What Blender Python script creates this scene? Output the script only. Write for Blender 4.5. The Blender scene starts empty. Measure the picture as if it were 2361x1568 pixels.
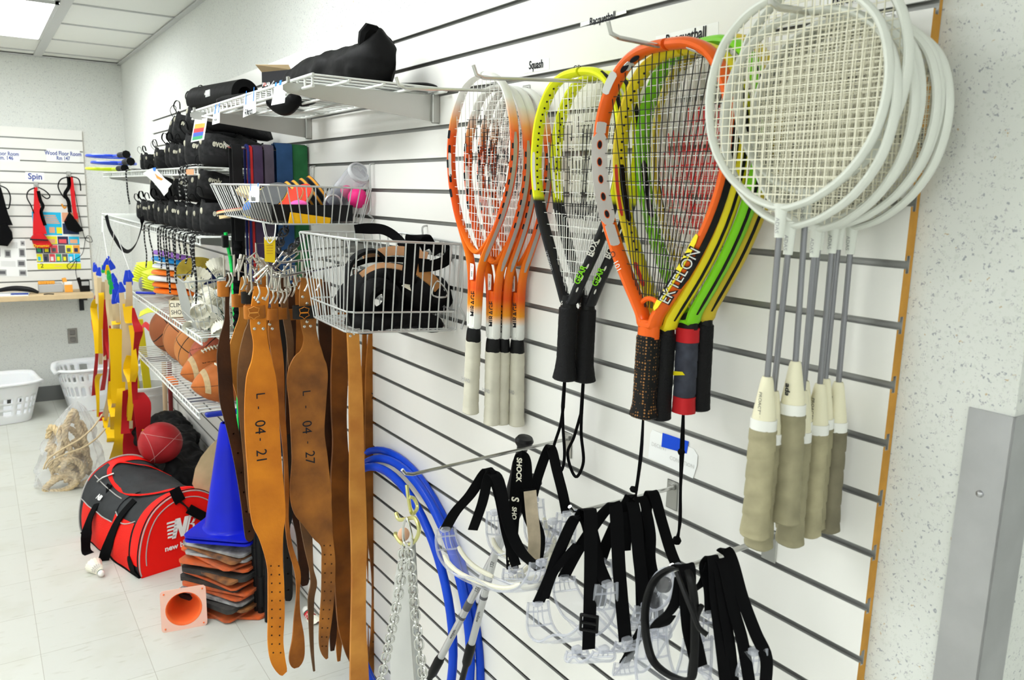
import bpy, math, random
from mathutils import Vector, Matrix, Quaternion
from math import sin, cos, pi, radians, sqrt, atan2
random.seed(7)
SC = bpy.context.scene
COL = SC.collection
# ------------------------------------------------------------------ camera, light, exposure
CAMZ = 1.57
F_PX, YAW, PITCH, ROLL = 1832.335, 0.594756, 0.179777, 0.026934
_f = Vector((sin(YAW) * cos(PITCH), cos(YAW) * cos(PITCH), -sin(PITCH)))
_r0 = Vector((cos(YAW), -sin(YAW), 0)); _u0 = _r0.cross(_f)
_r = _r0 * cos(ROLL) + _u0 * sin(ROLL); _u = _u0 * cos(ROLL) - _r0 * sin(ROLL)
cam_d = bpy.data.cameras.new('camera'); cam = bpy.data.objects.new('camera', cam_d); COL.objects.link(cam)
cam.matrix_world = Matrix(((_r.x, _u.x, -_f.x, 0), (_r.y, _u.y, -_f.y, 0), (_r.z, _u.z, -_f.z, CAMZ), (0, 0, 0, 1)))
cam_d.sensor_width = 36; cam_d.lens = 36 * F_PX / 2361; cam_d.clip_start = 0.02; cam_d.clip_end = 60
cam_d.dof.use_dof = True; cam_d.dof.focus_distance = 1.75; cam_d.dof.aperture_fstop = 9.0
SC.camera = cam
world = bpy.data.worlds.new('world'); SC.world = world; world.use_nodes = True
world.node_tree.nodes['Background'].inputs[0].default_value = (0.9, 0.93, 1, 1)
world.node_tree.nodes['Background'].inputs[1].default_value = 0.3
SC.view_settings.view_transform = 'Standard'; SC.view_settings.look = 'None'
SC.view_settings.exposure = 1.42; SC.view_settings.gamma = 1
SC.view_settings.use_curve_mapping = False
LIGHT_POWER = 5.2          # emission of the ceiling fixtures' diffusers
SC.cycles.max_bounces = 6; SC.cycles.transparent_max_bounces = 24; SC.cycles.use_denoising = True
SC.cycles.sample_clamp_indirect = 6
ROOM = dict(x0=-2.9, x1=0.968, y0=-2.9, y1=6.57, h=2.423)
PX = 0.949       # front face of the slat panel on the right wall

def P(px, py, X=None, Y=None, Z=None):
    """where the sight line through a photo point meets the real plane X=, Y= or Z= (metres, floor at 0)"""
    d = _f + _r * ((px - 1180.5) / F_PX) - _u * ((py - 784) / F_PX)
    t = X / d.x if X is not None else (Y / d.y if Y is not None else (Z - CAMZ) / d.z)
    return Vector((d.x * t, d.y * t, d.z * t + CAMZ))
def zpx(px, py, Y, X):      # height of a photo point for something standing at X, Y
    d = _f + _r * ((px - 1180.5) / F_PX) - _u * ((py - 784) / F_PX)
    t = math.hypot(X, Y) / math.hypot(d.x, d.y)
    return d.z * t + CAMZ

# ------------------------------------------------------------------ materials
MATS = {}
def mat(name, col, rough=0.5, metal=0.0, var=0.0, vscale=8.0, bump=0.0, bscale=60.0, trans=0.0, alpha=1.0, emit=None, estr=0, col2=None, spec=0.5, sheen=0.0, coat=0.0, ior=1.45, sss=0.0):
    if name in MATS: return MATS[name]
    m = bpy.data.materials.new(name); m.use_nodes = True; MATS[name] = m
    nt = m.node_tree; b = nt.nodes['Principled BSDF']; N = nt.nodes; L = nt.links
    b.inputs['Base Color'].default_value = (*col, 1)
    b.inputs['Roughness'].default_value = rough; b.inputs['Metallic'].default_value = metal
    dark = max(col) < .06 and not metal
    b.inputs['Specular IOR Level'].default_value = spec if metal else spec * (.18 if dark else .36); b.inputs['IOR'].default_value = ior
    if trans: b.inputs['Transmission Weight'].default_value = trans
    if alpha < 1: b.inputs['Alpha'].default_value = alpha
    if sheen: b.inputs['Sheen Weight'].default_value = sheen
    if coat: b.inputs['Coat Weight'].default_value = coat * .45; b.inputs['Coat Roughness'].default_value = 0.1
    if sss: b.inputs['Subsurface Weight'].default_value = sss; b.inputs['Subsurface Radius'].default_value = (0.01, 0.005, 0.003)
    if emit: b.inputs['Emission Color'].default_value = (*emit, 1); b.inputs['Emission Strength'].default_value = estr
    if var or bump or col2:
        tc = N.new('ShaderNodeTexCoord')
    if var or col2:
        n = N.new('ShaderNodeTexNoise'); n.inputs['Scale'].default_value = vscale; n.inputs['Detail'].default_value = 5
        L.new(tc.outputs['Object'], n.inputs['Vector'])
        r = N.new('ShaderNodeValToRGB'); c2 = col2 or tuple(max(0, c * (1 - var)) for c in col)
        r.color_ramp.elements[0].position = 0.35; r.color_ramp.elements[1].position = 0.68
        r.color_ramp.elements[0].color = (*c2, 1); r.color_ramp.elements[1].color = (*col, 1)
        L.new(n.outputs['Fac'], r.inputs['Fac']); L.new(r.outputs['Color'], b.inputs['Base Color'])
    if bump:
        n2 = N.new('ShaderNodeTexNoise'); n2.inputs['Scale'].default_value = bscale; n2.inputs['Detail'].default_value = 3
        L.new(tc.outputs['Object'], n2.inputs['Vector'])
        bp_ = N.new('ShaderNodeBump'); bp_.inputs['Strength'].default_value = bump; bp_.inputs['Distance'].default_value = 0.004
        L.new(n2.outputs['Fac'], bp_.inputs['Height']); L.new(bp_.outputs['Normal'], b.inputs['Normal'])
    return m

def ramp_mat(name, axis, stops, rough=0.3, coat=0.4, lo=0.0, hi=1.0):
    """paint that changes along one local axis (stops: position in metres -> colour)"""
    if name in MATS: return MATS[name]
    m = mat(name, stops[0][1], rough, coat=coat); nt = m.node_tree; N = nt.nodes; L = nt.links
    tc = N.new('ShaderNodeTexCoord'); sx = N.new('ShaderNodeSeparateXYZ'); mr = N.new('ShaderNodeMapRange')
    mr.inputs['From Min'].default_value = lo; mr.inputs['From Max'].default_value = hi
    L.new(tc.outputs['Object'], sx.inputs[0]); L.new(sx.outputs['XYZ'.index(axis)], mr.inputs['Value'])
    r = N.new('ShaderNodeValToRGB'); e = r.color_ramp.elements
    while len(e) < len(stops): e.new(0.5)
    for i, (p, c) in enumerate(stops): e[i].position = (p - lo) / (hi - lo); e[i].color = (*c, 1)
    L.new(mr.outputs[0], r.inputs['Fac']); L.new(r.outputs['Color'], nt.nodes['Principled BSDF'].inputs['Base Color'])
    return m

def speckle_mat(name, base, flecks, scale=60.0, rough=0.75, size=0.22):
    m = mat(name, base, rough); nt = m.node_tree; N = nt.nodes; L = nt.links
    tc = N.new('ShaderNodeTexCoord'); prev = None
    nz = N.new('ShaderNodeTexNoise'); nz.inputs['Scale'].default_value = 3; L.new(tc.outputs['Object'], nz.inputs['Vector'])
    bc = N.new('ShaderNodeMixRGB'); bc.inputs[1].default_value = (*base, 1); bc.inputs[2].default_value = (*[c * 0.93 for c in base], 1)
    L.new(nz.outputs['Fac'], bc.inputs[0]); prev = bc.outputs[0]
    for i, (c, sc, th) in enumerate(flecks):
        mp = N.new('ShaderNodeMapping'); mp.inputs['Location'].default_value = (3.1 * i, 1.7 * i, 5.3 * i); L.new(tc.outputs['Object'], mp.inputs[0])
        dn = N.new('ShaderNodeTexNoise'); dn.inputs['Scale'].default_value = sc * 1.7; L.new(mp.outputs[0], dn.inputs['Vector'])
        dm = N.new('ShaderNodeVectorMath'); dm.operation = 'MULTIPLY_ADD'; dm.inputs[1].default_value = (0.012,) * 3
        L.new(dn.outputs['Color'], dm.inputs[0]); L.new(mp.outputs[0], dm.inputs[2])
        v = N.new('ShaderNodeTexVoronoi'); v.inputs['Scale'].default_value = sc; L.new(dm.outputs[0], v.inputs['Vector'])
        cr = N.new('ShaderNodeSeparateColor'); L.new(v.outputs['Color'], cr.inputs[0])
        sz = N.new('ShaderNodeMath'); sz.operation = 'MULTIPLY'; sz.inputs[1].default_value = th; L.new(cr.outputs[0], sz.inputs[0])
        lt = N.new('ShaderNodeMath'); lt.operation = 'LESS_THAN'; L.new(v.outputs['Distance'], lt.inputs[0]); L.new(sz.outputs[0], lt.inputs[1])
        g = N.new('ShaderNodeMath'); g.operation = 'GREATER_THAN'; g.inputs[1].default_value = 0.45; L.new(cr.outputs[1], g.inputs[0])
        mu = N.new('ShaderNodeMath'); mu.operation = 'MULTIPLY'; L.new(lt.outputs[0], mu.inputs[0]); L.new(g.outputs[0], mu.inputs[1])
        mx = N.new('ShaderNodeMixRGB'); mx.inputs[2].default_value = (*c, 1); L.new(mu.outputs[0], mx.inputs[0]); L.new(prev, mx.inputs[1]); prev = mx.outputs[0]
    L.new(prev, nt.nodes['Principled BSDF'].inputs['Base Color'])
    return m

def W(v): return Vector(v)
# ------------------------------------------------------------------ mesh builder
def catmull(pts, n=6, closed=False):
    pts = [Vector(p) for p in pts]; out = []; m = len(pts)
    if m < 3: return pts
    for i in range(m if closed else m - 1):
        if closed: a, b, c, d = pts[i - 1], pts[i], pts[(i + 1) % m], pts[(i + 2) % m]
        else: a, b, c, d = pts[max(0, i - 1)], pts[i], pts[i + 1], pts[min(m - 1, i + 2)]
        for k in range(n):
            t = k / n
            out.append(0.5 * ((2 * b) + (c - a) * t + (2 * a - 5 * b + 4 * c - d) * t * t + (3 * b - a - 3 * c + d) * t ** 3))
    if not closed: out.append(pts[-1])
    return out
def lerp1(xs, ys, x):
    if x <= xs[0]: return ys[0]
    for i in range(1, len(xs)):
        if x <= xs[i]:
            t = (x - xs[i - 1]) / (xs[i] - xs[i - 1]); return ys[i - 1] + (ys[i] - ys[i - 1]) * t
    return ys[-1]
class MB:
    def __init__(s): s.v = []; s.f = []; s.m = []; s.mi = 0
    def add(s, vs, fs):
        o = len(s.v); s.v += [Vector(v) for v in vs]
        for f in fs: s.f.append([o + i for i in f]); s.m.append(s.mi)
    def box(s, c, d, rot=None, bev=0.0):
        c = Vector(c); x, y, z = [q / 2 for q in d]
        if bev <= 0:
            vs = [(-x, -y, -z), (x, -y, -z), (x, y, -z), (-x, y, -z), (-x, -y, z), (x, -y, z), (x, y, z), (-x, y, z)]
            fs = [(3, 2, 1, 0), (4, 5, 6, 7), (0, 1, 5, 4), (1, 2, 6, 5), (2, 3, 7, 6), (3, 0, 4, 7)]
        else:
            b = min(bev, x * .99, y * .99, z * .99); vs = []; fs = []
            ring = lambda zz, i: [(-x + i, -y + i, zz), (x - i, -y + i, zz), (x - i, y - i, zz), (-x + i, y - i, zz)]
            def oct_(zz, i):
                return [(-x + i + b, -y + i, zz), (x - i - b, -y + i, zz), (x - i, -y + i + b, zz), (x - i, y - i - b, zz), (x - i - b, y - i, zz), (-x + i + b, y - i, zz), (-x + i, y - i - b, zz), (-x + i, -y + i + b, zz)]
            vs = oct_(-z, b * .9) + oct_(-z + b, 0) + oct_(z - b, 0) + oct_(z, b * .9)
            for k in range(3):
                for i in range(8): fs.append((k * 8 + i, k * 8 + (i + 1) % 8, k * 8 + 8 + (i + 1) % 8, k * 8 + 8 + i))
            fs += [tuple(range(7, -1, -1)), tuple(range(24, 32))]
        vs = [Vector(v) for v in vs]
        if rot is not None: vs = [rot @ v for v in vs]
        s.add([c + v for v in vs], fs)
    def tube(s, pts, r, n=8, closed=False, smooth=0, ref=None, ry=None, caps=True):
        """round or oval tube; r may be a list; ry = radius along the second axis (ref direction)"""
        if smooth:
            if isinstance(r, (list, tuple)):
                k = len(r); rr = catmull([(q, 0, 0) for q in r], smooth, closed); r = [max(1e-4, q.x) for q in rr]
            pts = catmull(pts, smooth, closed)
        pts = [Vector(p) for p in pts]; m = len(pts); vs = []
        nrm = None
        for i in range(m):
            if closed: t = pts[(i + 1) % m] - pts[i - 1]
            else: t = pts[min(m - 1, i + 1)] - pts[max(0, i - 1)]
            if t.length < 1e-9: t = Vector((0, 0, 1))
            t.normalize()
            if ref is not None: a = Vector(ref)
            elif nrm is None: a = Vector((0, 0, 1)) if abs(t.z) < 0.9 else Vector((1, 0, 0))
            else: a = nrm
            a = a - t * a.dot(t)
            if a.length < 1e-6: a = t.orthogonal()
            a.normalize(); nrm = a; b = t.cross(a)
            ri = r[i] if isinstance(r, (list, tuple)) else r
            rj = (ry[i] if isinstance(ry, (list, tuple)) else ry) if ry is not None else ri
            for k in range(n):
                an = 2 * pi * (k + .5) / n; vs.append(pts[i] + a * (rj * cos(an)) + b * (ri * sin(an)))
        fs = []
        for i in range(m if closed else m - 1):
            j = (i + 1) % m
            for k in range(n): fs.append((i * n + k, i * n + (k + 1) % n, j * n + (k + 1) % n, j * n + k))
        if not closed and caps: fs += [tuple(range(n - 1, -1, -1)), tuple((m - 1) * n + k for k in range(n))]
        s.add(vs, fs)
    def cyl(s, a, b, r0, r1=None, n=16): s.tube([a, b], [r0, r0 if r1 is None else r1], n)
    def lathe(s, c, prof, n=24, rot=None, sx=1, sy=1, caps=True):
        """prof: (radius, height) from bottom to top"""
        c = Vector(c); vs = []; fs = []; m = len(prof)
        for (r, z) in prof:
            for k in range(n):
                a = 2 * pi * k / n; v = Vector((r * cos(a) * sx, r * sin(a) * sy, z)); vs.append(c + (rot @ v if rot is not None else v))
        for i in range(m - 1):
            for k in range(n): fs.append((i * n + k, i * n + (k + 1) % n, (i + 1) * n + (k + 1) % n, (i + 1) * n + k))
        if caps and prof[0][0] > 1e-5: fs.append(tuple(range(n - 1, -1, -1)))
        if caps and prof[-1][0] > 1e-5 and prof[-1] != prof[0]: fs.append(tuple((m - 1) * n + k for k in range(n)))
        s.add(vs, fs)
    def ball(s, c, r, n=20, sc=(1, 1, 1), rot=None):
        m = n // 2; prof = [(max(1e-6, r * sin(pi * i / m)), -r * cos(pi * i / m)) for i in range(m + 1)]
        o = len(s.v); s.lathe((0, 0, 0), prof, n)
        for i in range(o, len(s.v)):
            v = s.v[i]; v = Vector((v.x * sc[0], v.y * sc[1], v.z * sc[2])); s.v[i] = Vector(c) + (rot @ v if rot is not None else v)
    def ribbon(s, pts, w, wd, th=0.002, smooth=0, tw=None):
        """band along pts; w width or list; wd width direction or list of them"""
        m = len(pts); ws = list(w) if isinstance(w, (list, tuple)) else [w] * m
        ds = [Vector(d) for d in wd] if isinstance(wd, list) else [Vector(wd)] * m
        if smooth:
            pts = catmull(pts, smooth); ws = [q.x for q in catmull([(a, 0, 0) for a in ws], smooth)]; ds = catmull(ds, smooth)
        pts = [Vector(p) for p in pts]; m = len(pts); vs = []; fs = []
        for i in range(m):
            t = (pts[min(m - 1, i + 1)] - pts[max(0, i - 1)]).normalized(); d = ds[i] - t * ds[i].dot(t)
            if d.length < 1e-6: d = t.orthogonal()
            d.normalize(); nn = t.cross(d); a = d * ws[i] / 2; b = nn * th / 2
            vs += [pts[i] - a - b, pts[i] + a - b, pts[i] + a + b, pts[i] - a + b]
        for i in range(m - 1):
            for k in range(4): fs.append((i * 4 + k, i * 4 + (k + 1) % 4, i * 4 + 4 + (k + 1) % 4, i * 4 + 4 + k))
        fs += [(3, 2, 1, 0), tuple((m - 1) * 4 + k for k in range(4))]
        s.add(vs, fs)
    def prism(s, poly, dv, cap=True):
        """poly: 3-D outline (flat), pushed along dv"""
        n = len(poly); dv = Vector(dv); vs = [Vector(p) for p in poly] + [Vector(p) + dv for p in poly]
        fs = [(i, (i + 1) % n, n + (i + 1) % n, n + i) for i in range(n)]
        if cap: fs += [tuple(range(n - 1, -1, -1)), tuple(range(n, 2 * n))]
        s.add(vs, fs)
    def grid(s, fn, nu, nv, closed_u=False):
        vs = [fn(i / (nu if closed_u else nu - 1), j / (nv - 1)) for j in range(nv) for i in range(nu)]; fs = []
        for j in range(nv - 1):
            for i in range(nu if closed_u else nu - 1):
                fs.append((j * nu + i, j * nu + (i + 1) % nu, (j + 1) * nu + (i + 1) % nu, (j + 1) * nu + i))
        s.add(vs, fs)
def base_of(par):
    v = Vector((0, 0, 0)); M_ = Matrix.Identity(4); ch = []
    while par is not None: ch.append(par); par = par.parent
    for p in reversed(ch): M_ = M_ @ Matrix.LocRotScale(p.location, p.rotation_euler, p.scale)
    return M_
def build(name, mb, m, parent=None, world=True, sharp=40, label=None, origin=None):
    """link the collected shape as one mesh object; world=True: shape given in room coordinates"""
    me = bpy.data.meshes.new(name)
    vs = mb.v; loc = Vector((0, 0, 0))
    if parent is not None and world:
        inv = base_of(parent).inverted(); vs = [inv @ v for v in vs]
    elif parent is None and world:
        if origin is not None: loc = Vector(origin)
        else:
            lo = [min(v[i] for v in vs) for i in range(3)]; hi = [max(v[i] for v in vs) for i in range(3)]
            loc = Vector(((lo[0] + hi[0]) / 2, (lo[1] + hi[1]) / 2, lo[2]))
        vs = [v - loc for v in vs]
    me.from_pydata([tuple(v) for v in vs], [], mb.f)
    ms = m if isinstance(m, (list, tuple)) else [m]
    for q in ms: me.materials.append(q)
    if len(ms) > 1: me.polygons.foreach_set('material_index', mb.m)
    me.validate(); me.polygons.foreach_set('use_smooth', [True] * len(me.polygons))
    me.set_sharp_from_angle(angle=radians(sharp)); me.update()
    o = bpy.data.objects.new(name, me); COL.objects.link(o)
    if parent is not None: o.parent = parent
    else: o.location = loc
    if label: o['label'] = label
    return o
def tag(o, label=None, cat=None, group=None, kind=None):
    if label: o['label'] = label
    if cat: o['category'] = cat
    if group: o['group'] = group
    if kind: o['kind'] = kind
    return o
def thing(name, label, cat, loc=(0, 0, 0), rot=(0, 0, 0), group=None):
    o = bpy.data.objects.new(name, None); COL.objects.link(o); o.location = loc; o.rotation_euler = rot
    o.empty_display_size = 0.02
    return tag(o, label, cat, group)
def struct(name, mb, m, parent=None, **k):
    o = build(name, mb, m, parent, **k)
    if parent is None: o['kind'] = 'structure'
    return o
def subdiv(o, lv=1):
    md = o.modifiers.new('s', 'SUBSURF'); md.levels = lv; md.render_levels = lv; return o
def crumple(o, size, strength, lv=2):
    subdiv(o, lv); tx = bpy.data.textures.new('folds', 'CLOUDS'); tx.noise_scale = size; tx.noise_depth = 2
    md = o.modifiers.new('d', 'DISPLACE'); md.texture = tx; md.strength = strength; md.mid_level = .5; return o
def copy_tree(o, label=None, loc=None, rot=None, parent=None):
    c = o.copy(); COL.objects.link(c)
    if parent is not None: c.parent = parent
    if label: c['label'] = label
    if loc is not None: c.location = loc
    if rot is not None: c.rotation_euler = rot
    for ch in list(o.children): copy_tree(ch, parent=c)
    return c
def text(name, s, pos, xd, yd, size, m, parent=None, ext=0.0004, align='CENTER', shear=0.0, bold=0.0, world=True, sx=1.0):
    """flat lettering; pos = its centre, xd/yd = reading and up directions, size = letter height in metres"""
    cu = bpy.data.curves.new(name, 'FONT'); cu.body = s; cu.size = 1.0; cu.align_x = align; cu.align_y = 'CENTER'; cu.shear = shear
    cu.offset = bold; cu.extrude = 0; cu.resolution_u = 3
    t = bpy.data.objects.new(name, cu); me0 = bpy.data.meshes.new_from_object(t)
    bpy.data.objects.remove(t)
    x = Vector(xd).normalized(); y = Vector(yd); y = (y - x * y.dot(x)).normalized(); z = x.cross(y); k = size / 0.7
    mb = MB(); fs = [list(p.vertices) for p in me0.polygons]
    vs = [Vector(pos) + x * (v.co.x * k * sx) + y * (v.co.y * k) + z * ext for v in me0.vertices]
    mb.add(vs, fs); bpy.data.meshes.remove(me0)
    if not fs: return None
    return build(name, mb, m, parent, world=world)
def rotz(a): return Matrix.Rotation(a, 3, 'Z')
def rotx(a): return Matrix.Rotation(a, 3, 'X')
def roty(a): return Matrix.Rotation(a, 3, 'Y')
def align(d, up=(0, 0, 1)):
    """rotation taking local Z to d"""
    return Vector(d).to_track_quat('Z', 'Y').to_matrix()
# ------------------------------------------------------------------ common materials
M_white = mat('painted_white', (0.82, 0.82, 0.79), 0.45)
M_black = mat('black_fabric', (0.007, 0.007, 0.0075), 0.85, bump=0.3, bscale=400, spec=0.3)
M_web = mat('black_webbing', (0.005, 0.005, 0.0055), 0.8, spec=0.25)
M_blackplastic = mat('black_plastic', (0.008, 0.008, 0.0085), 0.35, spec=1.0)
M_chrome = mat('chrome', (0.62, 0.62, 0.60), 0.22, 1.0)
M_steel = mat('brushed_steel', (0.45, 0.45, 0.43), 0.38, 1.0)
M_alu = mat('slot_aluminium', (0.36, 0.36, 0.345), 0.42, 0.5)
M_wirewhite = mat('white_wire', (0.68, 0.70, 0.67), 0.4)
M_wiregrey = mat('grey_wire', (0.48, 0.49, 0.47), 0.38, 0.3)
M_paper = mat('paper', (0.86, 0.87, 0.86), 0.7)
M_ink = mat('black_ink', (0.02, 0.02, 0.025), 0.6)
M_bluetape = mat('blue_tape', (0.01, 0.07, 0.62), 0.6)
M_bluetape2 = mat('light_blue_tape', (0.03, 0.22, 0.80), 0.6)
M_slat = mat('slat_laminate', (0.80, 0.79, 0.755), 0.28, spec=0.5, coat=0.15)
M_mdf = mat('orange_panel_edge', (0.60, 0.30, 0.055), 0.7, var=0.25, vscale=30)
M_wall = speckle_mat('speckled_wall_paint', (0.74, 0.755, 0.72), [((0.38, 0.39, 0.42), 130, 0.32), ((0.50, 0.50, 0.51), 230, 0.42), ((0.55, 0.44, 0.30), 110, 0.18), ((0.36, 0.37, 0.40), 60, 0.11), ((0.66, 0.68, 0.64), 170, 0.5)])
# ------------------------------------------------------------------ room shell
R = ROOM
b = MB(); b.box(((R['x0'] + 1.7) / 2, (R['y0'] + R['y1']) / 2, -0.05), (1.7 - R['x0'] + .4, R['y1'] - R['y0'] + .4, 0.1))
fl = struct('floor', b, mat('vinyl_tile', (0.68, 0.675, 0.58), 0.32, spec=0.5), origin=(0, 0, 0))
nt = fl.data.materials[0].node_tree; N = nt.nodes; L = nt.links
tc = N.new('ShaderNodeTexCoord'); br = N.new('ShaderNodeTexBrick'); mp = N.new('ShaderNodeMapping')
mp.inputs['Location'].default_value = (-0.075 + 0.3048 * 10, -2.905 + 0.3048 * 12, 0)
L.new(tc.outputs['Object'], mp.inputs[0]); L.new(mp.outputs[0], br.inputs['Vector'])
br.offset = 0; br.squash = 1; br.inputs['Scale'].default_value = 1
br.inputs['Brick Width'].default_value = 0.3048; br.inputs['Row Height'].default_value = 0.3048; br.inputs['Mortar Size'].default_value = 0.0011
br.inputs['Color1'].default_value = (0.57, 0.575, 0.525, 1); br.inputs['Color2'].default_value = (0.54, 0.545, 0.50, 1); br.inputs['Mortar'].default_value = (0.38, 0.37, 0.32, 1)
ns = N.new('ShaderNodeTexNoise'); ns.inputs['Scale'].default_value = 35; ns.inputs['Detail'].default_value = 8; mp2 = N.new('ShaderNodeMapping'); mp2.inputs['Scale'].default_value = (0.35, 1.2, 1)
L.new(tc.outputs['Object'], mp2.inputs[0]); L.new(mp2.outputs[0], ns.inputs['Vector'])
cr = N.new('ShaderNodeValToRGB'); cr.color_ramp.elements[0].position = 0.27; cr.color_ramp.elements[1].position = 0.40
cr.color_ramp.elements[0].color = (0.78, 0.76, 0.70, 1); cr.color_ramp.elements[1].color = (1, 1, 1, 1)
L.new(ns.outputs['Fac'], cr.inputs['Fac'])
mx = N.new('ShaderNodeMixRGB'); mx.blend_type = 'MULTIPLY'; mx.inputs[0].default_value = 0.7; L.new(br.outputs['Color'], mx.inputs[1]); L.new(cr.outputs[0], mx.inputs[2])
n3 = N.new('ShaderNodeTexNoise'); n3.inputs['Scale'].default_value = 5; n3.inputs['Detail'].default_value = 10; L.new(tc.outputs['Object'], n3.inputs['Vector'])
cr3 = N.new('ShaderNodeValToRGB'); cr3.color_ramp.elements[0].position = 0.25; cr3.color_ramp.elements[1].position = 0.5; cr3.color_ramp.elements[0].color = (0.92, 0.91, 0.87, 1); cr3.color_ramp.elements[1].color = (1, 1, 1, 1)
L.new(n3.outputs['Fac'], cr3.inputs['Fac']); mx2 = N.new('ShaderNodeMixRGB'); mx2.blend_type = 'MULTIPLY'; mx2.inputs[0].default_value = 1; L.new(mx.outputs[0], mx2.inputs[1]); L.new(cr3.outputs[0], mx2.inputs[2])
L.new(mx2.outputs[0], N['Principled BSDF'].inputs['Base Color'])
yR = 0.405      # the right wall ends here at an outside corner
b = MB(); b.box(((R['x1'] + 1.9) / 2, (yR + R['y1'] + .1) / 2, R['h'] / 2), (1.9 - R['x1'], R['y1'] + .1 - yR, R['h'])); struct('wall_right', b, M_wall, origin=(0, 0, 0))
b = MB(); b.box(((R['x0'] - .1 + R['x1']) / 2, R['y1'] + .05, R['h'] / 2), (R['x1'] - R['x0'] + .1, .1, R['h'])); struct('wall_far', b, M_wall, origin=(0, 0, 0))
b = MB(); b.box((R['x0'] - .05, (R['y0'] + R['y1']) / 2, R['h'] / 2), (.1, R['y1'] - R['y0'], R['h'])); struct('wall_left', b, M_wall, origin=(0, 0, 0))
b = MB(); b.box(((R['x0'] + 1.9) / 2, R['y0'] - .05, R['h'] / 2), (1.9 - R['x0'], .1, R['h'])); struct('wall_near', b, M_wall, origin=(0, 0, 0))
b = MB(); b.box((1.85, (R['y0'] + yR) / 2, R['h'] / 2), (.1, yR - R['y0'], R['h'])); struct('wall_passage', b, M_wall, origin=(0, 0, 0))
# ceiling: lay-in tiles with a sunken metal grid
M_tile = mat('ceiling_tile', (0.80, 0.81, 0.77), 0.8, bump=0.25, bscale=180)
M_grid = mat('ceiling_grid_metal', (0.55, 0.56, 0.55), 0.45)
b = MB(); b.box(((R['x0'] + 1.9) / 2, (R['y0'] + R['y1']) / 2, R['h'] + .06), (1.9 - R['x0'] + .2, R['y1'] - R['y0'] + .2, 0.1)); ceil = struct('ceiling', b, M_tile, origin=(0, 0, 0))
fix = []
gx = [0.452 - 0.61 * k * 1.0 for k in range(-2, 6)]
gy0 = 5.187 + 0.594 * 2
lights_at = [(0.122, 5.16), (0.122, 2.19), (-1.71, 5.16), (-1.71, 3.38), (-1.71, 1.60), (-1.71, -0.19), (0.122, -1.97), (-1.71, -1.97)]
b = MB()
gy = [gy0 - 0.594 * k for k in range(0, 16)]
for x in [0.452, -0.208, -0.818, -1.428, -2.038, -2.648]: b.box((x, (R['y0'] + R['y1']) / 2, R['h'] + .004), (0.05 if x > 0 else 0.028, R['y1'] - R['y0'], 0.012))
for y in gy: b.box(((R['x0'] + R['x1']) / 2, y, R['h'] + .0075), (R['x1'] - R['x0'], 0.010, 0.010))
b.box((R['x1'] - .012, (yR + R['y1']) / 2, R['h'] - .001), (.024, R['y1'] - yR, .008)); b.box(((R['x0'] + R['x1']) / 2, R['y1'] - .012, R['h'] - .001), (R['x1'] - R['x0'], .024, .008))
g = build('ceiling_grid', b, M_grid, ceil)
M_diff = mat('lit_diffuser', (0.9, 0.9, 0.9), 0.6, emit=(.965, 1.0, 1.0), estr=LIGHT_POWER)
for i, (x, y) in enumerate(lights_at):
    t = thing('ceiling_light', ['bright recessed fluorescent ceiling panel at the far right end of the room'][0] if i == 0 else 'recessed fluorescent ceiling panel outside the picture', 'ceiling light', (x, y, R['h'] - .004), group='ceiling light panels' if i else None)
    b = MB(); w, l = 0.60, 1.18
    for sx in (-1, 1): b.box((sx * (w / 2 - .008), 0, 0), (.016, l, .014)); b.box((0, sx * (l / 2 - .008), 0), (w, .016, .014))
    build('frame', b, M_grid, t, world=False)
    b = MB(); b.box((0, 0, .001), (w - .03, l - .03, .006)); build('diffuser', b, M_diff, t, world=False)
# base cove
M_cove = mat('grey_rubber_base', (0.16, 0.165, 0.16), 0.5)
b = MB(); b.box(((R['x0'] + R['x1']) / 2, R['y1'] - .004, .055), (R['x1'] - R['x0'], .008, .11)); struct('baseboard_far', b, M_cove)
b = MB(); b.box((R['x1'] - .003, (5.42 + R['y1']) / 2, .055), (.006, R['y1'] - 5.42, .11)); struct('baseboard_right', b, M_cove)
# stainless corner guard on the outside corner
b = MB(); zt = P(2290, 950, X=R['x1']).z; y0 = P(2238, 945, X=R['x1']).y
b.box((R['x1'] - .0015, (y0 + yR) / 2 - .001, zt / 2), (.003, y0 - yR + .004, zt)); b.box((R['x1'] + .03, yR - .0015, zt / 2), (.066, .003, zt))
for z in (zt - .10, zt - .5, .4): b.ball((R['x1'] - .003, (y0 + yR) / 2, z), .0045, 10)
o = struct('trim_1', b, mat('guard_steel', (0.50, 0.50, 0.52), 0.33, 0.85, var=.15, vscale=12))
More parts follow.
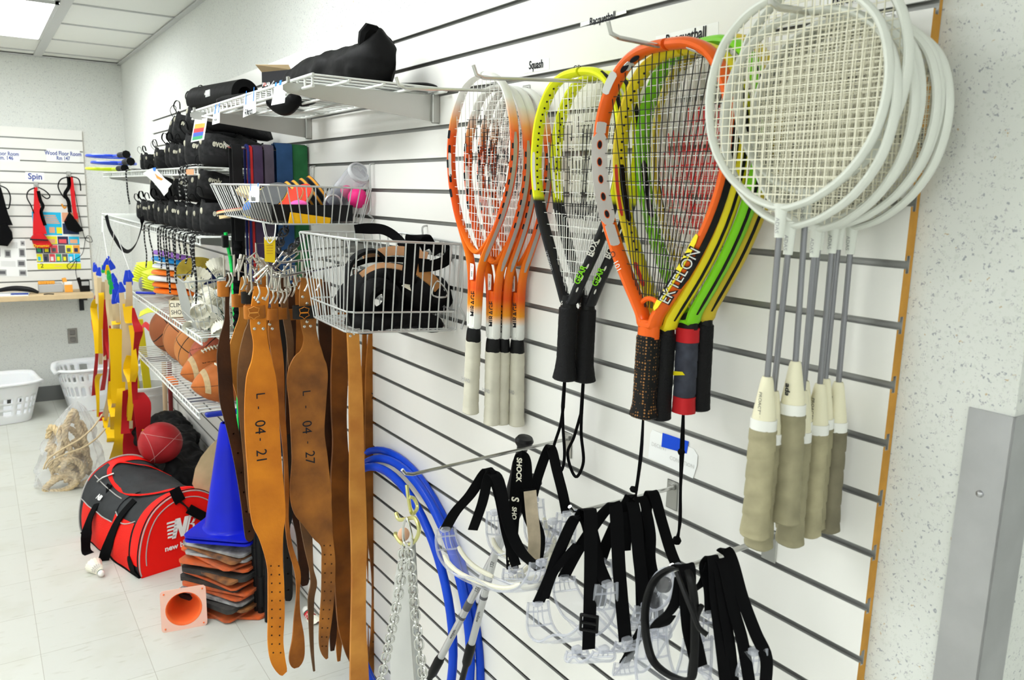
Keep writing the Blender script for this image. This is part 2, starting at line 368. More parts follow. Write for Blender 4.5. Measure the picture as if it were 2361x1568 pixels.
# ------------------------------------------------------------------ slat panel of the right wall
S = 0.0762; Z0 = 0.233361 + CAMZ; PT = 0.453 + CAMZ; YA, YB = 0.5445, 5.40
def slat_panel(root, X, y0, y1, ztop, zbot, z0, axis='X'):
    """horizontal slats with T slots; built for a wall at constant X (axis X) or constant Y (axis Y)"""
    b = MB(); g = MB(); th = .018
    def bx(d0, d1, za, zb, mb):           # depth d0..d1 behind the front face
        if axis == 'X': mb.box((X + (d0 + d1) / 2, (y0 + y1) / 2, (za + zb) / 2), (d1 - d0, y1 - y0, zb - za))
        else: mb.box(((y0 + y1) / 2, X + (d0 + d1) / 2, (za + zb) / 2), (y1 - y0, d1 - d0, zb - za))
    bx(.0115, th, zbot, ztop, b)
    ks = [k for k in range(-8, 40) if zbot + .02 < z0 - k * S < ztop - .02]; zs = [z0 - k * S for k in ks]
    edges = [ztop] + zs + [zbot]
    for i in range(len(edges) - 1):
        hi, lo = edges[i], edges[i + 1]; a = .005 if i > 0 else 0; c = .005 if i < len(edges) - 2 else 0
        bx(0, .0042, lo + c, hi - a, b); bx(.0042, .0115, lo + (c and .011), hi - (a and .011), b)
    for z in zs:
        bx(.0105, .0114, z - .0109, z + .0109, g)
        for s in (-1, 1): bx(.0002, .0052, z + s * .0049 - .0006, z + s * .0049 + .0006, g); bx(.0044, .0054, z + s * .008 - .003, z + s * .008 + .003, g)
    o = build('slat_board', b, [M_slat, M_mdf], root)
    for p in o.data.polygons:
        if abs(p.normal.y if axis == 'X' else p.normal.x) > .9: p.material_index = 1
    build('slot_insert', g, M_alu, root)
    return zs
root = thing('slatwall_panel', 'long white slotted display panel on the right wall, raw orange edge nearest', 'wall panel', (PX, (YA + YB) / 2, 0.03))
slat_panel(root, PX, YA, YB, PT, .03, Z0)
root = thing('slatwall_panel', 'smaller white slotted display panel on the far wall above the shelf desk', 'wall panel', (-.35, R['y1'] - .018, 0.8))
xr = P(183, 301, Y=R['y1'] - .018).x; ztop = P(183, 301, Y=R['y1'] - .018).z; zg = P(185, 325, Y=R['y1'] - .018).z
FY = R['y1'] - .0185
slat_panel(root, FY, -1.6, 0.690, ztop, 0.755, zg, 'Y')
# ------------------------------------------------------------------ slatwall hooks
def hook(label, y, z, length, rise=0.03, group='metal display hooks in the slotted wall', r=0.0032, tip=0.018, cat='hook'):
    """single prong hook: plate gripped in a slot, rod reaching into the room, upturned tip"""
    t = thing('display_hook', label, cat, (PX, y, z), group=group)
    b = MB(); b.box((-.0012, 0, -.012), (.0024, .026, .050), bev=.001); b.box((-.0035, 0, .004), (.006, .016, .010), bev=.001); b.box((.003, 0, .011), (.008, .024, .003))
    build('back_plate', b, M_steel, t, world=False)
    b = MB(); b.tube([(-.003, 0, 0), (-length * .5, 0, rise * .5), (-length + .02, 0, rise), (-length + .006, 0, rise + .004), (-length, 0, rise + tip)], r, 8)
    build('prong', b, M_chrome, t, world=False)
    return t
# ------------------------------------------------------------------ racquets
def sampler(pts):
    """pts [(z, halfwidth)] from top down -> smooth list of local (y, z) along the right-hand side"""
    return [Vector((0, q.x, q.y)) for q in catmull([(w, z, 0) for z, w in pts], 5)]
def half_at(side, z):
    zs = [-p.z for p in side]; return lerp1(zs, [p.y for p in side], -z)
def grip(mb, z0, z1, ry, rx, flare=1.15, pitch=.026, amp=.05, y=0, butt=.02):
    L_ = z0 - z1
    def fn(u, v):
        a = 2 * pi * u; z = z0 - L_ * v; ph = ((z0 - z) / pitch + u) % 1.0
        k = (1 - amp * (1 - ph) ** 3) * (1 + (flare - 1) * max(0, (v - (1 - butt * 2 / L_)) / (butt * 2 / L_)) ** 1.5)
        if v > .985: k *= .86
        if v < .01: k *= .9
        ca, sa = cos(a), sin(a); e = 0.75
        return Vector((rx * k * math.copysign(abs(ca) ** e, ca), y + ry * k * math.copysign(abs(sa) ** e, sa), z))
    n = 64; o = len(mb.v); mb.grid(fn, 16, n, closed_u=True)
    mb.f.append([o + (n - 1) * 16 + i for i in range(16)]); mb.m.append(0); mb.f.append([o + i for i in range(15, -1, -1)]); mb.m.append(0)
def strings(side, zb, nv, nh, inset, r, stencil=None, wob=0.0, fan=0.0):
    """two mesh builders: plain strings and the printed pieces of string"""
    A, B = MB(), MB(); wmax = max(p.y for p in side) - inset; ztop = -inset
    def put(p, q):
        if stencil is None: A.tube([p, q], r, 4, caps=False); return
        n = 14; pts = [p.lerp(q, i / n) for i in range(n + 1)]; i = 0
        while i < n:
            mid = (pts[i] + pts[i + 1]) / 2; f = stencil(mid.y, mid.z); j = i
            while j < n and stencil(((pts[j] + pts[j + 1]) / 2).y, ((pts[j] + pts[j + 1]) / 2).z) == f: j += 1
            (B if f else A).tube([pts[i], pts[j]], r * (1.05 if f else 1), 4, caps=False); i = j
    for i in range(nv):
        u = -1 + 2 * (i + .5) / nv; y = u * wmax * .98
        zs = [z for z in [ztop + (zb - ztop) * k / 160 for k in range(161)] if half_at(side, z) - inset * .6 > abs(y) * (1 - fan * min(1, max(0, (z - ztop) / (zb - ztop))))]
        if len(zs) > 4:
            t_, b_ = zs[0], zs[-1]; yt = y; yb = y * (1 - fan * (b_ - ztop) / (zb - ztop))
            put(Vector((0, yt, t_)), Vector((0.0006, yb + random.uniform(-wob, wob), b_)))
    for i in range(nh):
        z = ztop + (zb - ztop) * (i + .7) / (nh + .6); w = half_at(side, z) - inset * .6
        if w > .012: put(Vector((.0008, -w, z)), Vector((.0008, w, z + random.uniform(-wob, wob))))
    return A, B
def strip(mb, side, z0, z1, sg, ang, width, rp, rd, th=.0008, n=14, lift=1.03):
    """band lying on the frame: sg = +1 far arm / -1 near arm; ang 0 = inner face, 90 = front face, 180 = outer face"""
    a = radians(ang); pts = []; ds = []
    for i in range(n + 1):
        z = z0 + (z1 - z0) * i / n; y = half_at(side, z); y2 = half_at(side, z - .004)
        t = Vector((0, y2 - y, -.004)).normalized(); inn = Vector((0, t.z, -t.y))
        if inn.y > 0: inn = -inn
        p = Vector((0, y, z)) + inn * (rp * cos(a) * lift) + Vector((-1, 0, 0)) * (rd * sin(a) * lift)
        d = inn * (-rp * sin(a)) + Vector((-1, 0, 0)) * (rd * cos(a))
        p.y *= sg; d.y *= sg; pts.append(p); ds.append(d)
    ws = [width * (1 if 0 < i < n else .5) for i in range(n + 1)]
    mb.ribbon(pts, ws, ds, th)
def at_frame(side, z, sg, ang, rp, rd, lift=1.05):
    a = radians(ang); y = half_at(side, z); t = Vector((0, half_at(side, z - .004) - y, -.004)).normalized(); inn = Vector((0, t.z, -t.y))
    if inn.y > 0: inn = -inn
    p = Vector((0, y, z)) + inn * (rp * cos(a) * lift) + Vector((-1, 0, 0)) * (rd * sin(a) * lift); n = inn * (rd * cos(a)) + Vector((-1, 0, 0)) * (rp * sin(a))
    p.y *= sg; n.y *= sg; t.y *= sg
    return p, n.normalized(), t
def loop_head(side, zend=None):
    r_ = [p for p in side if zend is None or p.z >= zend]
    return r_
def cord(mb, pts, r=.0022, smooth=5, n=7): mb.tube(pts, r, n, smooth=smooth)

def frame_full(b, side, rp, rd):
    """closed loop whose arms meet in the handle"""
    pts = [Vector(p) for p in side] + [Vector((0, -p.y, p.z)) for p in reversed(side[1:])]
    b.tube(pts, rp, 12, ref=(1, 0, 0), ry=rd)

# --- white and red squash racquets
HSIDE = sampler([(0, 0), (-.006, .036), (-.030, .071), (-.085, .099), (-.145, .1075), (-.205, .100), (-.265, .078), (-.315, .050), (-.352, .028), (-.385, .017), (-.43, .0125), (-.50, .0115)])
HW = (0.80, 0.80, 0.76); HR = (0.80, 0.10, 0.012); HO = (0.85, 0.20, 0.01)
M_hframe = ramp_mat('squash_frame_paint', 'Z', [(-.506, HW), (-.475, HW), (-.455, (0.85, .33, .02)), (-.42, HR), (-.36, HO), (-.28, HR), (-.115, HR), (-.085, (0.85, .35, .12)), (-.045, HW), (0, HW)], lo=-.506, hi=0)
M_strw = mat('white_string', (0.80, 0.80, 0.76), 0.4); M_strk = mat('black_string', (0.03, 0.03, 0.032), 0.4); M_strc = mat('cream_string', (0.86, 0.83, 0.68), 0.5)
M_gripw = mat('cream_grip_tape', (0.66, 0.63, 0.52), 0.7, var=.12, vscale=25); M_grey = mat('grey_print', (0.35, 0.35, 0.36), 0.5)
M_redprint = mat('red_print', (0.7, 0.05, 0.02), 0.4)
def head_racquet(label, word, x, y, z, lean, yaw, gripword):
    t = thing('squash_racquet', label, 'racquet', (x, y, z), (radians(lean), 0, radians(yaw)), group='white and red squash racquets on one hook')
    rp, rd = .0058, .0100
    b = MB(); frame_full(b, HSIDE, rp, rd)
    b.tube([Vector((0, half_at(HSIDE, -.30) - .002, -.300)), (0, .030, -.330), (0, .010, -.345), (0, -.010, -.345), (0, -.030, -.330), Vector((0, -half_at(HSIDE, -.30) + .002, -.300))], .0048, 10, smooth=4, ref=(1, 0, 0), ry=.009)
    b.tube([(0, 0, -.405), (0, 0, -.506)], .0125, 14, ref=(1, 0, 0), ry=.0105)
    build('frame', b, M_hframe, t, world=False)
    def sten(yy, zz):
        for cy, cz, rr in ((.018, -.115, .040), (-.022, -.165, .034)):
            d = sqrt((yy - cy) ** 2 + ((zz - cz) * .8) ** 2)
            if rr * .55 < d < rr or d < rr * .28: return True
        return False
    A, B = strings(HSIDE, -.335, 14, 19, .006, .0007, sten, .001, fan=.35)
    build('string_bed', A, M_strw, t, world=False); build('string_logo', B, M_strk, t, world=False)
    b = MB(); strip(b, HSIDE, -.11, -.36, -1, 170, .008, rp, rd); build('grommet_strip', b, mat('grey_grommet', (.42, .38, .36), .5), t, world=False)
    b = MB()
    for z0, z1 in ((-.125, -.165), (-.172, -.205), (-.212, -.222), (-.232, -.238)): strip(b, HSIDE, z0, z1, -1, 75, .0075, rp, rd)
    for z0, z1 in ((-.15, -.20),): strip(b, HSIDE, z0, z1, 1, 40, .006, rp, rd)
    build('white_decal', b, M_strw, t, world=False)
    b = MB()
    for k in range(5): strip(b, HSIDE, -.105 - k * .03, -.122 - k * .03, 1, 70 - 25 * (k % 2), .005, rp, rd)
    for k in range(7): strip(b, HSIDE, -.13 - k * .022, -.14 - k * .022, -1, 135, .003, rp, rd)
    build('black_decal', b, M_ink, t, world=False)
    b = MB(); b.prism([(-.0107, .0065, -.37), (-.0107, -.0035, -.37), (-.0107, -.0065, -.372), (-.0107, -.0055, -.402), (-.0107, .0050, -.404)], (-.0006, 0, 0)); lb = build('badge', b, M_strw, t, world=False)
    text('lettering', 'nan', (-.0114, 0, -.391), (0, 0, 1), (0, 1, 0), .0058, M_ink, t, world=False); text('lettering', 'o', (-.0114, 0, -.376), (0, 0, 1), (0, 1, 0), .0058, M_redprint, t, world=False)
    if word == 'HEAD': text('lettering', word, (-.0100, -.0080, -.462), (0, 0, 1), (-.6, .8, 0), .0125, M_ink, t, bold=.035, world=False, sx=1.25)
    else: text('lettering', word, (-.0098, -.0078, -.452), (0, 0, 1), (-.6, .8, 0), .0105, M_ink, t, world=False, bold=.01)
    b = MB(); b.lathe((0, 0, -.533), [(.0165, 0), (.0175, .003), (.0165, .020), (.0150, .028), (.0115, .029)], 16, sx=.85); build('collar', b, M_blackplastic, t, world=False)
    b = MB(); grip(b, -.531, -.690, .0165, .0145, flare=1.1); build('grip', b, M_gripw, t, world=False)
    text('grip_print', gripword, (-.0150, 0, -.615), (0, -1, 0), (0, 0, 1), .008, M_grey, t, world=False)
    return t
hy, hz = 1.374, .2210 + CAMZ
hook('rear metal hook holding the four white and red squash racquets', hy, P(1210, 213, X=PX).z, .290, rise=-.018)
for a in [('white and red squash racquet nearest the tip of its hook, leftmost of four', 'MIRAGE', .850, hy + .004, hz + .010, 2.2, 4, 'HEAD'),
          ('white and red squash racquet whose grip hangs lowest, second from the left', 'MIRAGE', .880, hy + .002, hz - .010, -.5, 1, 'HEAD'),
          ('white and red squash racquet with big black capitals on its shaft', 'HEAD', .905, hy, hz - .012, -.3, -3, 'HEAD'),
          ('white and red squash racquet nearest the wall, rightmost of four', 'MIRAGE', .930, hy - .002, hz - .014, -2.0, -2, 'HEAD')]:
    head_racquet(*a)
# --- yellow and black racquets
GSIDE = sampler([(0, 0), (-.005, .040), (-.026, .073), (-.075, .099), (-.135, .106), (-.190, .101), (-.245, .085), (-.300, .060), (-.345, .036), (-.375, .021), (-.392, .013), (-.40, .009)])
GY = (0.80, 0.85, 0.02); GK = (0.02, 0.02, 0.022)
M_gframe = ramp_mat('yellow_black_paint', 'Z', [(-.41, GK), (-.222, GK), (-.214, GY), (0, GY)], lo=-.41, hi=0, rough=.3)
M_gripk = mat('black_grip', (0.014, 0.014, 0.015), 0.55, bump=.4, bscale=300)
M_green = mat('green_print', (0.25, 0.75, 0.02), 0.4)
def gb_racquet(label, x, y, z, lean, yaw, lan):
    t = thing('racquetball_racquet', label, 'racquet', (x, y, z), (radians(lean), 0, radians(yaw)), group='yellow and black racquets on one hook')
    rp, rd = .0078, .0125
    b = MB(); frame_full(b, GSIDE, rp, rd); build('frame', b, M_gframe, t, world=False)
    def sten(yy, zz):
        yy = abs(yy); zc = zz + .175
        return (yy < .050 and abs(zc - .075) < .022 and yy > .01) or (abs(zc - .01) < .014 and .02 < yy < .085) or (abs(zc + .05) < .014 and yy < .075) or (yy < .028 and -.04 < zc < .05 and yy > .014) or (abs(zc) < .085 and .055 < yy < .066)
    A, B = strings(GSIDE, -.385, 16, 18, .008, .0007, sten, .0015, fan=.72)
    build('string_bed', A, M_strw, t, world=False); build('string_logo', B, M_strk, t, world=False)
    b = MB()
    for k in range(17):
        z = -.02 - k * .0115
        for sg in (1,): p, n, tt = at_frame(GSIDE, z, sg, 20, rp, rd); b.lathe(p - n * .001, [(.0019, 0), (.0019, .0012)], 8, rot=align(n))
    build('grommet_holes', b, M_ink, t, world=False)
    b = MB()
    strip(b, GSIDE, -.010, -.16, -1, 150, .008, rp, rd)
    build('black_bumper', b, M_blackplastic, t, world=False)
    b = MB(); strip(b, GSIDE, -.135, -.205, 1, 55, .005, rp, rd)
    for k in range(7): strip(b, GSIDE, -.235 - .022 * k, -.244 - .022 * k, -1, 140, .0028, rp, rd, n=3)
    strip(b, GSIDE, -.165, -.222, -1, 70, .005, rp, rd)
    build('white_decal', b, M_strw, t, world=False)
    for s_, zc, mm, hh in (('GEAR', -.345, M_green, .0105), ('BOX', -.296, M_strw, .0105)):
        p, n, tt = at_frame(GSIDE, zc, -1, 112, rp, rd, 1.08); up = tt if tt.z > 0 else -tt
        text('lettering', s_, p, up, n.cross(up), hh, mm, t, world=False, bold=.02)
    p, n, tt = at_frame(GSIDE, -.33, 1, 80, rp, rd, 1.1); text('lettering', 'GEARBOX', p, Vector((0, 0, 1)) * .99 + Vector((0, .5, 0)), Vector((0, 1, -.5)), .006, M_grey, t, world=False)
    p = Vector((-rd * .6, 0, .0045)); text('lettering', 'GB', p, (0, -1, 0), (-.5, 0, 1), .010, M_ink, t, world=False)
    b = MB(); b.tube([(0, 0, -.388), (0, 0, -.412)], [.012, .0165], 16, ref=(1, 0, 0), ry=[.012, .014]); build('collar', b, M_blackplastic, t, world=False)
    text('lettering', 'S', (-.0150, .002, -.402), (0, -1, 0), (0, 0, 1), .007, M_strw, t, world=False)
    b = MB(); grip(b, -.410, -.546, .0170, .0150, flare=1.38, pitch=.02, amp=.02, butt=.022); build('grip', b, M_gripk, t, world=False)
    b = MB(); z0 = -.545; c = catmull([Vector(p) for p in lan], 6)
    b.tube([(0, 0, z0), c[0]], .0032, 7); b.tube(c, .0030, 7, closed=False); b.tube([(0.002, .002, z0), c[-1]], .0032, 7)
    build('wrist_cord', b, M_web, t, world=False)
    return t
hy = 1.126; hz = .2130 + CAMZ
hook('metal hook through the heads of the yellow and black racquets', hy, P(1400, 190, X=PX).z, .275, rise=-.018)
lz = -.62
gb_racquet('yellow and black racquet at the front of its hook, its whole head in view', .888, hy - .002, hz, 1.0, 6, [(0, 0, -.60), (.004, .010, -.64), (0, .022, -.69), (0, .014, -.722), (0, -.004, -.722), (0, -.010, -.69), (.004, .002, -.64), (0.002, .004, -.60)])
gb_racquet('yellow and black racquet mostly hidden behind its twin, cord in an open loop', .922, hy - .010, hz - .004, .6, 3, [(0, 0, -.61), (0, -.002, -.65), (0, -.012, -.70), (0, .004, -.735), (0, .022, -.725), (0, .034, -.695), (0, .018, -.66), (0.002, .004, -.61)])
# --- racquetball racquets on the next hook
ESIDE = sampler([(0, 0), (-.004, .045), (-.026, .084), (-.075, .113), (-.130, .1225), (-.185, .117), (-.240, .100), (-.295, .073), (-.340, .045), (-.368, .026), (-.385, .015), (-.400, .010)])
M_orange = mat('orange_frame_paint', (0.85, 0.13, 0.012), 0.28, coat=.5); M_yel = mat('yellow_frame_paint', (0.85, 0.72, 0.02), 0.3, coat=.4)
M_lime = mat('lime_frame_paint', (0.22, 0.66, 0.02), 0.3, coat=.4); M_silver = mat('silver_panel', (0.66, 0.66, 0.64), 0.35, .3)
M_strr = mat('red_string', (0.75, 0.06, 0.06), 0.4); M_olive = mat('old_yellow_frame', (0.66, 0.50, 0.04), 0.35)
def ball_racquet(label, x, y, z, lean, yaw, fm, sm, deco, gripm, sten=None, sm2=None, k=1.0):
    t = thing('racquetball_racquet', label, 'racquet', (x, y, z), (radians(lean), 0, radians(yaw)), group='racquetball racquets on the middle hook')
    rp, rd = .0085 * k, .0140
    b = MB(); frame_full(b, ESIDE, rp, rd); build('frame', b, fm, t, world=False)
    A, B = strings(ESIDE, -.375, 17, 17, .009, .00075, sten, .0015, fan=.70)
    build('string_bed', A, sm, t, world=False)
    if B.f: build('string_logo', B, sm2, t, world=False)
    if deco == 'orange':
        b = MB()
        for z0, z1, w in ((-.100, -.118, .016), (-.118, -.258, .026), (-.258, -.290, .016)): strip(b, ESIDE, z0, z1, 1, 35, w, rp, rd)
        strip(b, ESIDE, -.030, -.060, 1, 75, .012, rp, rd); strip(b, ESIDE, -.012, -.022, 1, 20, .014, rp, rd)
        strip(b, ESIDE, -.004, -.012, -1, 25, .012, rp, rd); strip(b, ESIDE, -.345, -.362, -1, 75, .010, rp, rd)
        build('silver_panel', b, M_silver, t, world=False)
        b = MB(); r_ = MB()
        for i in range(5):
            p, n, tt = at_frame(ESIDE, -.135 - i * .027, 1, 35, rp, rd, 1.08); rt = Matrix([tt.cross(n), tt, n]).transposed()
            r_.lathe(p, [(.0042, -.0008), (.0044, .0004), (.0001, .0006)], 14, rot=rt, sy=1.6); b.lathe(p, [(.0033, -.0005), (.0033, .0012), (.0001, .0014)], 14, rot=rt, sy=1.7)
        for zz in (-.020, -.008):
            p, n, tt = at_frame(ESIDE, zz, 1, 30, rp, rd, 1.12); rt = Matrix([tt.cross(n), tt, n]).transposed()
            b.lathe(p, [(.0045, -.0005), (.0045, .0005), (.0001, .0006)], 14, rot=rt, sy=2.0)
        build('port_rim', r_, M_orange, t, world=False); build('port_hole', b, M_ink, t, world=False)
        b = MB(); strip(b, ESIDE, -.11, -.335, -1, 165, .012, rp, rd); strip(b, ESIDE, -.30, -.345, -1, 40, .003, rp, rd); build('black_bumper', b, M_blackplastic, t, world=False)
        b = MB(); strip(b, ESIDE, -.262, -.375, -1, 70, .015, rp, rd); build('yellow_decal', b, M_yel, t, world=False)
        p, n, tt = at_frame(ESIDE, -.318, -1, 118, rp, rd, 1.12); up = tt if tt.z > 0 else -tt
        text('lettering', 'EKTELON', p, up, n.cross(up), .0170, M_ink, t, world=False, bold=.06, sx=.92)
        text('lettering', 'EKTELON', p + n * .0006, up, n.cross(up), .0150, M_strw, t, world=False, bold=-.005, sx=1.04)
        p, n, tt = at_frame(ESIDE, -.318, 1, 80, rp, rd, 1.10); text('lettering', '101', p, tt, n.cross(tt), .009, M_strw, t, world=False); text('lettering', 'O', p - tt * .02, tt, n.cross(tt), .009, M_ink, t, world=False)
        b = MB(); b.tube([(0, .020, -.372), (0, .008, -.362), (0, -.008, -.362), (0, -.020, -.372)], .004, 8, smooth=3); b.tube([(0, 0, -.392), (0, 0, -.420)], [.018, .0185], 16, ref=(1, 0, 0), ry=.0135); build('throat', b, fm, t, world=False)
    else:
        b = MB(); strip(b, ESIDE, -.05, -.385, -1, 165, .005, rp, rd); strip(b, ESIDE, -.16, -.25, 1, 15, .010, rp, rd); build('black_bumper', b, M_blackplastic, t, world=False)
        if deco == 'dots':
            b = MB()
            for i in range(22):
                p, n, tt = at_frame(ESIDE, -.02 - i * .013, 1, 20, rp, rd); b.lathe(p - n * .001, [(.0020, 0), (.0020, .0012)], 8, rot=align(n))
            build('grommet_holes', b, M_ink, t, world=False)
            b = MB(); strip(b, ESIDE, -.16, -.24, 1, 60, .005, rp, rd); strip(b, ESIDE, -.31, -.345, 1, 60, .006, rp, rd); build('red_decal', b, M_redprint, t, world=False)
        if deco == 'cream':
            b = MB(); strip(b, ESIDE, -.02, -.30, 1, 0, .018, rp * 1.2, rd); build('cream_liner', b, M_strc, t, world=False)
        b = MB(); b.tube([(0, 0, -.388), (0, 0, -.412)], [.014, .0180], 16, ref=(1, 0, 0), ry=.0135); build('collar', b, M_blackplastic, t, world=False)
    b = MB()
    if gripm == 'tape':
        grip(b, -.410, -.432, .0175, .0155, flare=1, amp=.02); grip(b, -.516, -.542, .0170, .0150, flare=1.05, amp=.02, butt=.01); build('red_tape', b, mat('red_tape', (.55, .02, .025), .5), t, world=False)
        b = MB(); grip(b, -.431, -.517, .0168, .0150, flare=1, amp=.05); build('grip', b, mat('grey_blue_tape', (.06, .065, .09), .6, var=.4, vscale=60), t, world=False)
        b = MB(); b.prism([(-.0158, .014, -.478), (-.0158, -.010, -.475), (-.0158, -.016, -.479), (-.0158, .014, -.485)], (-.0006, 0, 0)); build('yellow_scrap', b, M_yel, t, world=False)
    elif gripm == 'comb':
        grip(b, -.416, -.543, .0175, .0155, flare=1.28, pitch=.016, amp=.03, butt=.014); m_ = mat('honeycomb_grip', (.014, .014, .014), .5)
        if not m_.get('done'):
            m_['done'] = 1; nt = m_.node_tree; v = nt.nodes.new('ShaderNodeTexVoronoi'); v.feature = 'F1'; v.inputs['Scale'].default_value = 210
            tc = nt.nodes.new('ShaderNodeTexCoord'); mp = nt.nodes.new('ShaderNodeMapping'); mp.inputs['Scale'].default_value = (1, 1, 1); v.inputs['Randomness'].default_value = .25
            nt.links.new(tc.outputs['Object'], mp.inputs[0]); nt.links.new(mp.outputs[0], v.inputs['Vector']); r = nt.nodes.new('ShaderNodeValToRGB')
            r.color_ramp.elements[0].position = .22; r.color_ramp.elements[0].color = (.38, .18, .06, 1); r.color_ramp.elements[1].position = .36; r.color_ramp.elements[1].color = (.014, .014, .014, 1)
            nt.links.new(v.outputs['Distance'], r.inputs['Fac']); nt.links.new(r.outputs[0], nt.nodes['Principled BSDF'].inputs['Base Color'])
        build('grip', b, m_, t, world=False)
    else: grip(b, -.410, -.545, .0172, .0152, flare=1.08, pitch=.02, amp=.02); build('grip', b, M_gripk, t, world=False)
    return t
hy = .862; hz = .2150 + CAMZ
hook('metal hook through the heads of the racquetball racquets', hy, P(1660, 136, X=PX).z, .225, rise=.004)
r1 = ball_racquet('orange racquetball racquet with silver panels and yellow inner arm, in front', .830, hy - .004, hz, .4, 5, M_orange, M_strk, 'orange', 'comb')
b = MB(); cord(b, [(0, 0, -.538), (.001, .002, -.60), (0, .006, -.66), (0, .014, -.668)], .0018); cord(b, [(0, 0, -.538), (-.001, -.003, -.60), (0, .003, -.66), (-.002, .006, -.70), (0, .002, -.76), (-.002, -.012, -.83), (.002, -.014, -.84), (0, -.002, -.76), (.002, .003, -.70), (0, .006, -.66)], .0016)
b.ball((0, .010, -.664), .0055, 8, (1, 1.5, 1)); build('wrist_cord', b, M_web, r1, world=False)
ball_racquet('yellow racquetball racquet with black dots, directly behind the orange one', .858, hy - .008, hz - .004, .3, 0, M_yel, M_strw, 'dots', 'black')
def st4(yy, zz): return sqrt(yy * yy + ((zz + .18) * .85) ** 2) < .075
r3 = ball_racquet('lime green racquetball racquet with grey taped handle and red ends', .884, hy - .020, hz + .006, -1.2, -3, M_lime, M_strw, 'plain', 'tape', st4, M_strr, k=.9)
b = MB(); cord(b, [(0, 0, -.536), (0, .001, -.60), (.002, 0, -.66), (0, -.004, -.72), (0, -.002, -.755)], .0022); cord(b, [(0, 0, -.536), (0, -.004, -.60), (-.002, -.005, -.66), (0, -.006, -.72), (0, .004, -.755)], .0020); b.ball((0, 0, -.605), .006, 8); b.ball((0, 0, -.750), .0075, 8); cord(b, [(0, 0, -.75), (0, .012, -.765), (0, .004, -.78)], .0022)
build('wrist_cord', b, M_web, r3, world=False)
ball_racquet('dull yellow racquetball racquet with cream liner, nearest the wall', .914, hy - .020, hz + .010, -1.4, -5, M_olive, M_strw, 'cream', 'black', st4, M_strr)
# --- badminton racquets
BSIDE = sampler([(0, 0), (-.003, .030), (-.016, .064), (-.045, .094), (-.085, .1085), (-.125, .1095), (-.165, .099), (-.200, .075), (-.225, .042), (-.236, .014), (-.2375, 0)])
M_bframe = mat('greenish_white_frame', (0.74, 0.76, 0.70), 0.28, coat=.3); M_bshaft = mat('grey_shaft', (0.25, 0.25, 0.27), 0.3, .6)
M_cone = mat('cream_cone', (0.78, 0.74, 0.55), 0.4); M_gripo = [mat('olive_grip_%s' % n, c, 0.75, var=.25, vscale=30) for n, c in (('light', (.42, .38, .24)), ('mid', (.33, .30, .19)), ('dark', (.20, .18, .12)))]
b0 = None
def badminton(label, word, x, y, z, lean, yaw, gm, lw=.0):
    t = thing('badminton_racquet', label, 'racquet', (x, y, z), (radians(lean), 0, radians(yaw)), group='white badminton racquets on the near hook')
    rp, rd = .0043, .0080
    b = MB(); pts = [Vector(p) for p in BSIDE[:-1]] + [Vector((0, -p.y, p.z)) for p in reversed(BSIDE[1:])]; b.tube(pts, rp, 10, closed=True, ref=(1, 0, 0), ry=rd); build('frame', b, M_bframe, t, world=False)
    A, B = strings(BSIDE, -.232, 21, 22, .004, .00075, None, .0005); build('string_bed', A, M_strc, t, world=False)
    b = MB(); b.tube([(0, 0, -.233), (0, 0, -.245), (0, 0, -.272)], [.0095, .0068, .0055], 12); build('throat_piece', b, M_bframe, t, world=False)
    text('lettering', 'ADASTRA'[:4], (-.0062, 0, -.258), (0, 0, -1), (0, -1, 0), .005, M_grey, t, world=False)
    b = MB(); b.cyl((0, 0, -.268), (0, 0, -.442), .0036, n=10); build('shaft', b, M_bshaft, t, world=False)
    b = MB(); b.lathe((0, 0, -.492), [(.0150, 0), (.0140, .010), (.0075, .050), (.0060, .054)], 16, sx=.9); build('cone', b, M_cone, t, world=False)
    text('lettering', word, (-.0118, 0, -.472), (0, 0, -1), (-.2, -1, 0), .0080 if word == 'ada' else .0045, M_ink, t, world=False, bold=.03 if word == 'ada' else 0)
    b = MB(); b.tube([(0, 0, -.490), (0, 0, -.503)], .0163, 16, ref=(1, 0, 0), ry=.0145); build('band', b, M_strw, t, world=False)
    b = MB(); grip(b, -.502, -.642, .0162, .0142, flare=1.12, pitch=.024, amp=.09); build('grip', b, M_gripo[gm], t, world=False)
    return t
hy = .600; hz = .2320 + CAMZ
hook('thick metal hook holding the stack of badminton racquets', hy, P(2035, 55, X=PX).z, .225, rise=-.012, r=.004)
for i, (lb, wd, x, dy, dz, ln, yw, gm) in enumerate([
    ('white badminton racquet in front of the stack, its whole string bed in view', 'PROACTIVE', .778, .002, 0, -.2, 6, 0),
    ('badminton racquet just behind the front one, its grip hanging lower and browner', 'PROACTIVE', .796, -.004, -.020, .9, 2, 1),
    ('badminton racquet with big slanted dark letters on its cream cone', 'ada', .812, .0, .018, -1.6, 0, 1),
    ('badminton racquet with the lowest hanging grip, in the middle of the stack', 'PROACTIVE', .846, .002, -.024, -.5, -3, 1),
    ('badminton racquet whose cone peeks out behind the lowest hanging grip', 'PROACTIVE', .864, .006, -.016, .5, -2, 1),
    ('badminton racquet with light olive grip, second nearest the wall', 'PROACTIVE', .882, .004, -.020, -.6, 2, 0),
    ('badminton racquet half covered by its neighbour, third nearest the wall', 'PROACTIVE', .900, .006, -.016, -.2, -2, 1),
    ('badminton racquet nearest the wall with a dark olive grip', 'PROACTIVE', .922, .006, -.022, -.9, -4, 2)]):
    badminton(lb, wd, x, hy + dy, hz + dz, ln, yw, gm)
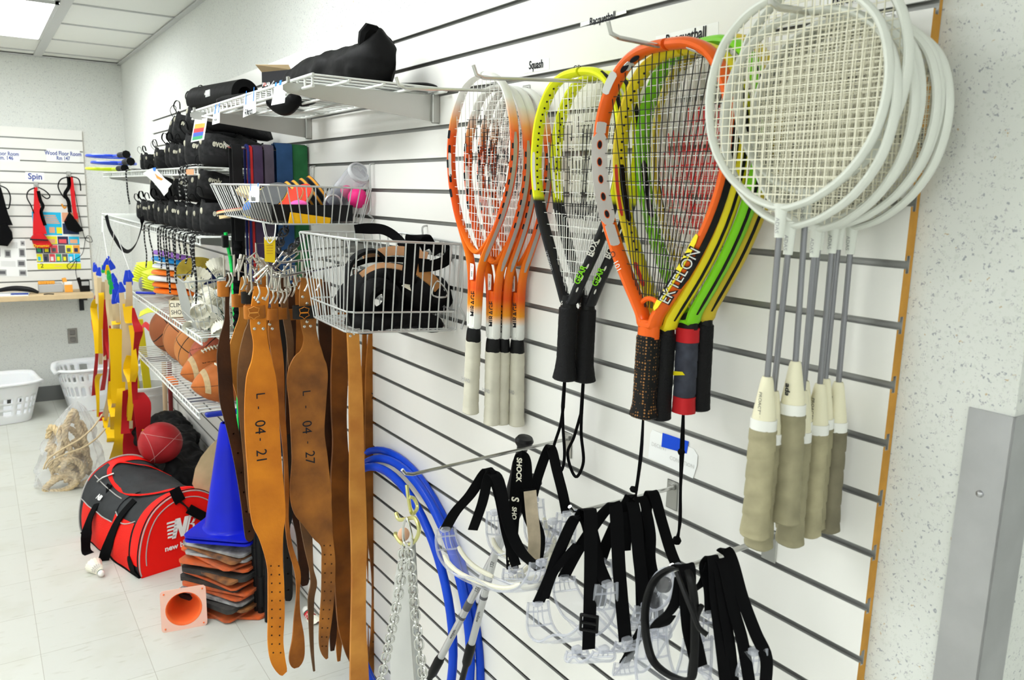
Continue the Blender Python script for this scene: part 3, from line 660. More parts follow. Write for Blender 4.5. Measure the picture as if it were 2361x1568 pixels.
# ------------------------------------------------------------------ goggles, poles, chain and hoops on the lower hooks
def lens_mat(name, col, alpha, rough=.03):
    m = bpy.data.materials.new(name); m.use_nodes = True; nt = m.node_tree; N = nt.nodes; L = nt.links
    N.remove(N['Principled BSDF']); out = N['Material Output']; tr = N.new('ShaderNodeBsdfTransparent'); gl = N.new('ShaderNodeBsdfPrincipled'); mx = N.new('ShaderNodeMixShader'); lw = N.new('ShaderNodeLayerWeight')
    tr.inputs[0].default_value = (.98, .98, .99, 1); gl.inputs['Base Color'].default_value = (*col, 1); gl.inputs['Roughness'].default_value = rough
    lw.inputs[0].default_value = .35; mr = N.new('ShaderNodeMapRange'); mr.inputs['To Min'].default_value = alpha; mr.inputs['To Max'].default_value = min(1, alpha + .55)
    L.new(lw.outputs['Facing'], mr.inputs[0]); L.new(mr.outputs[0], mx.inputs[0]); L.new(tr.outputs[0], mx.inputs[1]); L.new(gl.outputs[0], mx.inputs[2]); L.new(mx.outputs[0], out.inputs[0])
    MATS[name] = m; return m
M_lens = lens_mat('clear_polycarbonate', (.80, .82, .88), .07); M_lensrim = lens_mat('clear_plastic_rim', (.66, .68, .76), .28); M_pad = mat('cream_foam_pad', (.80, .77, .64), .6)
M_tint = lens_mat('grey_lens', (.05, .05, .055), .45)
def Q(t): return P(t[0], t[1], X=t[2])
def band(mb, pts, w=.019, wd=(1, -.35, 0), th=.0016, smooth=5, ws=None):
    mb.ribbon([Q(p) for p in pts], ws or [w] * len(pts), wd, th, smooth=smooth)
def goggle_body(t, A, B, sag, hd, h=.052, pad=False, rim=M_lensrim, lens=M_lens, fwd=(0, 0, 0)):
    """wrap-round eye guard hanging as a U between its two temples A and B"""
    A = Vector(A); B = Vector(B); mid = (A + B) / 2; ax = (A - B) / 2; dn = Vector((0, 0, -sag)) + Vector(fwd); hd = Vector(hd).normalized()
    def pt(a, s): 
        bul = 1 - .25 * (2 * s - 1) ** 2
        return mid + ax * (math.copysign(abs(cos(a)) ** .8, cos(a))) * (.93 + .07 * bul) + dn * (sin(a) ** .75 if sin(a) > 0 else 0) * (.85 + .15 * bul) + hd * (h * (s - .5) * (.62 + .38 * sin(a)))
    b = MB(); b.grid(lambda u, v: pt(pi * u, v), 33, 7); o = build('lens', b, lens, t); md = o.modifiers.new('s', 'SOLIDIFY'); md.thickness = .0014
    b = MB()
    for s in (0, 1):
        pts = [pt(pi * i / 30, s) + (Vector((0, 0, .010 * math.exp(-((i - 15) / 2.2) ** 2))) if s == 0 else Vector()) for i in range(31)]; b.tube(pts, .0021, 7)
    for a in (.12, .42, pi - .42, pi - .12): b.tube([pt(a, k / 6) for k in range(7)], .0015, 6)
    for a0, a1 in ((.05, .4), (pi - .4, pi - .05)):
        for s in (.3, .5, .7): b.tube([pt(a0 + (a1 - a0) * k / 5, s) for k in range(6)], .0011, 5)
    build('rim', b, rim, t)
    b = MB()
    for a in (.02, pi - .02):
        p = pt(a, .5); b.box(p + Vector((0, 0, .003)), (.016, .012, .010), bev=.002)
    build('strap_slot', b, rim, t)
    if pad:
        b = MB()
        for s, a0, a1 in ((.12, .55, pi - .55), (.88, .35, 1.45), (.88, pi - 1.2, pi - .3)):
            pts = []
            for k in range(13):
                a = a0 + (a1 - a0) * k / 12; p = pt(a, s); pts.append(p + (mid + dn * .25 - p).normalized() * .006)
            b.tube(pts, [.0028] + [.0042] * 11 + [.0028], 8)
        build('foam_pad', b, M_pad, t)
    return pt
def goggles(label, A, B, sag, hd, straps, pad=False, h=.052, rim=None, lens=None, group=None, w=.019, buckle=None, words=None, fwd=(0, 0, 0)):
    t = thing('goggles', label, 'goggles', Q(A), group=group)
    goggle_body(t, Q(A), Q(B), sag, hd, h, pad, rim or M_lensrim, lens or M_lens, fwd)
    for s in straps:
        b = MB(); band(b, s[0], s[1] if len(s) > 1 else w, s[2] if len(s) > 2 else (1, -.35, 0)); build('strap', b, M_web, t)
    if buckle:
        p = Q(buckle); b = MB(); rt = rotz(-.85)
        for dz in (-.013, 0, .013): b.box(p + Vector((0, 0, dz)), (.030, .006, .0055), rot=rt, bev=.0015)
        for sx in (-1, 1): b.box(p + rt @ Vector((sx * .0135, 0, 0)), (.0045, .006, .031), rot=rt, bev=.0015)
        build('buckle', b, M_blackplastic, t)
    for (s, p, up, h_) in (words or []):
        text('lettering', s, Q(p) + Vector((-.0012, -.0022, 0)), up, (0.55, -.84, 0) if up[2] > 0 else (.6, -.8, 0), h_, M_pad, t, bold=.03)
    return t
# near-left hook with the first goggles
gy1, gz1 = P(1311, 1010, X=PX).y, P(1311, 1012, X=PX).z
hook('metal hook near the bottom carrying the chain and cream padded goggles', gy1, gz1, .365, rise=-.012, tip=.012)
G1 = 'cream padded goggles on one hook'
goggles('clear goggles with cream foam pads hanging lowest beside the blue hoops', (1026, 1218, .63), (1248, 1296, .70), .072, (.8, -.5, .1),
        [([(1026, 1222, .63), (1050, 1180, .64), (1085, 1140, .655), (1118, 1090, .670), (1130, 1088, .675), (1150, 1110, .68), (1170, 1200, .69), (1200, 1270, .70), (1245, 1312, .70)],), ([(1090, 1222, .66), (1112, 1160, .665), (1130, 1092, .672), (1150, 1140, .69), (1168, 1230, .70), (1190, 1305, .70)], .017)], pad=True, group=None)
goggles('goggles whose strap carries cream block letters down its length', (1182, 1312, .72), (1262, 1250, .80), .040, (.7, -.7, .1),
        [([(1182, 1312, .72), (1180, 1250, .725), (1188, 1150, .74), (1197, 1065, .755), (1204, 1052, .76), (1212, 1070, .77), (1214, 1120, .78), (1213, 1180, .79)], .021)], pad=True,
        words=[('SHOCK', (1196, 1082, .748), (0, 0, -1), .009), ('S', (1187, 1150, .738), (0, 0, -1), .013), ('SHO', (1185, 1182, .733), (0, 0, -1), .008), ('SHAM', (1177, 1290, .718), (0, 0, -1), .010), ('S', (1178, 1262, .722), (0, 0, -1), .013)])
goggles('cream padded goggles nearest the wall with a strap at each side', (1232, 1150, .82), (1306, 1182, .84), .085, (.7, -.7, .1),
        [([(1226, 1155, .82), (1240, 1100, .83), (1262, 1040, .845), (1272, 1036, .85), (1284, 1085, .845), (1298, 1140, .84), (1306, 1182, .84)],)], pad=True)
t = thing('goggles', 'goggles shown only by a long tan elastic band between black straps', 'goggles', P(1228, 1290, X=.76))
b = MB(); band(b, [(1222, 1132, .755), (1226, 1180, .755), (1232, 1240, .752), (1230, 1290, .75)], .022); build('elastic_band', b, mat('tan_elastic', (.66, .55, .40), .8, var=.3, vscale=40), t)
b = MB(); band(b, [(1217, 1128, .760), (1220, 1180, .760), (1240, 1240, .758), (1233, 1300, .755)], .026); build('strap', b, M_web, t)
pt_ = goggle_body(t, P(1140, 1180, X=.74), P(1275, 1200, X=.80), .085, (.8, -.5, 0), .045, True)
# trekking poles
def pole(label, top, bot, stops):
    a = P(top[0], top[1], X=top[2]); c = P(bot[0], bot[1], X=bot[2]); d = (c - a).normalized(); Ln = (c - a).length
    t = thing('trekking_pole', label, 'trekking pole', a, group=None); rt = align(-d)
    b = MB(); b.lathe(a + d * .055, [(.0125, -.075), (.0125, -.02), (.014, .0), (.0115, .025), (.013, .038), (.019, .045), (.021, .052), (.017, .058), (.0001, .060)], 16, rot=rt, sy=.85); build('handle', b, M_blackplastic, t)
    b = MB(); b.cyl(a + d * .12, a + d * (Ln * .80), .0082, .0078, 12); build('upper_shaft', b, mat('pole_silver', (.55, .55, .56), .3, .5), t)
    b = MB(); b.cyl(a + d * (Ln * .50), a + d * (Ln * .535), .0086, n=12); b.cyl(a + d * (Ln * .565), a + d * (Ln * .575), .0086, n=12); build('dark_band', b, mat('pole_graphite', (.10, .10, .11), .4), t)
    b = MB(); b.lathe(a + d * (Ln * .80), [(.0065, -.14), (.0068, -.03), (.0105, -.02), (.0110, .02), (.0092, .03)], 14, rot=rt); build('locking_collar', b, M_blackplastic, t)
    b = MB(); b.cyl(a + d * (Ln * .80 + .1), c, .0062, n=10); build('lower_shaft', b, M_blackplastic, t)
    side = d.cross(Vector((-.7, -.7, 0))).normalized()
    for q, s_ in ((.64, 'walker'), (.44, '125')): text('lettering', s_, a + d * (Ln * q) + Vector((-.62, -.62, 0)) * .0098, d * -1, d.cross(Vector((.62, .62, 0))), .007, M_ink, t)
    return t
pole('silver trekking pole with black knob handle standing up above the goggles hook', (1210, 1012, .86), (1052, 1620, .80), None)
pole('silver trekking pole crossing behind the goggles towards the chain', (1232, 1105, .88), (955, 1632, .74), None)
# chain belt
t = thing('dip_belt', 'steel chain and pale grey belt hanging from brass hooks at a hook tip', 'weight belt', P(935, 1125, X=.60))
Xc = .60
def link(mb, c, d, w, l=.021, wd=.0075, r=.0021):
    d = d.normalized(); w = (w - d * w.dot(d)).normalized(); pts = []
    for k in range(16):
        a = 2 * pi * k / 16; pts.append(c + w * (wd * cos(a)) + d * ((l / 2 - wd) * (1 if sin(a) > 0 else -1) * min(1, abs(sin(a)) * 3) + wd * sin(a)))
    mb.tube(pts, r, 6, closed=True)
def chain(mb, pts, l=.021, r=.0021):
    c = catmull(pts, 20); d0 = 0; acc = 0; i = 0; step = l - 2.3 * r - .003; nxt = 0; k = 0
    for i in range(1, len(c)):
        seg = (c[i] - c[i - 1]).length; acc += seg
        if acc >= nxt:
            dd = (c[min(len(c) - 1, i + 2)] - c[max(0, i - 3)]); w = Vector((.75, -.6, 0)) if k % 2 else Vector((.6, .75, 0)); link(mb, c[i], dd, w, l, l * .36, r); nxt += step; k += 1
b = MB(); chain(b, [P(930, 1262, X=Xc), P(925, 1330, X=Xc), P(912, 1410, X=Xc - .01), P(893, 1500, X=Xc - .01), P(872, 1600, X=Xc - .02)]); build('chain', b, M_chrome, t)
b = MB(); chain(b, [P(942, 1262, X=Xc), P(950, 1330, X=Xc + .01), P(957, 1410, X=Xc + .02), P(968, 1500, X=Xc + .02), P(980, 1600, X=Xc + .03)]); build('chain', b, M_chrome, t)
M_brass = mat('brassy_wire', (.62, .60, .25), .3, .8)
b = MB()
b.tube([P(938, 1118, X=Xc), P(942, 1150, X=Xc), P(950, 1185, X=Xc + .01), P(962, 1170, X=Xc + .01), P(955, 1150, X=Xc + .01), P(944, 1146, X=Xc)], .0033, 8, smooth=6); build('carabiner', b, M_brass, t)
b = MB(); b.tube([P(913, 1182, X=Xc), P(920, 1198, X=Xc), P(938, 1196, X=Xc), P(958, 1196, X=Xc), P(966, 1225, X=Xc), P(952, 1252, X=Xc), P(928, 1254, X=Xc), P(913, 1236, X=Xc), P(912, 1228, X=Xc)], .0036, 8, smooth=6); build('s_hook', b, M_brass, t)
b = MB(); b.tube([P(937, 1195, X=Xc - .005), P(930, 1215, X=Xc - .005), P(932, 1250, X=Xc - .005), P(946, 1262, X=Xc - .005), P(950, 1240, X=Xc - .005), P(942, 1205, X=Xc - .005)], .0024, 8, smooth=5, closed=True); build('quick_link', b, M_chrome, t)
b = MB(); b.ball(P(931, 1232, X=Xc + .01), .011, 14, (1, 1, 1.15)); build('tan_knob', b, mat('tan_rubber', (.72, .42, .28), .6), t)
M_pgrey = mat('pale_grey_pad', (.60, .60, .58), .8, var=.08)
b = MB(); b.ribbon([P(940, 1258, X=Xc + .03), P(932, 1330, X=Xc + .03), P(928, 1430, X=Xc + .04), P(930, 1520, X=Xc + .045), P(935, 1640, X=Xc + .05)], [.022, .036, .052, .062, .075], (.35, -1, 0), .010, smooth=5); build('belt_pad', b, M_pgrey, t)
b = MB(); b.ribbon([P(952, 1250, X=Xc + .02), P(956, 1330, X=Xc + .03), P(960, 1440, X=Xc + .04), P(966, 1600, X=Xc + .05)], .009, (.5, -1, 0), .004, smooth=5); build('edge_strap', b, mat('mid_grey_web', (.34, .35, .34), .7), t)
# hoops
def hoop(label, p1, p2, p3, X, r, m):
    a, c, d = [P(*q, X=X) for q in (p1, p2, p3)]
    ax, ay, bx_, by, cx_, cy_ = a.y, a.z, c.y, c.z, d.y, d.z
    D_ = 2 * (ax * (by - cy_) + bx_ * (cy_ - ay) + cx_ * (ay - by))
    ux = ((ax * ax + ay * ay) * (by - cy_) + (bx_ * bx_ + by * by) * (cy_ - ay) + (cx_ * cx_ + cy_ * cy_) * (ay - by)) / D_
    uy = ((ax * ax + ay * ay) * (cx_ - bx_) + (bx_ * bx_ + by * by) * (ax - cx_) + (cx_ * cx_ + cy_ * cy_) * (bx_ - ax)) / D_
    R_ = math.hypot(ax - ux, ay - uy); print('hoop', ux, uy, R_)
    b = MB(); b.tube([(X - .006 * cos(k * pi / 32), ux + R_ * cos(k * pi / 32), uy + R_ * sin(k * pi / 32)) for k in range(64)], r, 12, closed=True)
    return tag(build('hoop', b, m, None), label, 'hoop', 'blue hoops behind the leather belts')
M_hoop = mat('blue_tubing', (.008, .07, .62), .35, coat=.2, col2=(.006, .05, .50), vscale=4)
hoop('blue hoop hanging in front of its fellows, its edge furthest to the left', (888, 1085), (985, 1225), (1040, 1500), .895, .0115, M_hoop)
hoop('blue hoop in the middle of the three behind the chain', (888, 1058), (1012, 1205), (1072, 1420), .915, .0115, M_hoop)
hoop('blue hoop whose edge is furthest to the right behind the trekking poles', (890, 1040), (1048, 1262), (1100, 1500), .936, .0105, M_hoop)
# second goggles hook
gy2, gz2 = P(1552, 1125, X=PX).y, P(1552, 1125, X=PX).z
hook('metal hook in the middle of the lower row holding black strapped clear goggles', gy2, gz2, .222, rise=0, tip=.012)
G2 = None
goggles('clear goggles whose broad strap has a black buckle and hangs straight down', (1345, 1378, .735), (1372, 1372, .76), .0, (0, 0, 1),
        [([(1345, 1440, .74), (1350, 1300, .742), (1352, 1185, .745), (1358, 1174, .748), (1364, 1190, .75), (1366, 1300, .74), (1362, 1400, .735), (1358, 1498, .73)], .0205)], buckle=(1359, 1437, .728)) if 0 else None
t = thing('goggles', 'clear goggles whose broad strap has a black buckle and hangs straight down', 'goggles', P(1358, 1500, X=.73))
b = MB(); band(b, [(1336, 1195, .742), (1345, 1176, .738), (1356, 1174, .735), (1362, 1190, .732), (1362, 1300, .730), (1360, 1400, .728), (1357, 1497, .726)], .0205); build('strap', b, M_web, t)
b = MB(); band(b, [(1352, 1180, .75), (1372, 1260, .752), (1384, 1340, .754), (1382, 1398, .755)], .0205); build('strap', b, M_web, t)
p = P(1358, 1437, X=.723); b = MB(); rt = rotz(-.85)
for dz in (-.012, 0, .012): b.box(p + Vector((0, 0, dz)), (.028, .005, .0050), rot=rt, bev=.0015)
for sx in (-1, 1): b.box(p + rt @ Vector((sx * .0125, 0, 0)), (.0042, .005, .029), rot=rt, bev=.0015)
build('buckle', b, M_blackplastic, t)
goggle_body(t, P(1330, 1500, X=.72), P(1392, 1500, X=.735), .020, (.7, -.7, .2), .05)
goggles('clear goggles at the hook tip, strap slanting away to the left', (1240, 1388, .70), (1400, 1345, .75), .082, (.8, -.5, .1),
        [([(1242, 1388, .70), (1268, 1330, .705), (1290, 1270, .715), (1322, 1200, .725), (1338, 1192, .73), (1352, 1200, .74), (1376, 1290, .75), (1398, 1345, .75)], .020), ([(1256, 1380, .705), (1275, 1325, .71), (1300, 1290, .72), (1330, 1255, .73)], .014)])
goggles('clear goggles with a long strap ending low in a taped black tip', (1300, 1330, .745), (1446, 1478, .77), .040, (.7, -.6, .2),
        [([(1300, 1330, .745), (1335, 1265, .75), (1382, 1195, .765), (1408, 1166, .77), (1418, 1164, .772), (1422, 1200, .772), (1428, 1320, .772), (1442, 1478, .77)], .021)])
goggles('clear goggles with clip ends high behind the broad straps', (1385, 1292, .78), (1490, 1395, .80), .060, (.7, -.6, .2),
        [([(1385, 1292, .78), (1400, 1250, .785), (1428, 1190, .79), (1448, 1156, .795), (1456, 1152, .80), (1466, 1200, .80), (1474, 1290, .80), (1488, 1395, .80)], .020), ([(1440, 1180, .79), (1442, 1230, .79), (1440, 1270, .79)], .02)])
goggles('clear goggles with twisted thin looking strap in the middle of the hook', (1478, 1430, .81), (1520, 1440, .83), .030, (.7, -.6, .2),
        [([(1478, 1430, .81), (1476, 1330, .815), (1474, 1250, .82), (1462, 1170, .825), (1474, 1146, .83), (1486, 1160, .83), (1500, 1230, .83), (1500, 1290, .83), (1514, 1360, .83), (1520, 1440, .83)], .016, [(1, -.35, 0)] * 3 + [(1, -.2, 0)] * 3 + [(1, -.8, 0)] * 2 + [(.2, -1, 0)] + [(1, -.3, 0)])])
goggles('clear goggles with straight strap nearest the plate of the middle hook', (1440, 1528, .80), (1562, 1308, .84), .050, (.7, -.6, .2),
        [([(1440, 1528, .80), (1465, 1480, .80), (1490, 1420, .81), (1492, 1300, .83), (1490, 1190, .845), (1497, 1138, .85), (1508, 1140, .85), (1525, 1200, .85), (1546, 1270, .845), (1562, 1308, .84)], .018)])
# third goggles hook
gy3, gz3 = P(1775, 1262, X=PX).y, P(1775, 1238, X=PX).z
hook('thick metal hook at the lower right below the badminton grips', gy3, gz3, .205, rise=-.004, tip=.010, r=.0042)
t = thing('goggles', 'black framed goggles at the lower right with two small grey lenses', 'goggles', P(1560, 1312, X=.74))
ring = [(1574, 1310, .745), (1545, 1312, .742), (1512, 1335, .738), (1494, 1372, .735), (1487, 1420, .732), (1492, 1480, .73), (1510, 1530, .73), (1555, 1562, .735), (1592, 1566, .74), (1600, 1520, .745), (1602, 1440, .745), (1600, 1380, .745), (1590, 1330, .745)]
b = MB(); b.tube([Q(p) for p in ring], .0042, 9, smooth=5, closed=True, ref=(1, -.5, 0), ry=.006); build('frame', b, M_blackplastic, t)
b = MB(); b.tube([Q(p) for p in [(1560, 1318, .73), (1580, 1370, .728), (1600, 1420, .728), (1612, 1448, .73), (1631, 1464, .735)]], .0036, 8, smooth=5); b.tube([Q(p) for p in [(1618, 1396, .75), (1604, 1430, .748), (1600, 1480, .745), (1590, 1560, .745)]], .0036, 8, smooth=5); build('temple_arm', b, M_blackplastic, t)
for c_, a_ in ((1512, 1350), (1520, 1388)):
    pass
def blob(cx_, cy_, rx, ry, X, n=20, th=.004, rotd=0):
    o = []
    for k in range(n):
        a = 2 * pi * k / n; dx, dy = rx * cos(a), ry * sin(a); r_ = radians(rotd); o.append(P(cx_ + dx * cos(r_) - dy * sin(r_), cy_ + dx * sin(r_) + dy * cos(r_), X=X))
    return o
b = MB(); b.prism(blob(1524, 1358, 26, 48, .745, rotd=20), (.002, -.002, 0)); build('lens', b, M_lens, t)
b = MB(); b.tube(blob(1524, 1358, 27, 50, .744, rotd=20), .0022, 7, closed=True); build('inner_rim', b, M_lensrim, t)
b = MB(); b.prism(blob(1527, 1348, 15, 19, .740, rotd=10), (.003, -.003, 0)); build('grey_lens', b, M_tint, t)
b = MB(); b.prism(blob(1503, 1384, 10, 20, .740, rotd=-10), (.003, -.003, 0)); build('grey_lens', b, M_tint, t)
b = MB(); band(b, [(1558, 1306, .742), (1572, 1302, .745), (1584, 1310, .745), (1586, 1380, .745), (1592, 1450, .75), (1604, 1500, .755), (1612, 1538, .76)], .024); build('strap', b, M_web, t)
b = MB(); band(b, [(1568, 1330, .735), (1560, 1380, .735), (1545, 1410, .733), (1522, 1430, .73), (1510, 1445, .73)], .016); build('strap', b, M_web, t)
goggles('clear goggles hanging below the black frame, smeared lens', (1505, 1440, .745), (1610, 1470, .77), .10, (.7, -.6, .2), [([(1545, 1420, .745), (1530, 1440, .745), (1508, 1448, .745)], .018)], h=.06)
goggles('clear goggles with the upper ends of its strap gathered near the hook', (1635, 1412, .78), (1740, 1500, .81), .075, (.7, -.6, .2),
        [([(1638, 1415, .78), (1636, 1360, .785), (1625, 1310, .79), (1632, 1288, .79), (1645, 1290, .79), (1650, 1380, .785), (1662, 1480, .78), (1676, 1600, .775)], .017), ([(1600, 1360, .78), (1618, 1345, .785), (1628, 1320, .79), (1636, 1296, .79)], .012)])
goggles('clear goggles whose doubled strap reaches furthest right below the badminton grips', (1690, 1600, .80), (1770, 1600, .83), .05, (.7, -.6, .2),
        [([(1660, 1275, .81), (1675, 1268, .815), (1690, 1300, .815), (1712, 1380, .815), (1742, 1460, .815), (1767, 1520, .82), (1762, 1600, .82)], .018), ([(1650, 1290, .80), (1668, 1300, .80), (1690, 1400, .80), (1712, 1480, .80), (1732, 1600, .80)], .017), ([(1655, 1300, .795), (1672, 1420, .79), (1684, 1500, .79), (1694, 1600, .79)], .016)])
# ------------------------------------------------------------------ wire shelves on steel brackets
def bracket(t, y, z, x_tip, name='bracket', h=.062):
    b = MB(); zt = z - .010
    poly = [(PX - .004, y, zt), (x_tip + .01, y, zt - .004), (x_tip, y, zt - .010), (x_tip, y, zt - .020), (x_tip + .010, y, zt - .026), (PX - .004, y, zt - h)]
    b.prism(poly, (0, .003, 0)); b.box((PX - .010, y - .004, zt - h / 2), (.020, .011, h + .006), bev=.002); b.box((x_tip + .012, y + .0015, zt + .002), (.008, .006, .014), bev=.002)
    build(name, b, M_steel, t)
def wire_shelf(label, x0, y0, y1, z, brackets, long_at=(.25, .5, .75), x1=.938, step=.046, r=.0026, lip=.024, xt=None):
    t = thing('wire_shelf', label, 'shelf', ((x0 + x1) / 2, (y0 + y1) / 2, z), group='white wire shelves on the slotted wall')
    b = MB(); n = int(round((y1 - y0) / step))
    for i in range(n + 1):
        y = y0 + (y1 - y0) * i / n; b.tube([(x1, y, z), (x0 + .003, y, z), (x0, y, z - .003), (x0, y, z - lip)], r, 6)
    build('cross_wires', b, M_wirewhite, t)
    b = MB(); R_ = .0036
    for q in long_at: x = x0 + (x1 - x0) * q; b.cyl((x, y0 - .010, z - r - R_), (x, y1 + .010, z - r - R_), R_, n=8)
    b.cyl((x1 - .003, y0 - .008, z - r - R_), (x1 - .003, y1 + .008, z - r - R_), R_, n=8)
    build('support_rods', b, M_wirewhite, t)
    b = MB(); b.cyl((x0 - .002, y0 - .012, z - .001), (x0 - .002, y1 + .012, z - .001), R_, n=8); b.cyl((x0 - .002, y0 - .010, z - lip), (x0 - .002, y1 + .010, z - lip), R_, n=8)
    build('front_lip', b, M_wirewhite, t)
    for y in brackets: bracket(t, y, z, xt if xt else x0 - .005)
    return t
ZS1 = .240 + CAMZ
wire_shelf('topmost white wire shelf, carrying black bags and a small black box', .617, 1.69, 2.78, ZS1, (1.745, 2.62), xt=.572)
XS = .640; ZS2, ZS3, ZS4, ZS5 = .066 + CAMZ, -.170 + CAMZ, -.525 + CAMZ, -.820 + CAMZ
wire_shelf('upper shoe shelf of white wire with racquets at its far end', XS, 2.86, 5.15, ZS2, (3.25, 4.9), long_at=(.33, .66))
wire_shelf('lower shoe shelf of white wire with long laces hanging off it', XS, 2.87, 5.30, ZS3, (3.2, 4.0, 5.25), long_at=(.33, .66))
wire_shelf('white wire shelf carrying plastic discs, cones and a basket of shuttlecocks', XS, 2.91, 4.42, ZS4, (3.3, 4.2), long_at=(.33, .66))
wire_shelf('lowest white wire shelf, under the row of basketballs', XS, 3.00, 4.40, ZS5, (3.3, 4.2), long_at=(.33, .66))
# ------------------------------------------------------------------ cards hanging off the shelf lips
def card(label, pts, lines=None, m=None, tape=None, name='label_card', cat='label', th=.0006, body=True):
    """pts = 4 room points: top-left, top-right, bottom-right, bottom-left as seen from the room"""
    tl, tr, br_, bl = [Vector(p) for p in pts]; n = (tr - tl).cross(tl - bl).normalized()
    t = thing(name, label, cat, (bl + br_) / 2)
    b = MB(); b.prism([tl, tr, br_, bl], -n * th); build('card', b, m or M_paper, t)
    xd = (tr - tl).normalized(); yd = (tl - bl).normalized(); w, h = (tr - tl).length, (tl - bl).length; c = (tl + tr + br_ + bl) / 4
    for (s, u, v, size, mm, *k) in (lines or []):
        text('lettering', s, tl + (tr - tl) * u + (bl - tl) * v + n * .0004, xd, yd, size, mm, t, bold=.02, sx=k[0] if k else 1)
    for (u, v, wd, ln, *mm) in (tape or []):
        p = tl + (tr - tl) * u + (bl - tl) * v; b = MB(); b.box((0, 0, 0), (wd, ln, .0006)); rt = Matrix([xd, yd, n]).transposed(); b.v = [p + n * .0009 + rt @ q for q in b.v]; build('tape', b, mm[0] if mm else M_bluetape2, t)
    return t
def cardX(label, x, tlpx, brpx, **k):        # card in a plane X = x, seen between two photo points
    a = P(*tlpx, X=x); c = P(*brpx, X=x); 
    return card(label, [(x, a.y, a.z), (x, c.y, a.z), (x, c.y, c.z), (x, a.y, c.z)], **k)
card('white card with HR Monitors printed low on it, taped to the top shelf', [P(563, 224, X=.610), P(590, 213, X=.610), P(590, 259, X=.610), P(560, 271, X=.610)], lines=[('HR Monitors', .5, .82, .0165, M_ink, .56)], tape=[(.2, .08, .004, .035), (.85, .05, .004, .035)])
card('blank white card taped beside the front tip of the near bracket', [P(634, 196, X=.612), P(660, 190, X=.612), P(656, 237, X=.612), P(625, 243, X=.612)], tape=[(.1, -.02, .010, .010), (.5, -.05, .014, .012)])
card('narrow white card at the far end of the top shelf', [P(493, 252, X=.612), P(507, 247, X=.612), P(506, 283, X=.612), P(489, 288, X=.612)], lines=[('Yoga Room', .5, .72, .008, M_ink, .7)], tape=[(.3, .05, .008, .030), (.9, .05, .005, .030)])
t = thing('colour_chart', 'small chart with orange, red, blue and green rows hanging from a white clip', 'sign', P(460, 325, X=.606)); x = .606
q = [P(449, 275, X=x), P(478, 272, X=x), P(470, 322, X=x), P(440, 328, X=x)]
def quad_rows(t, q, rows, lift=.0005):
    tl, tr, br_, bl = q; n = (tr - tl).cross(tl - bl).normalized()
    for (u0, v0, u1, v1, nm, m) in rows:
        f = lambda u, v: (tl * (1 - u) + tr * u) * (1 - v) + (bl * (1 - u) + br_ * u) * v + n * lift
        b = MB(); b.prism([f(u0, v0), f(u1, v0), f(u1, v1), f(u0, v1)], n * .0002); build(nm, b, m, t)
b = MB(); n_ = (q[1] - q[0]).cross(q[0] - q[3]).normalized(); b.prism(q, -n_ * .0006); build('card', b, M_paper, t)
cc = {k: mat(k + '_cell', c, .6) for k, c in dict(orange=(.85, .38, .06), red=(.72, .05, .06), blue=(.06, .12, .55), green=(.05, .35, .16), skin=(.80, .42, .25), cyan=(.03, .50, .80), yellow=(.85, .80, .03), darkblue=(.03, .04, .10), pinkred=(.75, .10, .12), white=(.85, .85, .83), greyc=(.42, .42, .42), dgrey=(.12, .12, .13)).items()}
quad_rows(t, q, [(.12, .22, .9, .42, 'orange_row', cc['orange']), (.1, .42, .88, .60, 'red_row', cc['red']), (.1, .60, .88, .78, 'blue_row', cc['blue']), (.1, .78, .88, .93, 'green_row', cc['green'])])
b = MB(); b.tube([P(447, 262, X=.60), P(452, 272, X=.604), P(462, 268, X=.606), P(492, 272, X=.612)], .003, 6, smooth=4); build('clip', b, M_paper, t)
# ------------------------------------------------------------------ things on the top shelf
def lumpy(label, name, cat, axis, rx, ry, m, amp=.12, seed=0, n=28, nv=26, ends=.5, up=(0, 0, 1), hollow=False, fold=7, extra=None):
    """soft rolled or stuffed shape along axis points"""
    rnd = random.Random(seed); c = catmull(axis, 8); N_ = len(c); b = MB(); ph = [rnd.uniform(0, 6) for _ in range(8)]
    def fn(u, v):
        f = v * (N_ - 1); i = min(N_ - 2, int(f)); p = c[i].lerp(c[i + 1], f - i); t = (c[min(N_ - 1, i + 1)] - c[max(0, i)]).normalized()
        w = Vector(up) - t * Vector(up).dot(t); w.normalize(); s = t.cross(w); a = 2 * pi * u
        e = min(1, (min(v, 1 - v) / .10 + .02) ** ends) if ends else 1
        k = 1 + amp * (sin(3 * a + ph[0] + 5 * v) * .35 + sin(fold * v + ph[1] + a) * .3 + sin(2 * a + ph[2] - 9 * v) * .35 + sin(7 * a + ph[3] + 3 * v) * .18 + sin(17 * v + 5 * a + ph[4]) * .12)
        q = p + w * (ry * k * e * sin(a)) + s * (rx * k * e * cos(a))
        return q + (Vector(extra(u, v)) if extra else Vector())
    b.grid(fn, n, nv, closed_u=True)
    o = len(b.v) - n * nv; b.f.append(list(range(o + n - 1, o - 1, -1))); b.m.append(0); b.f.append([o + n * (nv - 1) + k for k in range(n)]); b.m.append(0)
    return b
zt = ZS1 + .003
M_nyl = mat('black_nylon', (.006, .006, .0062), .55, bump=.35, bscale=35)
t = thing('drawstring_bag', 'large limp black drawstring bag lying on the top shelf, corner sticking up', 'bag', (.74, 2.0, zt))
a1, a2 = P(668, 152, Y=2.25), P(888, 132, Y=1.85)
def ex(u, v):
    a = 2 * pi * u; pk = max(0, sin(a)) ** 3 * math.exp(-((v - .80) / .06) ** 2) * .045; tail = -.02 * max(0, v - .8) * (1 if sin(a) < 0 else 0)
    return (0, 0, pk + tail)
zc = zt + .052
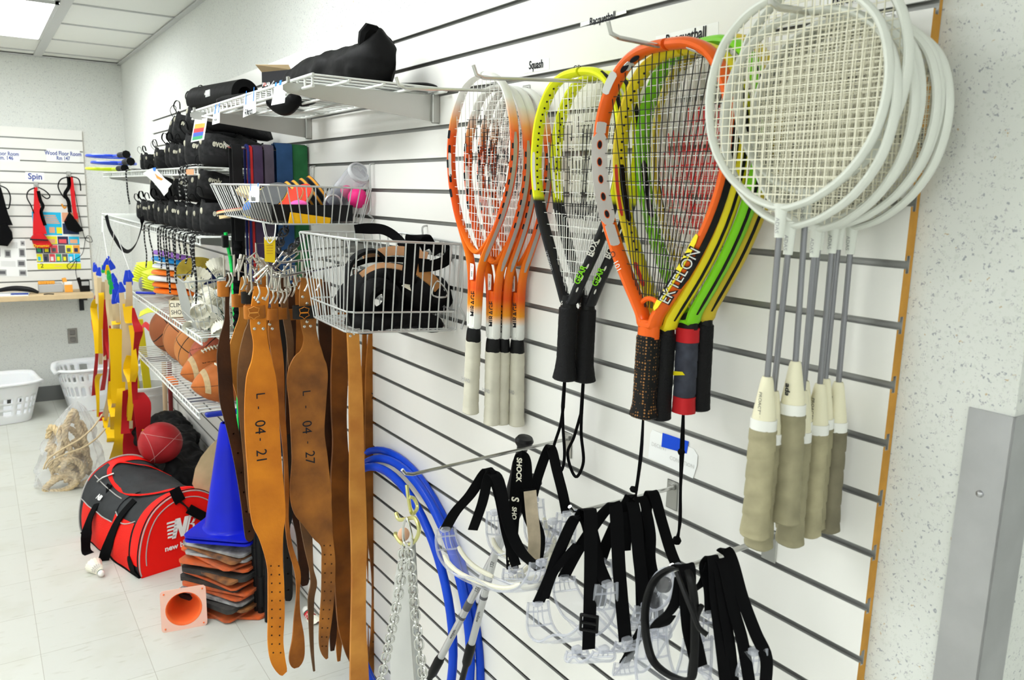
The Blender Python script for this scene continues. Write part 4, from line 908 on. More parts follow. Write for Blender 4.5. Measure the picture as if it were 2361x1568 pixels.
b = lumpy('', '', '', [(a1.x, a1.y, zt + .028), (a1.x + .03, a1.y - .05, zt + .045), (.5 * (a1.x + a2.x), .5 * (a1.y + a2.y), zc + .002), (a2.x - .02, a2.y + .02, zc + .006), (a2.x + .02, a2.y - .01, zc)], .055, .052, M_nyl, amp=.10, seed=3, ends=.35, extra=ex, nv=34)
crumple(build('bag_body', b, M_nyl, t), .07, .022, 1)
b = MB(); b.tube([(a1.x - .035, a1.y + .03, zt + .052), (a1.x - .045, a1.y + .03, zt + .03), (a1.x - .030, a1.y + .01, zt + .008), (a1.x, a1.y - .02, zt + .02), (a1.x + .005, a1.y - .03, zt + .060), (a1.x + .012, a1.y - .04, zt + .085)], .0018, 6, smooth=5); build('hem_cord', b, mat('pale_seam', (.45, .45, .45), .6), t)
b = MB()
for k in range(3): b.tube([P(836, 110, Y=1.86), P(850, 72, Y=1.855), P(888, 97, Y=1.85), P(896, 110, Y=1.85), P(880, 160, Y=1.84)], [.012, .020, .016, .014, .012], 8, smooth=3)
build('bunched_corner', b, M_nyl, t)
b = lumpy('', '', '', [(.80, 1.98, zt + .010), (.86, 1.85, zt + .008), (.92, 1.72, zt + .006)], .040, .007, M_nyl, amp=.1, seed=5, ends=.4)
tag(build('black_pouch', b, M_nyl), 'flat black pouch at the wall end of the top shelf behind the drawstring bag', 'pouch')
t = thing('boxed_monitor', 'small open black box with white and red lettering on the top shelf', 'box', (.70, 2.45, zt))
q0, q1 = P(603, 160, Y=2.52), P(655, 160, Y=2.40); hb = .105
pl = [Vector((q0.x, q0.y, zt)), Vector((q1.x + .02, q1.y, zt))]; dirb = (pl[1] - pl[0]); back = Vector((dirb.y * -1, dirb.x, 0)).normalized() * .075
b = MB(); z1 = zt + hb; b.prism([pl[0], pl[1], pl[1] + back, pl[0] + back], (0, 0, hb)); build('carton', b, mat('black_card_gloss', (.02, .02, .022), .3), t)
b = MB(); up0 = pl[0] + Vector((0, 0, hb)); b.prism([up0, up0 + dirb, up0 + dirb - back * .10 + Vector((0, 0, .012)), up0 - back * .30 + Vector((0, 0, .018))], (0, 0, .001)); build('flap', b, mat('kraft_card', (.45, .34, .20), .8), t)
nrm = -back.normalized(); xd = dirb.normalized(); c0 = pl[0]
text('lettering', 'P', c0 + xd * .007 + Vector((0, 0, .068)) + nrm * .0006, xd, (0, 0, 1), .010, M_strw, t, bold=.03); text('lettering', 'O', c0 + xd * .014 + Vector((0, 0, .068)) + nrm * .0006, xd, (0, 0, 1), .010, M_redprint, t, bold=.03); text('lettering', 'LAR', c0 + xd * .026 + Vector((0, 0, .068)) + nrm * .0006, xd, (0, 0, 1), .010, M_strw, t, bold=.03)
b = MB(); b.box(c0 + xd * .013 + Vector((0, 0, .045)) + nrm * .0006, (.001, .010, .020), rot=rotz(atan2(nrm.y, nrm.x))); build('red_mark', b, M_redprint, t)
for k in range(3): b = MB(); b.box(c0 + xd * .052 + Vector((0, 0, .066 - k * .009)) + nrm * .0006, (.001, .022, .0028), rot=rotz(atan2(nrm.y, nrm.x))); build('print_line', b, M_strw, t)
# rolled mat and second roll
def roll(label, a, c, r, m, zt_, patch=None, name='rolled_mat'):
    a = Vector(a); c = Vector(c); d = (c - a).normalized(); t = thing(name, label, 'roll', (a + c) / 2); rt = align(d)
    b = MB(); pts = []; n = 90; 
    for k in range(n): an = k / n * 2 * pi * 2.6; rr = r * (1 - .42 * (1 - k / n)); pts.append(Vector((rr * cos(an), rr * sin(an), 0)))
    L_ = (c - a).length; vs = []; th = r * .10
    for p in pts: q = p.normalized(); vs += [a + rt @ (p + q * th), a + rt @ (p - q * th), a + rt @ (p - q * th + Vector((0, 0, L_))), a + rt @ (p + q * th + Vector((0, 0, L_)))]
    fs = []
    for i in range(n - 1):
        for k in range(4): fs.append((i * 4 + k, i * 4 + (k + 1) % 4, i * 4 + 4 + (k + 1) % 4, i * 4 + 4 + k))
    fs += [(3, 2, 1, 0), tuple((n - 1) * 4 + k for k in range(4))]; b.add(vs, fs); build('roll', b, m, t); return t
t = roll('thick black roll with a worn white patch, far end of the top shelf', (.672, 2.93, ZS1 + .048), (.735, 2.60, ZS1 + .048), .044, M_nyl, zt)
pc = P(479, 216, X=.640); b = MB(); xd = Vector((.06, -.33, 0)).normalized(); b.prism([pc - xd * .016 - Vector((0, 0, .010)), pc + xd * .016 - Vector((0, 0, .008)), pc + xd * .018 + Vector((0, 0, .012)), pc - xd * .014 + Vector((0, 0, .010))], (-.001, 0, 0)); build('worn_patch', b, cc['greyc'], t)
text('lettering', 'slastix', pc + Vector((-.003, 0, .001)), xd, (0, 0, 1), .010, M_strw, t)
b = lumpy('', '', '', [(.66, 2.58, zt + .014), (.70, 2.40, zt + .015), (.74, 2.24, zt + .014)], .035, .014, M_nyl, amp=.15, seed=9); tag(build('black_bag', b, M_nyl), 'low black bundle between the thick roll and the small box', 'bag')
b = lumpy('', '', '', [(.655, 2.10, ZS1 - .012), (.675, 2.05, ZS1 - .040), (.69, 2.0, ZS1 - .012)], .020, .018, M_nyl, amp=.1, seed=11); tag(build('hanging_pouch', b, M_nyl), 'black bulge of cloth hanging through the top shelf wires', 'pouch')
# ------------------------------------------------------------------ wire baskets
M_basket = mat('basket_wire', (.50, .51, .50), .35, .45)
def basket(label, T, B, nx, ny, mid=None, r=.0017, R_=.0030, hooks=None, name='wire_basket', group='grey wire baskets', round_=0):
    """T, B: top and bottom corners in order near-front, near-back, far-back, far-front"""
    T = [Vector(p) for p in T]; B = [Vector(p) for p in B]; t = thing(name, label, 'basket', sum(B, Vector()) / 4, group=group)
    b = MB(); rim = []
    for i in range(4): p, q = T[i], T[(i + 1) % 4]; rim += [p.lerp(q, .06), p.lerp(q, .94)]
    b.tube(rim, R_, 8, closed=True); build('rim', b, M_basket, t)
    b = MB(); bot = []
    for i in range(4): p, q = B[i], B[(i + 1) % 4]; bot += [p.lerp(q, .08), p.lerp(q, .92)]
    b.tube(bot, R_ * .8, 6, closed=True)
    if mid is not None:
        mm = [T[i].lerp(B[i], mid) for i in range(4)]; m2 = []
        for i in range(4): p, q = mm[i], mm[(i + 1) % 4]; m2 += [p.lerp(q, .06), p.lerp(q, .94)]
        b.tube(m2, R_ * .75, 6, closed=True)
    build('band', b, M_basket, t)
    b = MB()
    for i in range(nx):      # wires crossing from near side to far side
        u = (i + .5) / nx; b.tube([T[0].lerp(T[1], u), B[0].lerp(B[1], u), B[3].lerp(B[2], u), T[3].lerp(T[2], u)], r, 6)
    for j in range(ny):
        u = (j + .5) / ny; b.tube([T[0].lerp(T[3], u), B[0].lerp(B[3], u), B[1].lerp(B[2], u), T[1].lerp(T[2], u)], r, 6)
    build('wires', b, M_basket, t)
    for (y, zh) in hooks or []:
        b = MB(); p = Vector((PX - .012, y, T[1].z)); b.tube([(PX + .004, y, zh), (PX - .010, y, zh - .002), (PX - .014, y, zh - .010), p, (PX - .012, y, T[1].z - (T[1].z - B[1].z) * .6), (PX - .022, y - .006, T[1].z - (T[1].z - B[1].z) * .72), (PX - .004, y, T[1].z - (T[1].z - B[1].z) * .85), (PX - .012, y, B[1].z)], .0026, 7, smooth=3)
        build('wall_hook', b, M_basket, t)
    return t
C = CAMZ
basket('shallow grey wire basket full of paddles and balls, below the top shelf', [(.628, 2.10, .010 + C), (.938, 2.10, .009 + C), (.938, 2.66, .010 + C), (.628, 2.66, .010 + C)],
       [(.658, 2.105, -.091 + C), (.910, 2.105, -.090 + C), (.910, 2.60, -.090 + C), (.655, 2.60, -.084 + C)], 12, 21, hooks=[(2.118, .078 + C), (2.594, .078 + C)])
basket('deep grey wire basket of black straps and harness, beside the red squash racquets', [(.662, 1.592, -.101 + C), (.938, 1.592, -.114 + C), (.938, 1.935, -.105 + C), (.662, 1.935, -.102 + C)],
       [(.650, 1.592, -.300 + C), (.925, 1.592, -.314 + C), (.925, 1.86, -.31 + C), (.670, 1.86, -.303 + C)], 12, 13, mid=.78, hooks=[(1.60, -.081 + C), (1.798, -.080 + C)])
card('white card reading Radios taped to the rim of the paddle basket', [P(576, 428, X=.622), P(598, 427, X=.622), P(597, 466, X=.622), P(573, 466, X=.622)], lines=[('Radios', .5, .78, .0135, M_ink, .80)], tape=[(.12, .1, .003, .02), (.9, -.02, .006, .010)])
# contents of the paddle basket
M_wood = mat('pale_paddle_wood', (.70, .52, .28), .55, var=.15, vscale=50); M_rubk = mat('dark_grey_rubber', (.075, .078, .080), .7); M_rubr = mat('red_rubber', (.72, .04, .02), .5); M_edge = mat('orange_edge_tape', (.80, .33, .03), .5)
def paddle(label, c, nrm, hd, face1, face2, edge, group=None):
    n = Vector(nrm).normalized(); h = Vector(hd); h = (h - n * h.dot(n)).normalized(); s = n.cross(h); c = Vector(c)
    t = thing('table_tennis_paddle', label, 'paddle', c, group=group)
    def disc(off, th, k=1.0, cut=None):
        pts = []
        for i in range(36):
            a = 2 * pi * i / 36; x, y = .075 * k * cos(a), .078 * k * sin(a)
            if cut is not None and y < cut: y = cut
            pts.append(c + s * x + h * y + n * off)
        bb = MB(); bb.prism(pts, n * th); return bb
    build('blade', disc(-.0032, .0064, 1.0), edge, t, sharp=50); build('rubber', disc(.0032, .0022, .985, -.062), face1, t); build('rubber', disc(-.0054, .0022, .985, -.062), face2, t)
    b = MB(); b.prism([c + h * -.070 + s * .014 - n * .0105, c + h * -.070 - s * .014 - n * .0105, c + h * -.160 - s * .017 - n * .0105, c + h * -.160 + s * .017 - n * .0105], n * .021); build('handle', b, M_wood, t)
    return t
zb = -.083 + C
G = 'table tennis paddles in the shallow basket'
for i, (px, py, lb) in enumerate([(700, 466, 'grey faced paddle with orange edge, leftmost of the four leaning on the tray'), (715, 463, 'grey faced paddle with orange edge, second of the four leaning on the tray'), (733, 458, 'grey faced paddle with orange edge, third of the four leaning on the tray'), (750, 452, 'grey faced paddle standing tallest, nearest the clear tube')]):
    c = P(px - 8, py + 3, Y=2.36 + .01 * i); paddle(lb, (c.x, c.y, c.z), (.82, -.15, .55), (.05, -1, .12), M_rubk, M_rubk, M_edge, G)
paddle('black faced paddle lying against the front wires with a pale handle to the left', P(612, 462, X=.715), (-.62, -.25, .75), (.1, -1, -.1), M_rubk, M_rubr, mat('yellow_edge', (.7, .55, .08), .5), G)
paddle('red faced paddle in front of the black faced one', P(648, 470, X=.74), (-.62, -.16, .70), (.1, -1, .0), M_rubr, M_rubk, M_wood, G); paddle('red faced paddle fanned out to the right of its twin', P(672, 468, X=.765), (-.66, -.12, .68), (.1, -1, .0), M_rubr, M_rubk, M_wood, G)
paddle('paddle at the bottom left of the shallow basket, handle towards the far corner', P(556, 486, X=.715), (-.1, .12, .99), (.1, -1, .05), M_rubr, M_rubk, M_wood, G)
t = thing('tray', 'black plastic tray standing in the near end of the paddle basket', 'tray', (.78, 2.2, zb))
p0, p1 = P(628, 500, Y=2.125), P(812, 500, Y=2.125); zt1 = P(700, 474, Y=2.125).z; b = MB(); x0_, x1_ = p0.x, p1.x; y0_, y1_ = 2.125, 2.32
for (cx_, cy_, dx, dy) in (((x0_ + x1_) / 2, y0_, x1_ - x0_, .003), ((x0_ + x1_) / 2, y1_, x1_ - x0_, .003), (x0_, (y0_ + y1_) / 2, .003, y1_ - y0_), (x1_, (y0_ + y1_) / 2, .003, y1_ - y0_)): b.box((cx_, cy_, (zb + zt1) / 2), (dx, dy, zt1 - zb))
b.box(((x0_ + x1_) / 2, (y0_ + y1_) / 2, zb + .002), (x1_ - x0_, y1_ - y0_, .003)); b.tube([(x0_, y0_, zt1), (x1_, y0_, zt1), (x1_, y1_, zt1), (x0_, y1_, zt1)], .003, 6, closed=True); build('tray_body', b, M_blackplastic, t)
b = MB(); q = [P(669, 489, Y=2.117), P(760, 502, Y=2.117), P(758, 517, Y=2.117), P(664, 517, Y=2.117)]; b.prism(q, (0, -.009, 0)); tag(build('foam_wedge', b, mat('orange_yellow_foam', (.85, .46, .01), .7, bump=.3, bscale=200)), 'orange yellow foam wedge between the black tray and the basket wires', 'foam block')
M_pink = mat('hot_pink_ball', (.80, .03, .22), .5)
b = MB(); c = P(825, 457, Y=2.16); b.ball(c, .0285, 28); tag(build('ball', b, M_pink), 'hot pink rubber ball at the near right corner of the paddle basket', 'ball')
b = MB(); c = P(585, 486, X=.690); b.ball(c, .0315, 28); tag(build('ball', b, mat('blue_ball', (.04, .15, .50), .5)), 'blue rubber ball low at the front wires, under the Radios card', 'ball')
b = MB(); c = P(690, 472, Y=2.22); b.ball(c, .026, 24, (1, 1, .5)); tag(build('ball', b, mat('bright_pink_ball', (.85, .12, .45), .5)), 'bright pink ball just showing above the black tray', 'ball')
b = MB(); c = P(768, 470, Y=2.2); b.tube([c + Vector((.026 * cos(a / 14 * pi), 0, .030 * sin(a / 14 * pi) - .005)) for a in range(15)], .0035, 8); tag(build('headphones', b, mat('silver_plastic', (.55, .56, .56), .3, .4)), 'silver headband arching over the black tray in front of the clear tube', 'headphones')
t = thing('ball_tube', 'clear plastic tube leaning in the back corner of the paddle basket', 'tube', P(790, 460, Y=2.3))
a_, c_ = P(776, 462, Y=2.28), P(830, 396, Y=2.16); d = (c_ - a_).normalized(); rt = align(d); Ln = (c_ - a_).length
b = MB(); r_ = .0335; b.lathe(a_, [(r_, 0), (r_, Ln * .96), (r_ * .93, Ln), (r_ * .80, Ln), (r_ * .74, Ln - .006), (r_ * .62, Ln - .004), (.001, Ln - .004)], 28, rot=rt); o = build('clear_shell', b, lens_mat('clear_tube_plastic', (.60, .62, .66), .22), t)
b = MB(); b.lathe(a_, [(r_, Ln * .93), (r_ * 1.02, Ln * .95), (r_ * .95, Ln), (r_ * .84, Ln + .001), (r_ * .78, Ln - .004)], 28, rot=rt); build('end_rim', b, lens_mat('clear_rim2', (.75, .76, .78), .5), t)
b = MB(); b.ball(a_ + d * .025, .0290, 20); b.ball(a_ + d * (-.03), .029, 20); build('dark_filling', b, mat('dark_plum', (.05, .04, .07), .5), t); b = MB(); b.ball(a_ + d * .052 + Vector((.006, 0, -.004)), .020, 16); build('pink_filling', b, M_pink, t)
# harness straps in the deep basket
M_neo = mat('neoprene', (.006, .006, .0065), .7, bump=.3, bscale=150); M_leath = mat('tan_leather', (.62, .30, .10), .55, var=.2, vscale=20); M_peach = mat('pale_leather', (.80, .45, .24), .6, var=.12, vscale=30)
def Y(px, py, y): return P(px, py, Y=y)
t = thing('ankle_strap', 'black padded strap standing as a tall loop in the deep basket', 'strap', Y(860, 730, 1.68))
b = MB(); pts = [Y(808, 745, 1.64), Y(800, 690, 1.64), Y(803, 620, 1.66), Y(830, 585, 1.68), Y(868, 580, 1.69), Y(893, 610, 1.69), Y(905, 660, 1.69), Y(898, 710, 1.68), Y(872, 745, 1.67)]; b.ribbon(pts, .030, (.2, 1, .1), .007, smooth=6); build('loop', b, M_neo, t)
b = MB(); b.tube([Y(872 + 34 * cos(k * pi / 8), 690 + 34 * sin(k * pi / 8), 1.70) for k in range(16)], .017, 10, closed=True, ref=(0, 1, 0), ry=.045); tag(build('neoprene_cuff', b, M_neo), 'black rolled cuff with a dark hole, in the middle of the deep basket', 'cuff')
b = lumpy('', '', '', [Y(815, 752, 1.66), Y(880, 742, 1.68), Y(950, 735, 1.68), Y(1015, 750, 1.67)], .055, .022, M_neo, amp=.12, seed=21); tag(build('padded_belt', b, M_neo), 'folded black padded belt lying along the bottom of the deep basket', 'belt')
b = lumpy('', '', '', [Y(925, 715, 1.72), Y(960, 685, 1.73), Y(1000, 680, 1.72), Y(1015, 720, 1.70)], .05, .045, M_neo, amp=.15, seed=22); tag(build('padded_cuff', b, M_neo), 'bulky black cuff filling the right side of the deep basket', 'cuff')
b = lumpy('', '', '', [Y(800, 720, 1.72), Y(840, 660, 1.74), Y(900, 640, 1.75), Y(950, 660, 1.75)], .045, .035, M_neo, amp=.15, seed=23); tag(build('padded_cuff', b, M_neo), 'black padded cuff bulging behind the tall loop in the deep basket', 'cuff')
t = thing('head_harness', 'pale leather harness with black straps across the top of the deep basket', 'harness', Y(920, 600, 1.72))
b = MB(); b.ribbon([Y(838, 595, 1.70), Y(870, 585, 1.71), Y(910, 578, 1.72), Y(950, 582, 1.72), Y(985, 592, 1.71)], .022, (0, .2, 1), .004, smooth=5); build('leather_band', b, M_peach, t)
b = MB(); b.ribbon([Y(815, 612, 1.68), Y(850, 600, 1.69), Y(900, 598, 1.70), Y(950, 600, 1.70), Y(990, 604, 1.70)], .012, (0, .3, 1), .004, smooth=5); build('black_band', b, M_web, t)
b = MB(); b.box(Y(813, 607, 1.67), (.010, .006, .018), bev=.002); b.box(Y(818, 627, 1.67), (.012, .006, .014), bev=.002); build('buckle', b, M_chrome, t)
b = MB(); b.ribbon([Y(832, 635, 1.66), Y(850, 622, 1.66), Y(880, 612, 1.67), Y(920, 616, 1.68), Y(960, 628, 1.68)], .012, (0, .4, 1), .005, smooth=5); build('lower_band', b, M_peach, t)
b = MB(); b.ribbon([Y(955, 615, 1.66), Y(975, 630, 1.66), Y(1000, 650, 1.66), Y(1010, 665, 1.66)], .028, (.4, .3, 1), .004, smooth=5); build('leather_flap', b, M_leath, t)
b = MB(); b.tube([Y(1008, 648, 1.645), Y(1030, 672, 1.645), Y(1028, 684, 1.645), Y(1008, 685, 1.645), Y(996, 676, 1.645)], .0022, 7, smooth=5, closed=True); build('d_ring', b, M_chrome, t)
b = MB(); b.prism([Y(926, 659, 1.635), Y(936, 652, 1.635), Y(947, 652, 1.635), Y(945, 660, 1.635), Y(948, 671, 1.635)], (0, .001, 0)); build('pale_tag', b, M_strc, t)
t = thing('webbing_strap', 'wide black strap draped over the near rim of the deep basket', 'strap', Y(950, 560, 1.62))
b = MB(); b.ribbon([Y(938, 655, 1.630), Y(948, 600, 1.625), Y(951, 562, 1.620), Y(955, 545, 1.625), Y(975, 548, 1.66), Y(990, 572, 1.68)], [.032, .034, .034, .036, .036, .036], (1, -.2, .05), .004, smooth=5); build('strap', b, M_web, t)
t = thing('webbing_strap', 'black strap curling in a loop at the back right of the deep basket', 'strap', Y(1020, 610, 1.66))
b = MB(); b.ribbon([Y(965, 615, 1.66), Y(1000, 612, 1.66), Y(1028, 600, 1.66), Y(1035, 580, 1.68), Y(1015, 570, 1.69), Y(995, 580, 1.69)], .026, (0, .4, 1), .004, smooth=5); build('strap', b, M_web, t)
t = thing('webbing_strap', 'flat black strap end rising out of the back of the deep basket', 'strap', Y(870, 530, 1.85))
b = MB(); b.ribbon([Y(818, 528, 1.80), Y(850, 527, 1.80), Y(885, 530, 1.79), Y(915, 548, 1.77), Y(938, 575, 1.74)], [.020, .026, .024, .022, .022], (.1, .3, 1), .003, smooth=5); build('strap', b, M_web, t)
# ------------------------------------------------------------------ leather lifting belts on the rod rack
def leather(name, c1, c2, rough=.5):
    m = mat(name, c1, rough, col2=c2, vscale=9, bump=.15, bscale=120); return m
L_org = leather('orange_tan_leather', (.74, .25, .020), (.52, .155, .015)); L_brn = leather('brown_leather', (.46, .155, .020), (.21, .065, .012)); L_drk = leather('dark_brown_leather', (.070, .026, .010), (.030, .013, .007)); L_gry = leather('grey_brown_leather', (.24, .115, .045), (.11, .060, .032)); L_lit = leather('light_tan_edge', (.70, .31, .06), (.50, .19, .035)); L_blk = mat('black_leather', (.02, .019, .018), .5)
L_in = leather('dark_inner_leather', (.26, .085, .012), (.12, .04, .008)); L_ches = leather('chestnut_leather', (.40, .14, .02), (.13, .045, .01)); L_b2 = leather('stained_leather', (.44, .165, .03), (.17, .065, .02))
M_buck = mat('worn_nickel', (.60, .58, .52), .25, .95); M_hole = mat('punched_hole', (.06, .025, .01), .9)
t = thing('belt_rack', 'set of chrome rods reaching out of the wall with leather belts buckled on', 'rack', (PX, 2.12, 1.42))
b = MB(); b.box((PX - .003, 2.13, 1.395), (.006, .42, .05), bev=.001); build('back_bar', b, M_steel, t)
RODS = []
for (yy, pt1) in ((1.96, (625, 640)), (2.10, (642, 606)), (2.28, (646, 582))):
    p = P(*pt1, Y=yy); RODS.append((yy, p)); b = MB(); b.tube([(PX - .004, yy, 1.405), (p.x + .012, yy, p.z), (p.x, yy, p.z + .004), (p.x - .004, yy, p.z + .014)], .0034, 8); build('rod', b, M_chrome, t)
GB = 'leather lifting belts buckled on the rod rack'
def buckle(t, c, w, side=Vector((1, 0, 0)), h=.048, lean=.0, prongs=True):
    """rectangular wire buckle with two prongs; c = top of the strap end"""
    up = Vector((0, lean, 1)).normalized(); s = side * (w / 2 + .006); b = MB(); c = Vector(c)
    b.tube([c - s - up * .006, c - s + up * h, c + s + up * h, c + s - up * .006], .0030, 8, closed=True); build('buckle', b, M_buck, t)
    if prongs:
        for q in (-.28, .28): b = MB(); p = c + side * (w * q); b.tube([p + up * .004 - Vector((0, .004, 0)), p - up * .012 - Vector((0, .016, 0)), p - up * .030 - Vector((.012, .024, 0))], .0024, 7, smooth=3); build('prong', b, M_buck, t)
def belt(label, y, prof, m, keeper=None, km=None, rivets=None, holes=None, th=.006, bk=True, words=None, emboss=False, bow=None, dy=0):
    """prof: rows (photo y, left x, right x) in the plane Y = y"""
    top = P((prof[0][1] + prof[0][2]) / 2, prof[0][0], Y=y); t = thing('lifting_belt', label, 'belt', top, group=GB)
    pts, ws = [], []
    for i, (py, xl, xr_) in enumerate(prof):
        yy = y + (bow[i] if bow else 0); a = P(xl, py, Y=yy); c = P(xr_, py, Y=yy); pts.append((a + c) / 2); ws.append((c - a).length)
    b = MB(); b.ribbon(pts, ws, (1, 0, 0), th, smooth=5)
    ff = [list(q) for q in b.f]
    if holes:
        b.mi = 1; (ya, yb, n, q) = holes
        for k in range(n):
            py = ya + (yb - ya) * k / (n - 1)
            xl = lerp1([r_[0] for r_ in prof], [r_[1] for r_ in prof], py); xr_ = lerp1([r_[0] for r_ in prof], [r_[2] for r_ in prof], py)
            yy = y + (lerp1([r_[0] for r_ in prof], bow, py) if bow else 0)
            for u in (q, 1 - q): p = P(xl + (xr_ - xl) * u, py, Y=yy - th / 2 - .0008); b.lathe(p, [(.0022, 0), (.0022, .001)], 8, rot=rotx(pi / 2))
    build('strap', b, [m, M_hole] if holes else m, t)
    w0 = ws[0]
    if bk: buckle(t, pts[0], w0)
    if keeper:
        (k0, k1, xl, xr_) = keeper; a, c = P(xl, (k0 + k1) / 2, Y=y - .008), P(xr_, (k0 + k1) / 2, Y=y - .008); hz_ = (P(xl, k0, Y=y - .008) - P(xl, k1, Y=y - .008)).length
        b = MB(); cc_ = (a + c) / 2 + Vector((0, .008, 0)); w_ = (c - a).length / 2; ring = []
        for k in range(24): an = 2 * pi * k / 24; ring.append(cc_ + Vector((w_ * math.copysign(abs(cos(an)) ** .5, cos(an)), .012 * math.copysign(abs(sin(an)) ** .7, sin(an)), 0)))
        ring.append(ring[0]); ring.append(ring[1]); b.ribbon(ring, hz_, (0, 0, 1), .003); build('keeper', b, km or m, t)
        if emboss:
            b = MB(); e0 = (a + c) / 2 + Vector((-.006, -.0072, 0)); sh = [(-.013, .010), (-.006, .012), (0, .015), (.006, .012), (.013, .010), (.010, 0), (.013, -.008), (.005, -.011), (0, -.016), (-.005, -.011), (-.013, -.008), (-.010, 0)]
            b.tube([e0 + Vector((x, 0, z)) for x, z in sh], .0008, 5, closed=True); b.tube([e0 + Vector((x, 0, 0)) for x in (-.009, .009)], .0020, 5); build('embossed_badge', b, L_lit if emboss == 1 else L_org, t)
    if rivets:
        for (px, py) in rivets: b = MB(); b.ball(P(px, py, Y=y - th / 2 - .001), .0042, 10, (1, .5, 1)); build('rivet', b, M_buck, t)
    for (s, px, py, sz) in words or []:
        p = P(px, py, Y=y - th / 2 - .0006); text('lettering', s, p, (0, 0, -1), (1, 0, 0), sz, M_ink, t)
    return t
belt('orange tan belt at the front with L-04-21 written down its wide back', 1.92,
     [(662, 586, 622), (700, 580, 618), (745, 577, 613), (790, 584, 617), (830, 580, 626), (870, 568, 635), (930, 564, 641), (1000, 565, 644), (1080, 571, 649), (1150, 575, 655), (1200, 583, 657), (1240, 600, 652), (1300, 616, 651), (1350, 618, 654), (1420, 618, 655), (1480, 618, 652), (1520, 625, 656), (1545, 640, 661), (1552, 650, 662)], L_org,
     keeper=(705, 735, 566, 612), km=L_brn, rivets=[(596, 697), (588, 687), (607, 688), (597, 745), (587, 758), (607, 758)], holes=(1305, 1505, 11, .24), emboss=1,
     words=[('L', 600, 912, .022), ('-', 598, 940, .020), ('04', 599, 985, .026), ('-', 602, 1013, .020), ('21', 602, 1052, .026)])
belt('belt with a black keeper and faint writing, second wide one from the left', 1.99,
     [(642, 694, 742), (690, 690, 738), (745, 694, 728), (780, 700, 732), (810, 692, 742), (835, 673, 752), (870, 662, 755), (930, 667, 751), (1000, 671, 747), (1060, 673, 754), (1120, 669, 760), (1160, 675, 764), (1190, 695, 765), (1225, 718, 766), (1255, 740, 768), (1300, 742, 772), (1370, 741, 770), (1430, 737, 764), (1480, 736, 757), (1505, 742, 756), (1518, 751, 756)], L_b2,
     keeper=(705, 735, 679, 730), km=L_blk, rivets=[(698, 685), (708, 700), (708, 742), (702, 753), (716, 752)], holes=(1258, 1490, 12, .25), emboss=2,
     words=[('L', 706, 906, .022), ('-', 707, 938, .020), ('04', 707, 985, .026), ('-', 711, 1020, .018), ('27', 714, 1055, .026)])
belt('dark brown belt furthest left, curving in front of the blue cone', 2.06,
     [(632, 523, 535), (660, 520, 531), (700, 519, 528), (740, 517, 529), (780, 506, 529), (820, 500, 531), (870, 503, 535), (925, 507, 539), (985, 522, 548), (1050, 537, 562), (1110, 548, 570), (1170, 557, 575), (1220, 563, 586), (1240, 566, 584), (1248, 572, 578)], L_drk,
     keeper=(650, 684, 505, 528), km=L_brn, holes=(1000, 1225, 6, .5))
belt('brown belt arching left behind the dark one, lit along its edge', 2.10,
     [(640, 556, 574), (690, 550, 570), (730, 551, 572), (770, 538, 560), (810, 527, 552), (860, 531, 552), (900, 542, 556), (950, 556, 566), (1010, 562, 570), (1060, 568, 574), (1120, 570, 578)], L_lit, keeper=(680, 708, 538, 562), km=L_brn, th=.004)
belt('grey brown belt behind the front belt, its left half showing', 2.04,
     [(650, 572, 596), (700, 566, 594), (740, 572, 592), (770, 562, 590), (810, 552, 600), (860, 547, 606), (930, 549, 606), (1000, 556, 606), (1060, 562, 604), (1120, 566, 600), (1180, 574, 600)], L_gry, keeper=(674, 700, 560, 585), km=L_blk)
belt('twisting brown belt whose rounded end hangs like a spoon beside the front belt', 2.00,
     [(670, 622, 640), (720, 626, 642), (760, 618, 644), (820, 626, 652), (870, 634, 655), (940, 640, 656), (1000, 648, 660), (1060, 654, 663), (1130, 656, 666), (1200, 657, 665), (1260, 664, 674), (1320, 680, 692), (1370, 683, 690), (1420, 678, 692), (1470, 674, 700), (1510, 667, 701), (1530, 670, 696), (1539, 678, 688)], L_brn,
     keeper=(712, 738, 618, 640), km=L_brn, rivets=[(628, 758), (622, 748)])
belt('narrow edgewise belt with a pointed tip reaching almost as low as the front one', 2.03,
     [(670, 644, 660), (720, 650, 666), (780, 660, 676), (840, 664, 676), (900, 668, 676), (1150, 684, 694), (1200, 691, 716), (1260, 702, 720), (1310, 713, 722), (1345, 716, 730), (1380, 710, 724), (1440, 712, 722), (1500, 716, 723), (1547, 722, 726)], L_gry, keeper=(710, 736, 640, 662), km=L_brn)
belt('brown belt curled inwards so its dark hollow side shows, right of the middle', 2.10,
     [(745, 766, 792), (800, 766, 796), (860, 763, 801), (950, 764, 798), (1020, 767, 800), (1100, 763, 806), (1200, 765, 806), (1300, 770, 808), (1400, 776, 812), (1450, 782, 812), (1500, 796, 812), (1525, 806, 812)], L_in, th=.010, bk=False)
belt('light tan belt seen from its rough side, the longest of all', 2.02,
     [(760, 800, 826), (800, 802, 828), (860, 804, 832), (950, 805, 836), (1050, 806, 838), (1150, 806, 842), (1250, 810, 844), (1350, 811, 842), (1450, 809, 842), (1520, 808, 846), (1620, 808, 850)], L_lit, th=.010, rivets=[(808, 775), (816, 770)], bk=False)
belt('glossy chestnut belt furthest right with an X mark on it', 2.14,
     [(760, 852, 884), (800, 847, 887), (860, 843, 889), (950, 842, 885), (1050, 841, 882), (1150, 843, 879), (1230, 846, 878), (1280, 853, 874), (1350, 858, 872), (1450, 856, 871), (1510, 850, 864), (1600, 842, 856)], L_ches, th=.008, bk=False, words=[('X', 863, 912, .020)], holes=(1290, 1480, 8, .5))
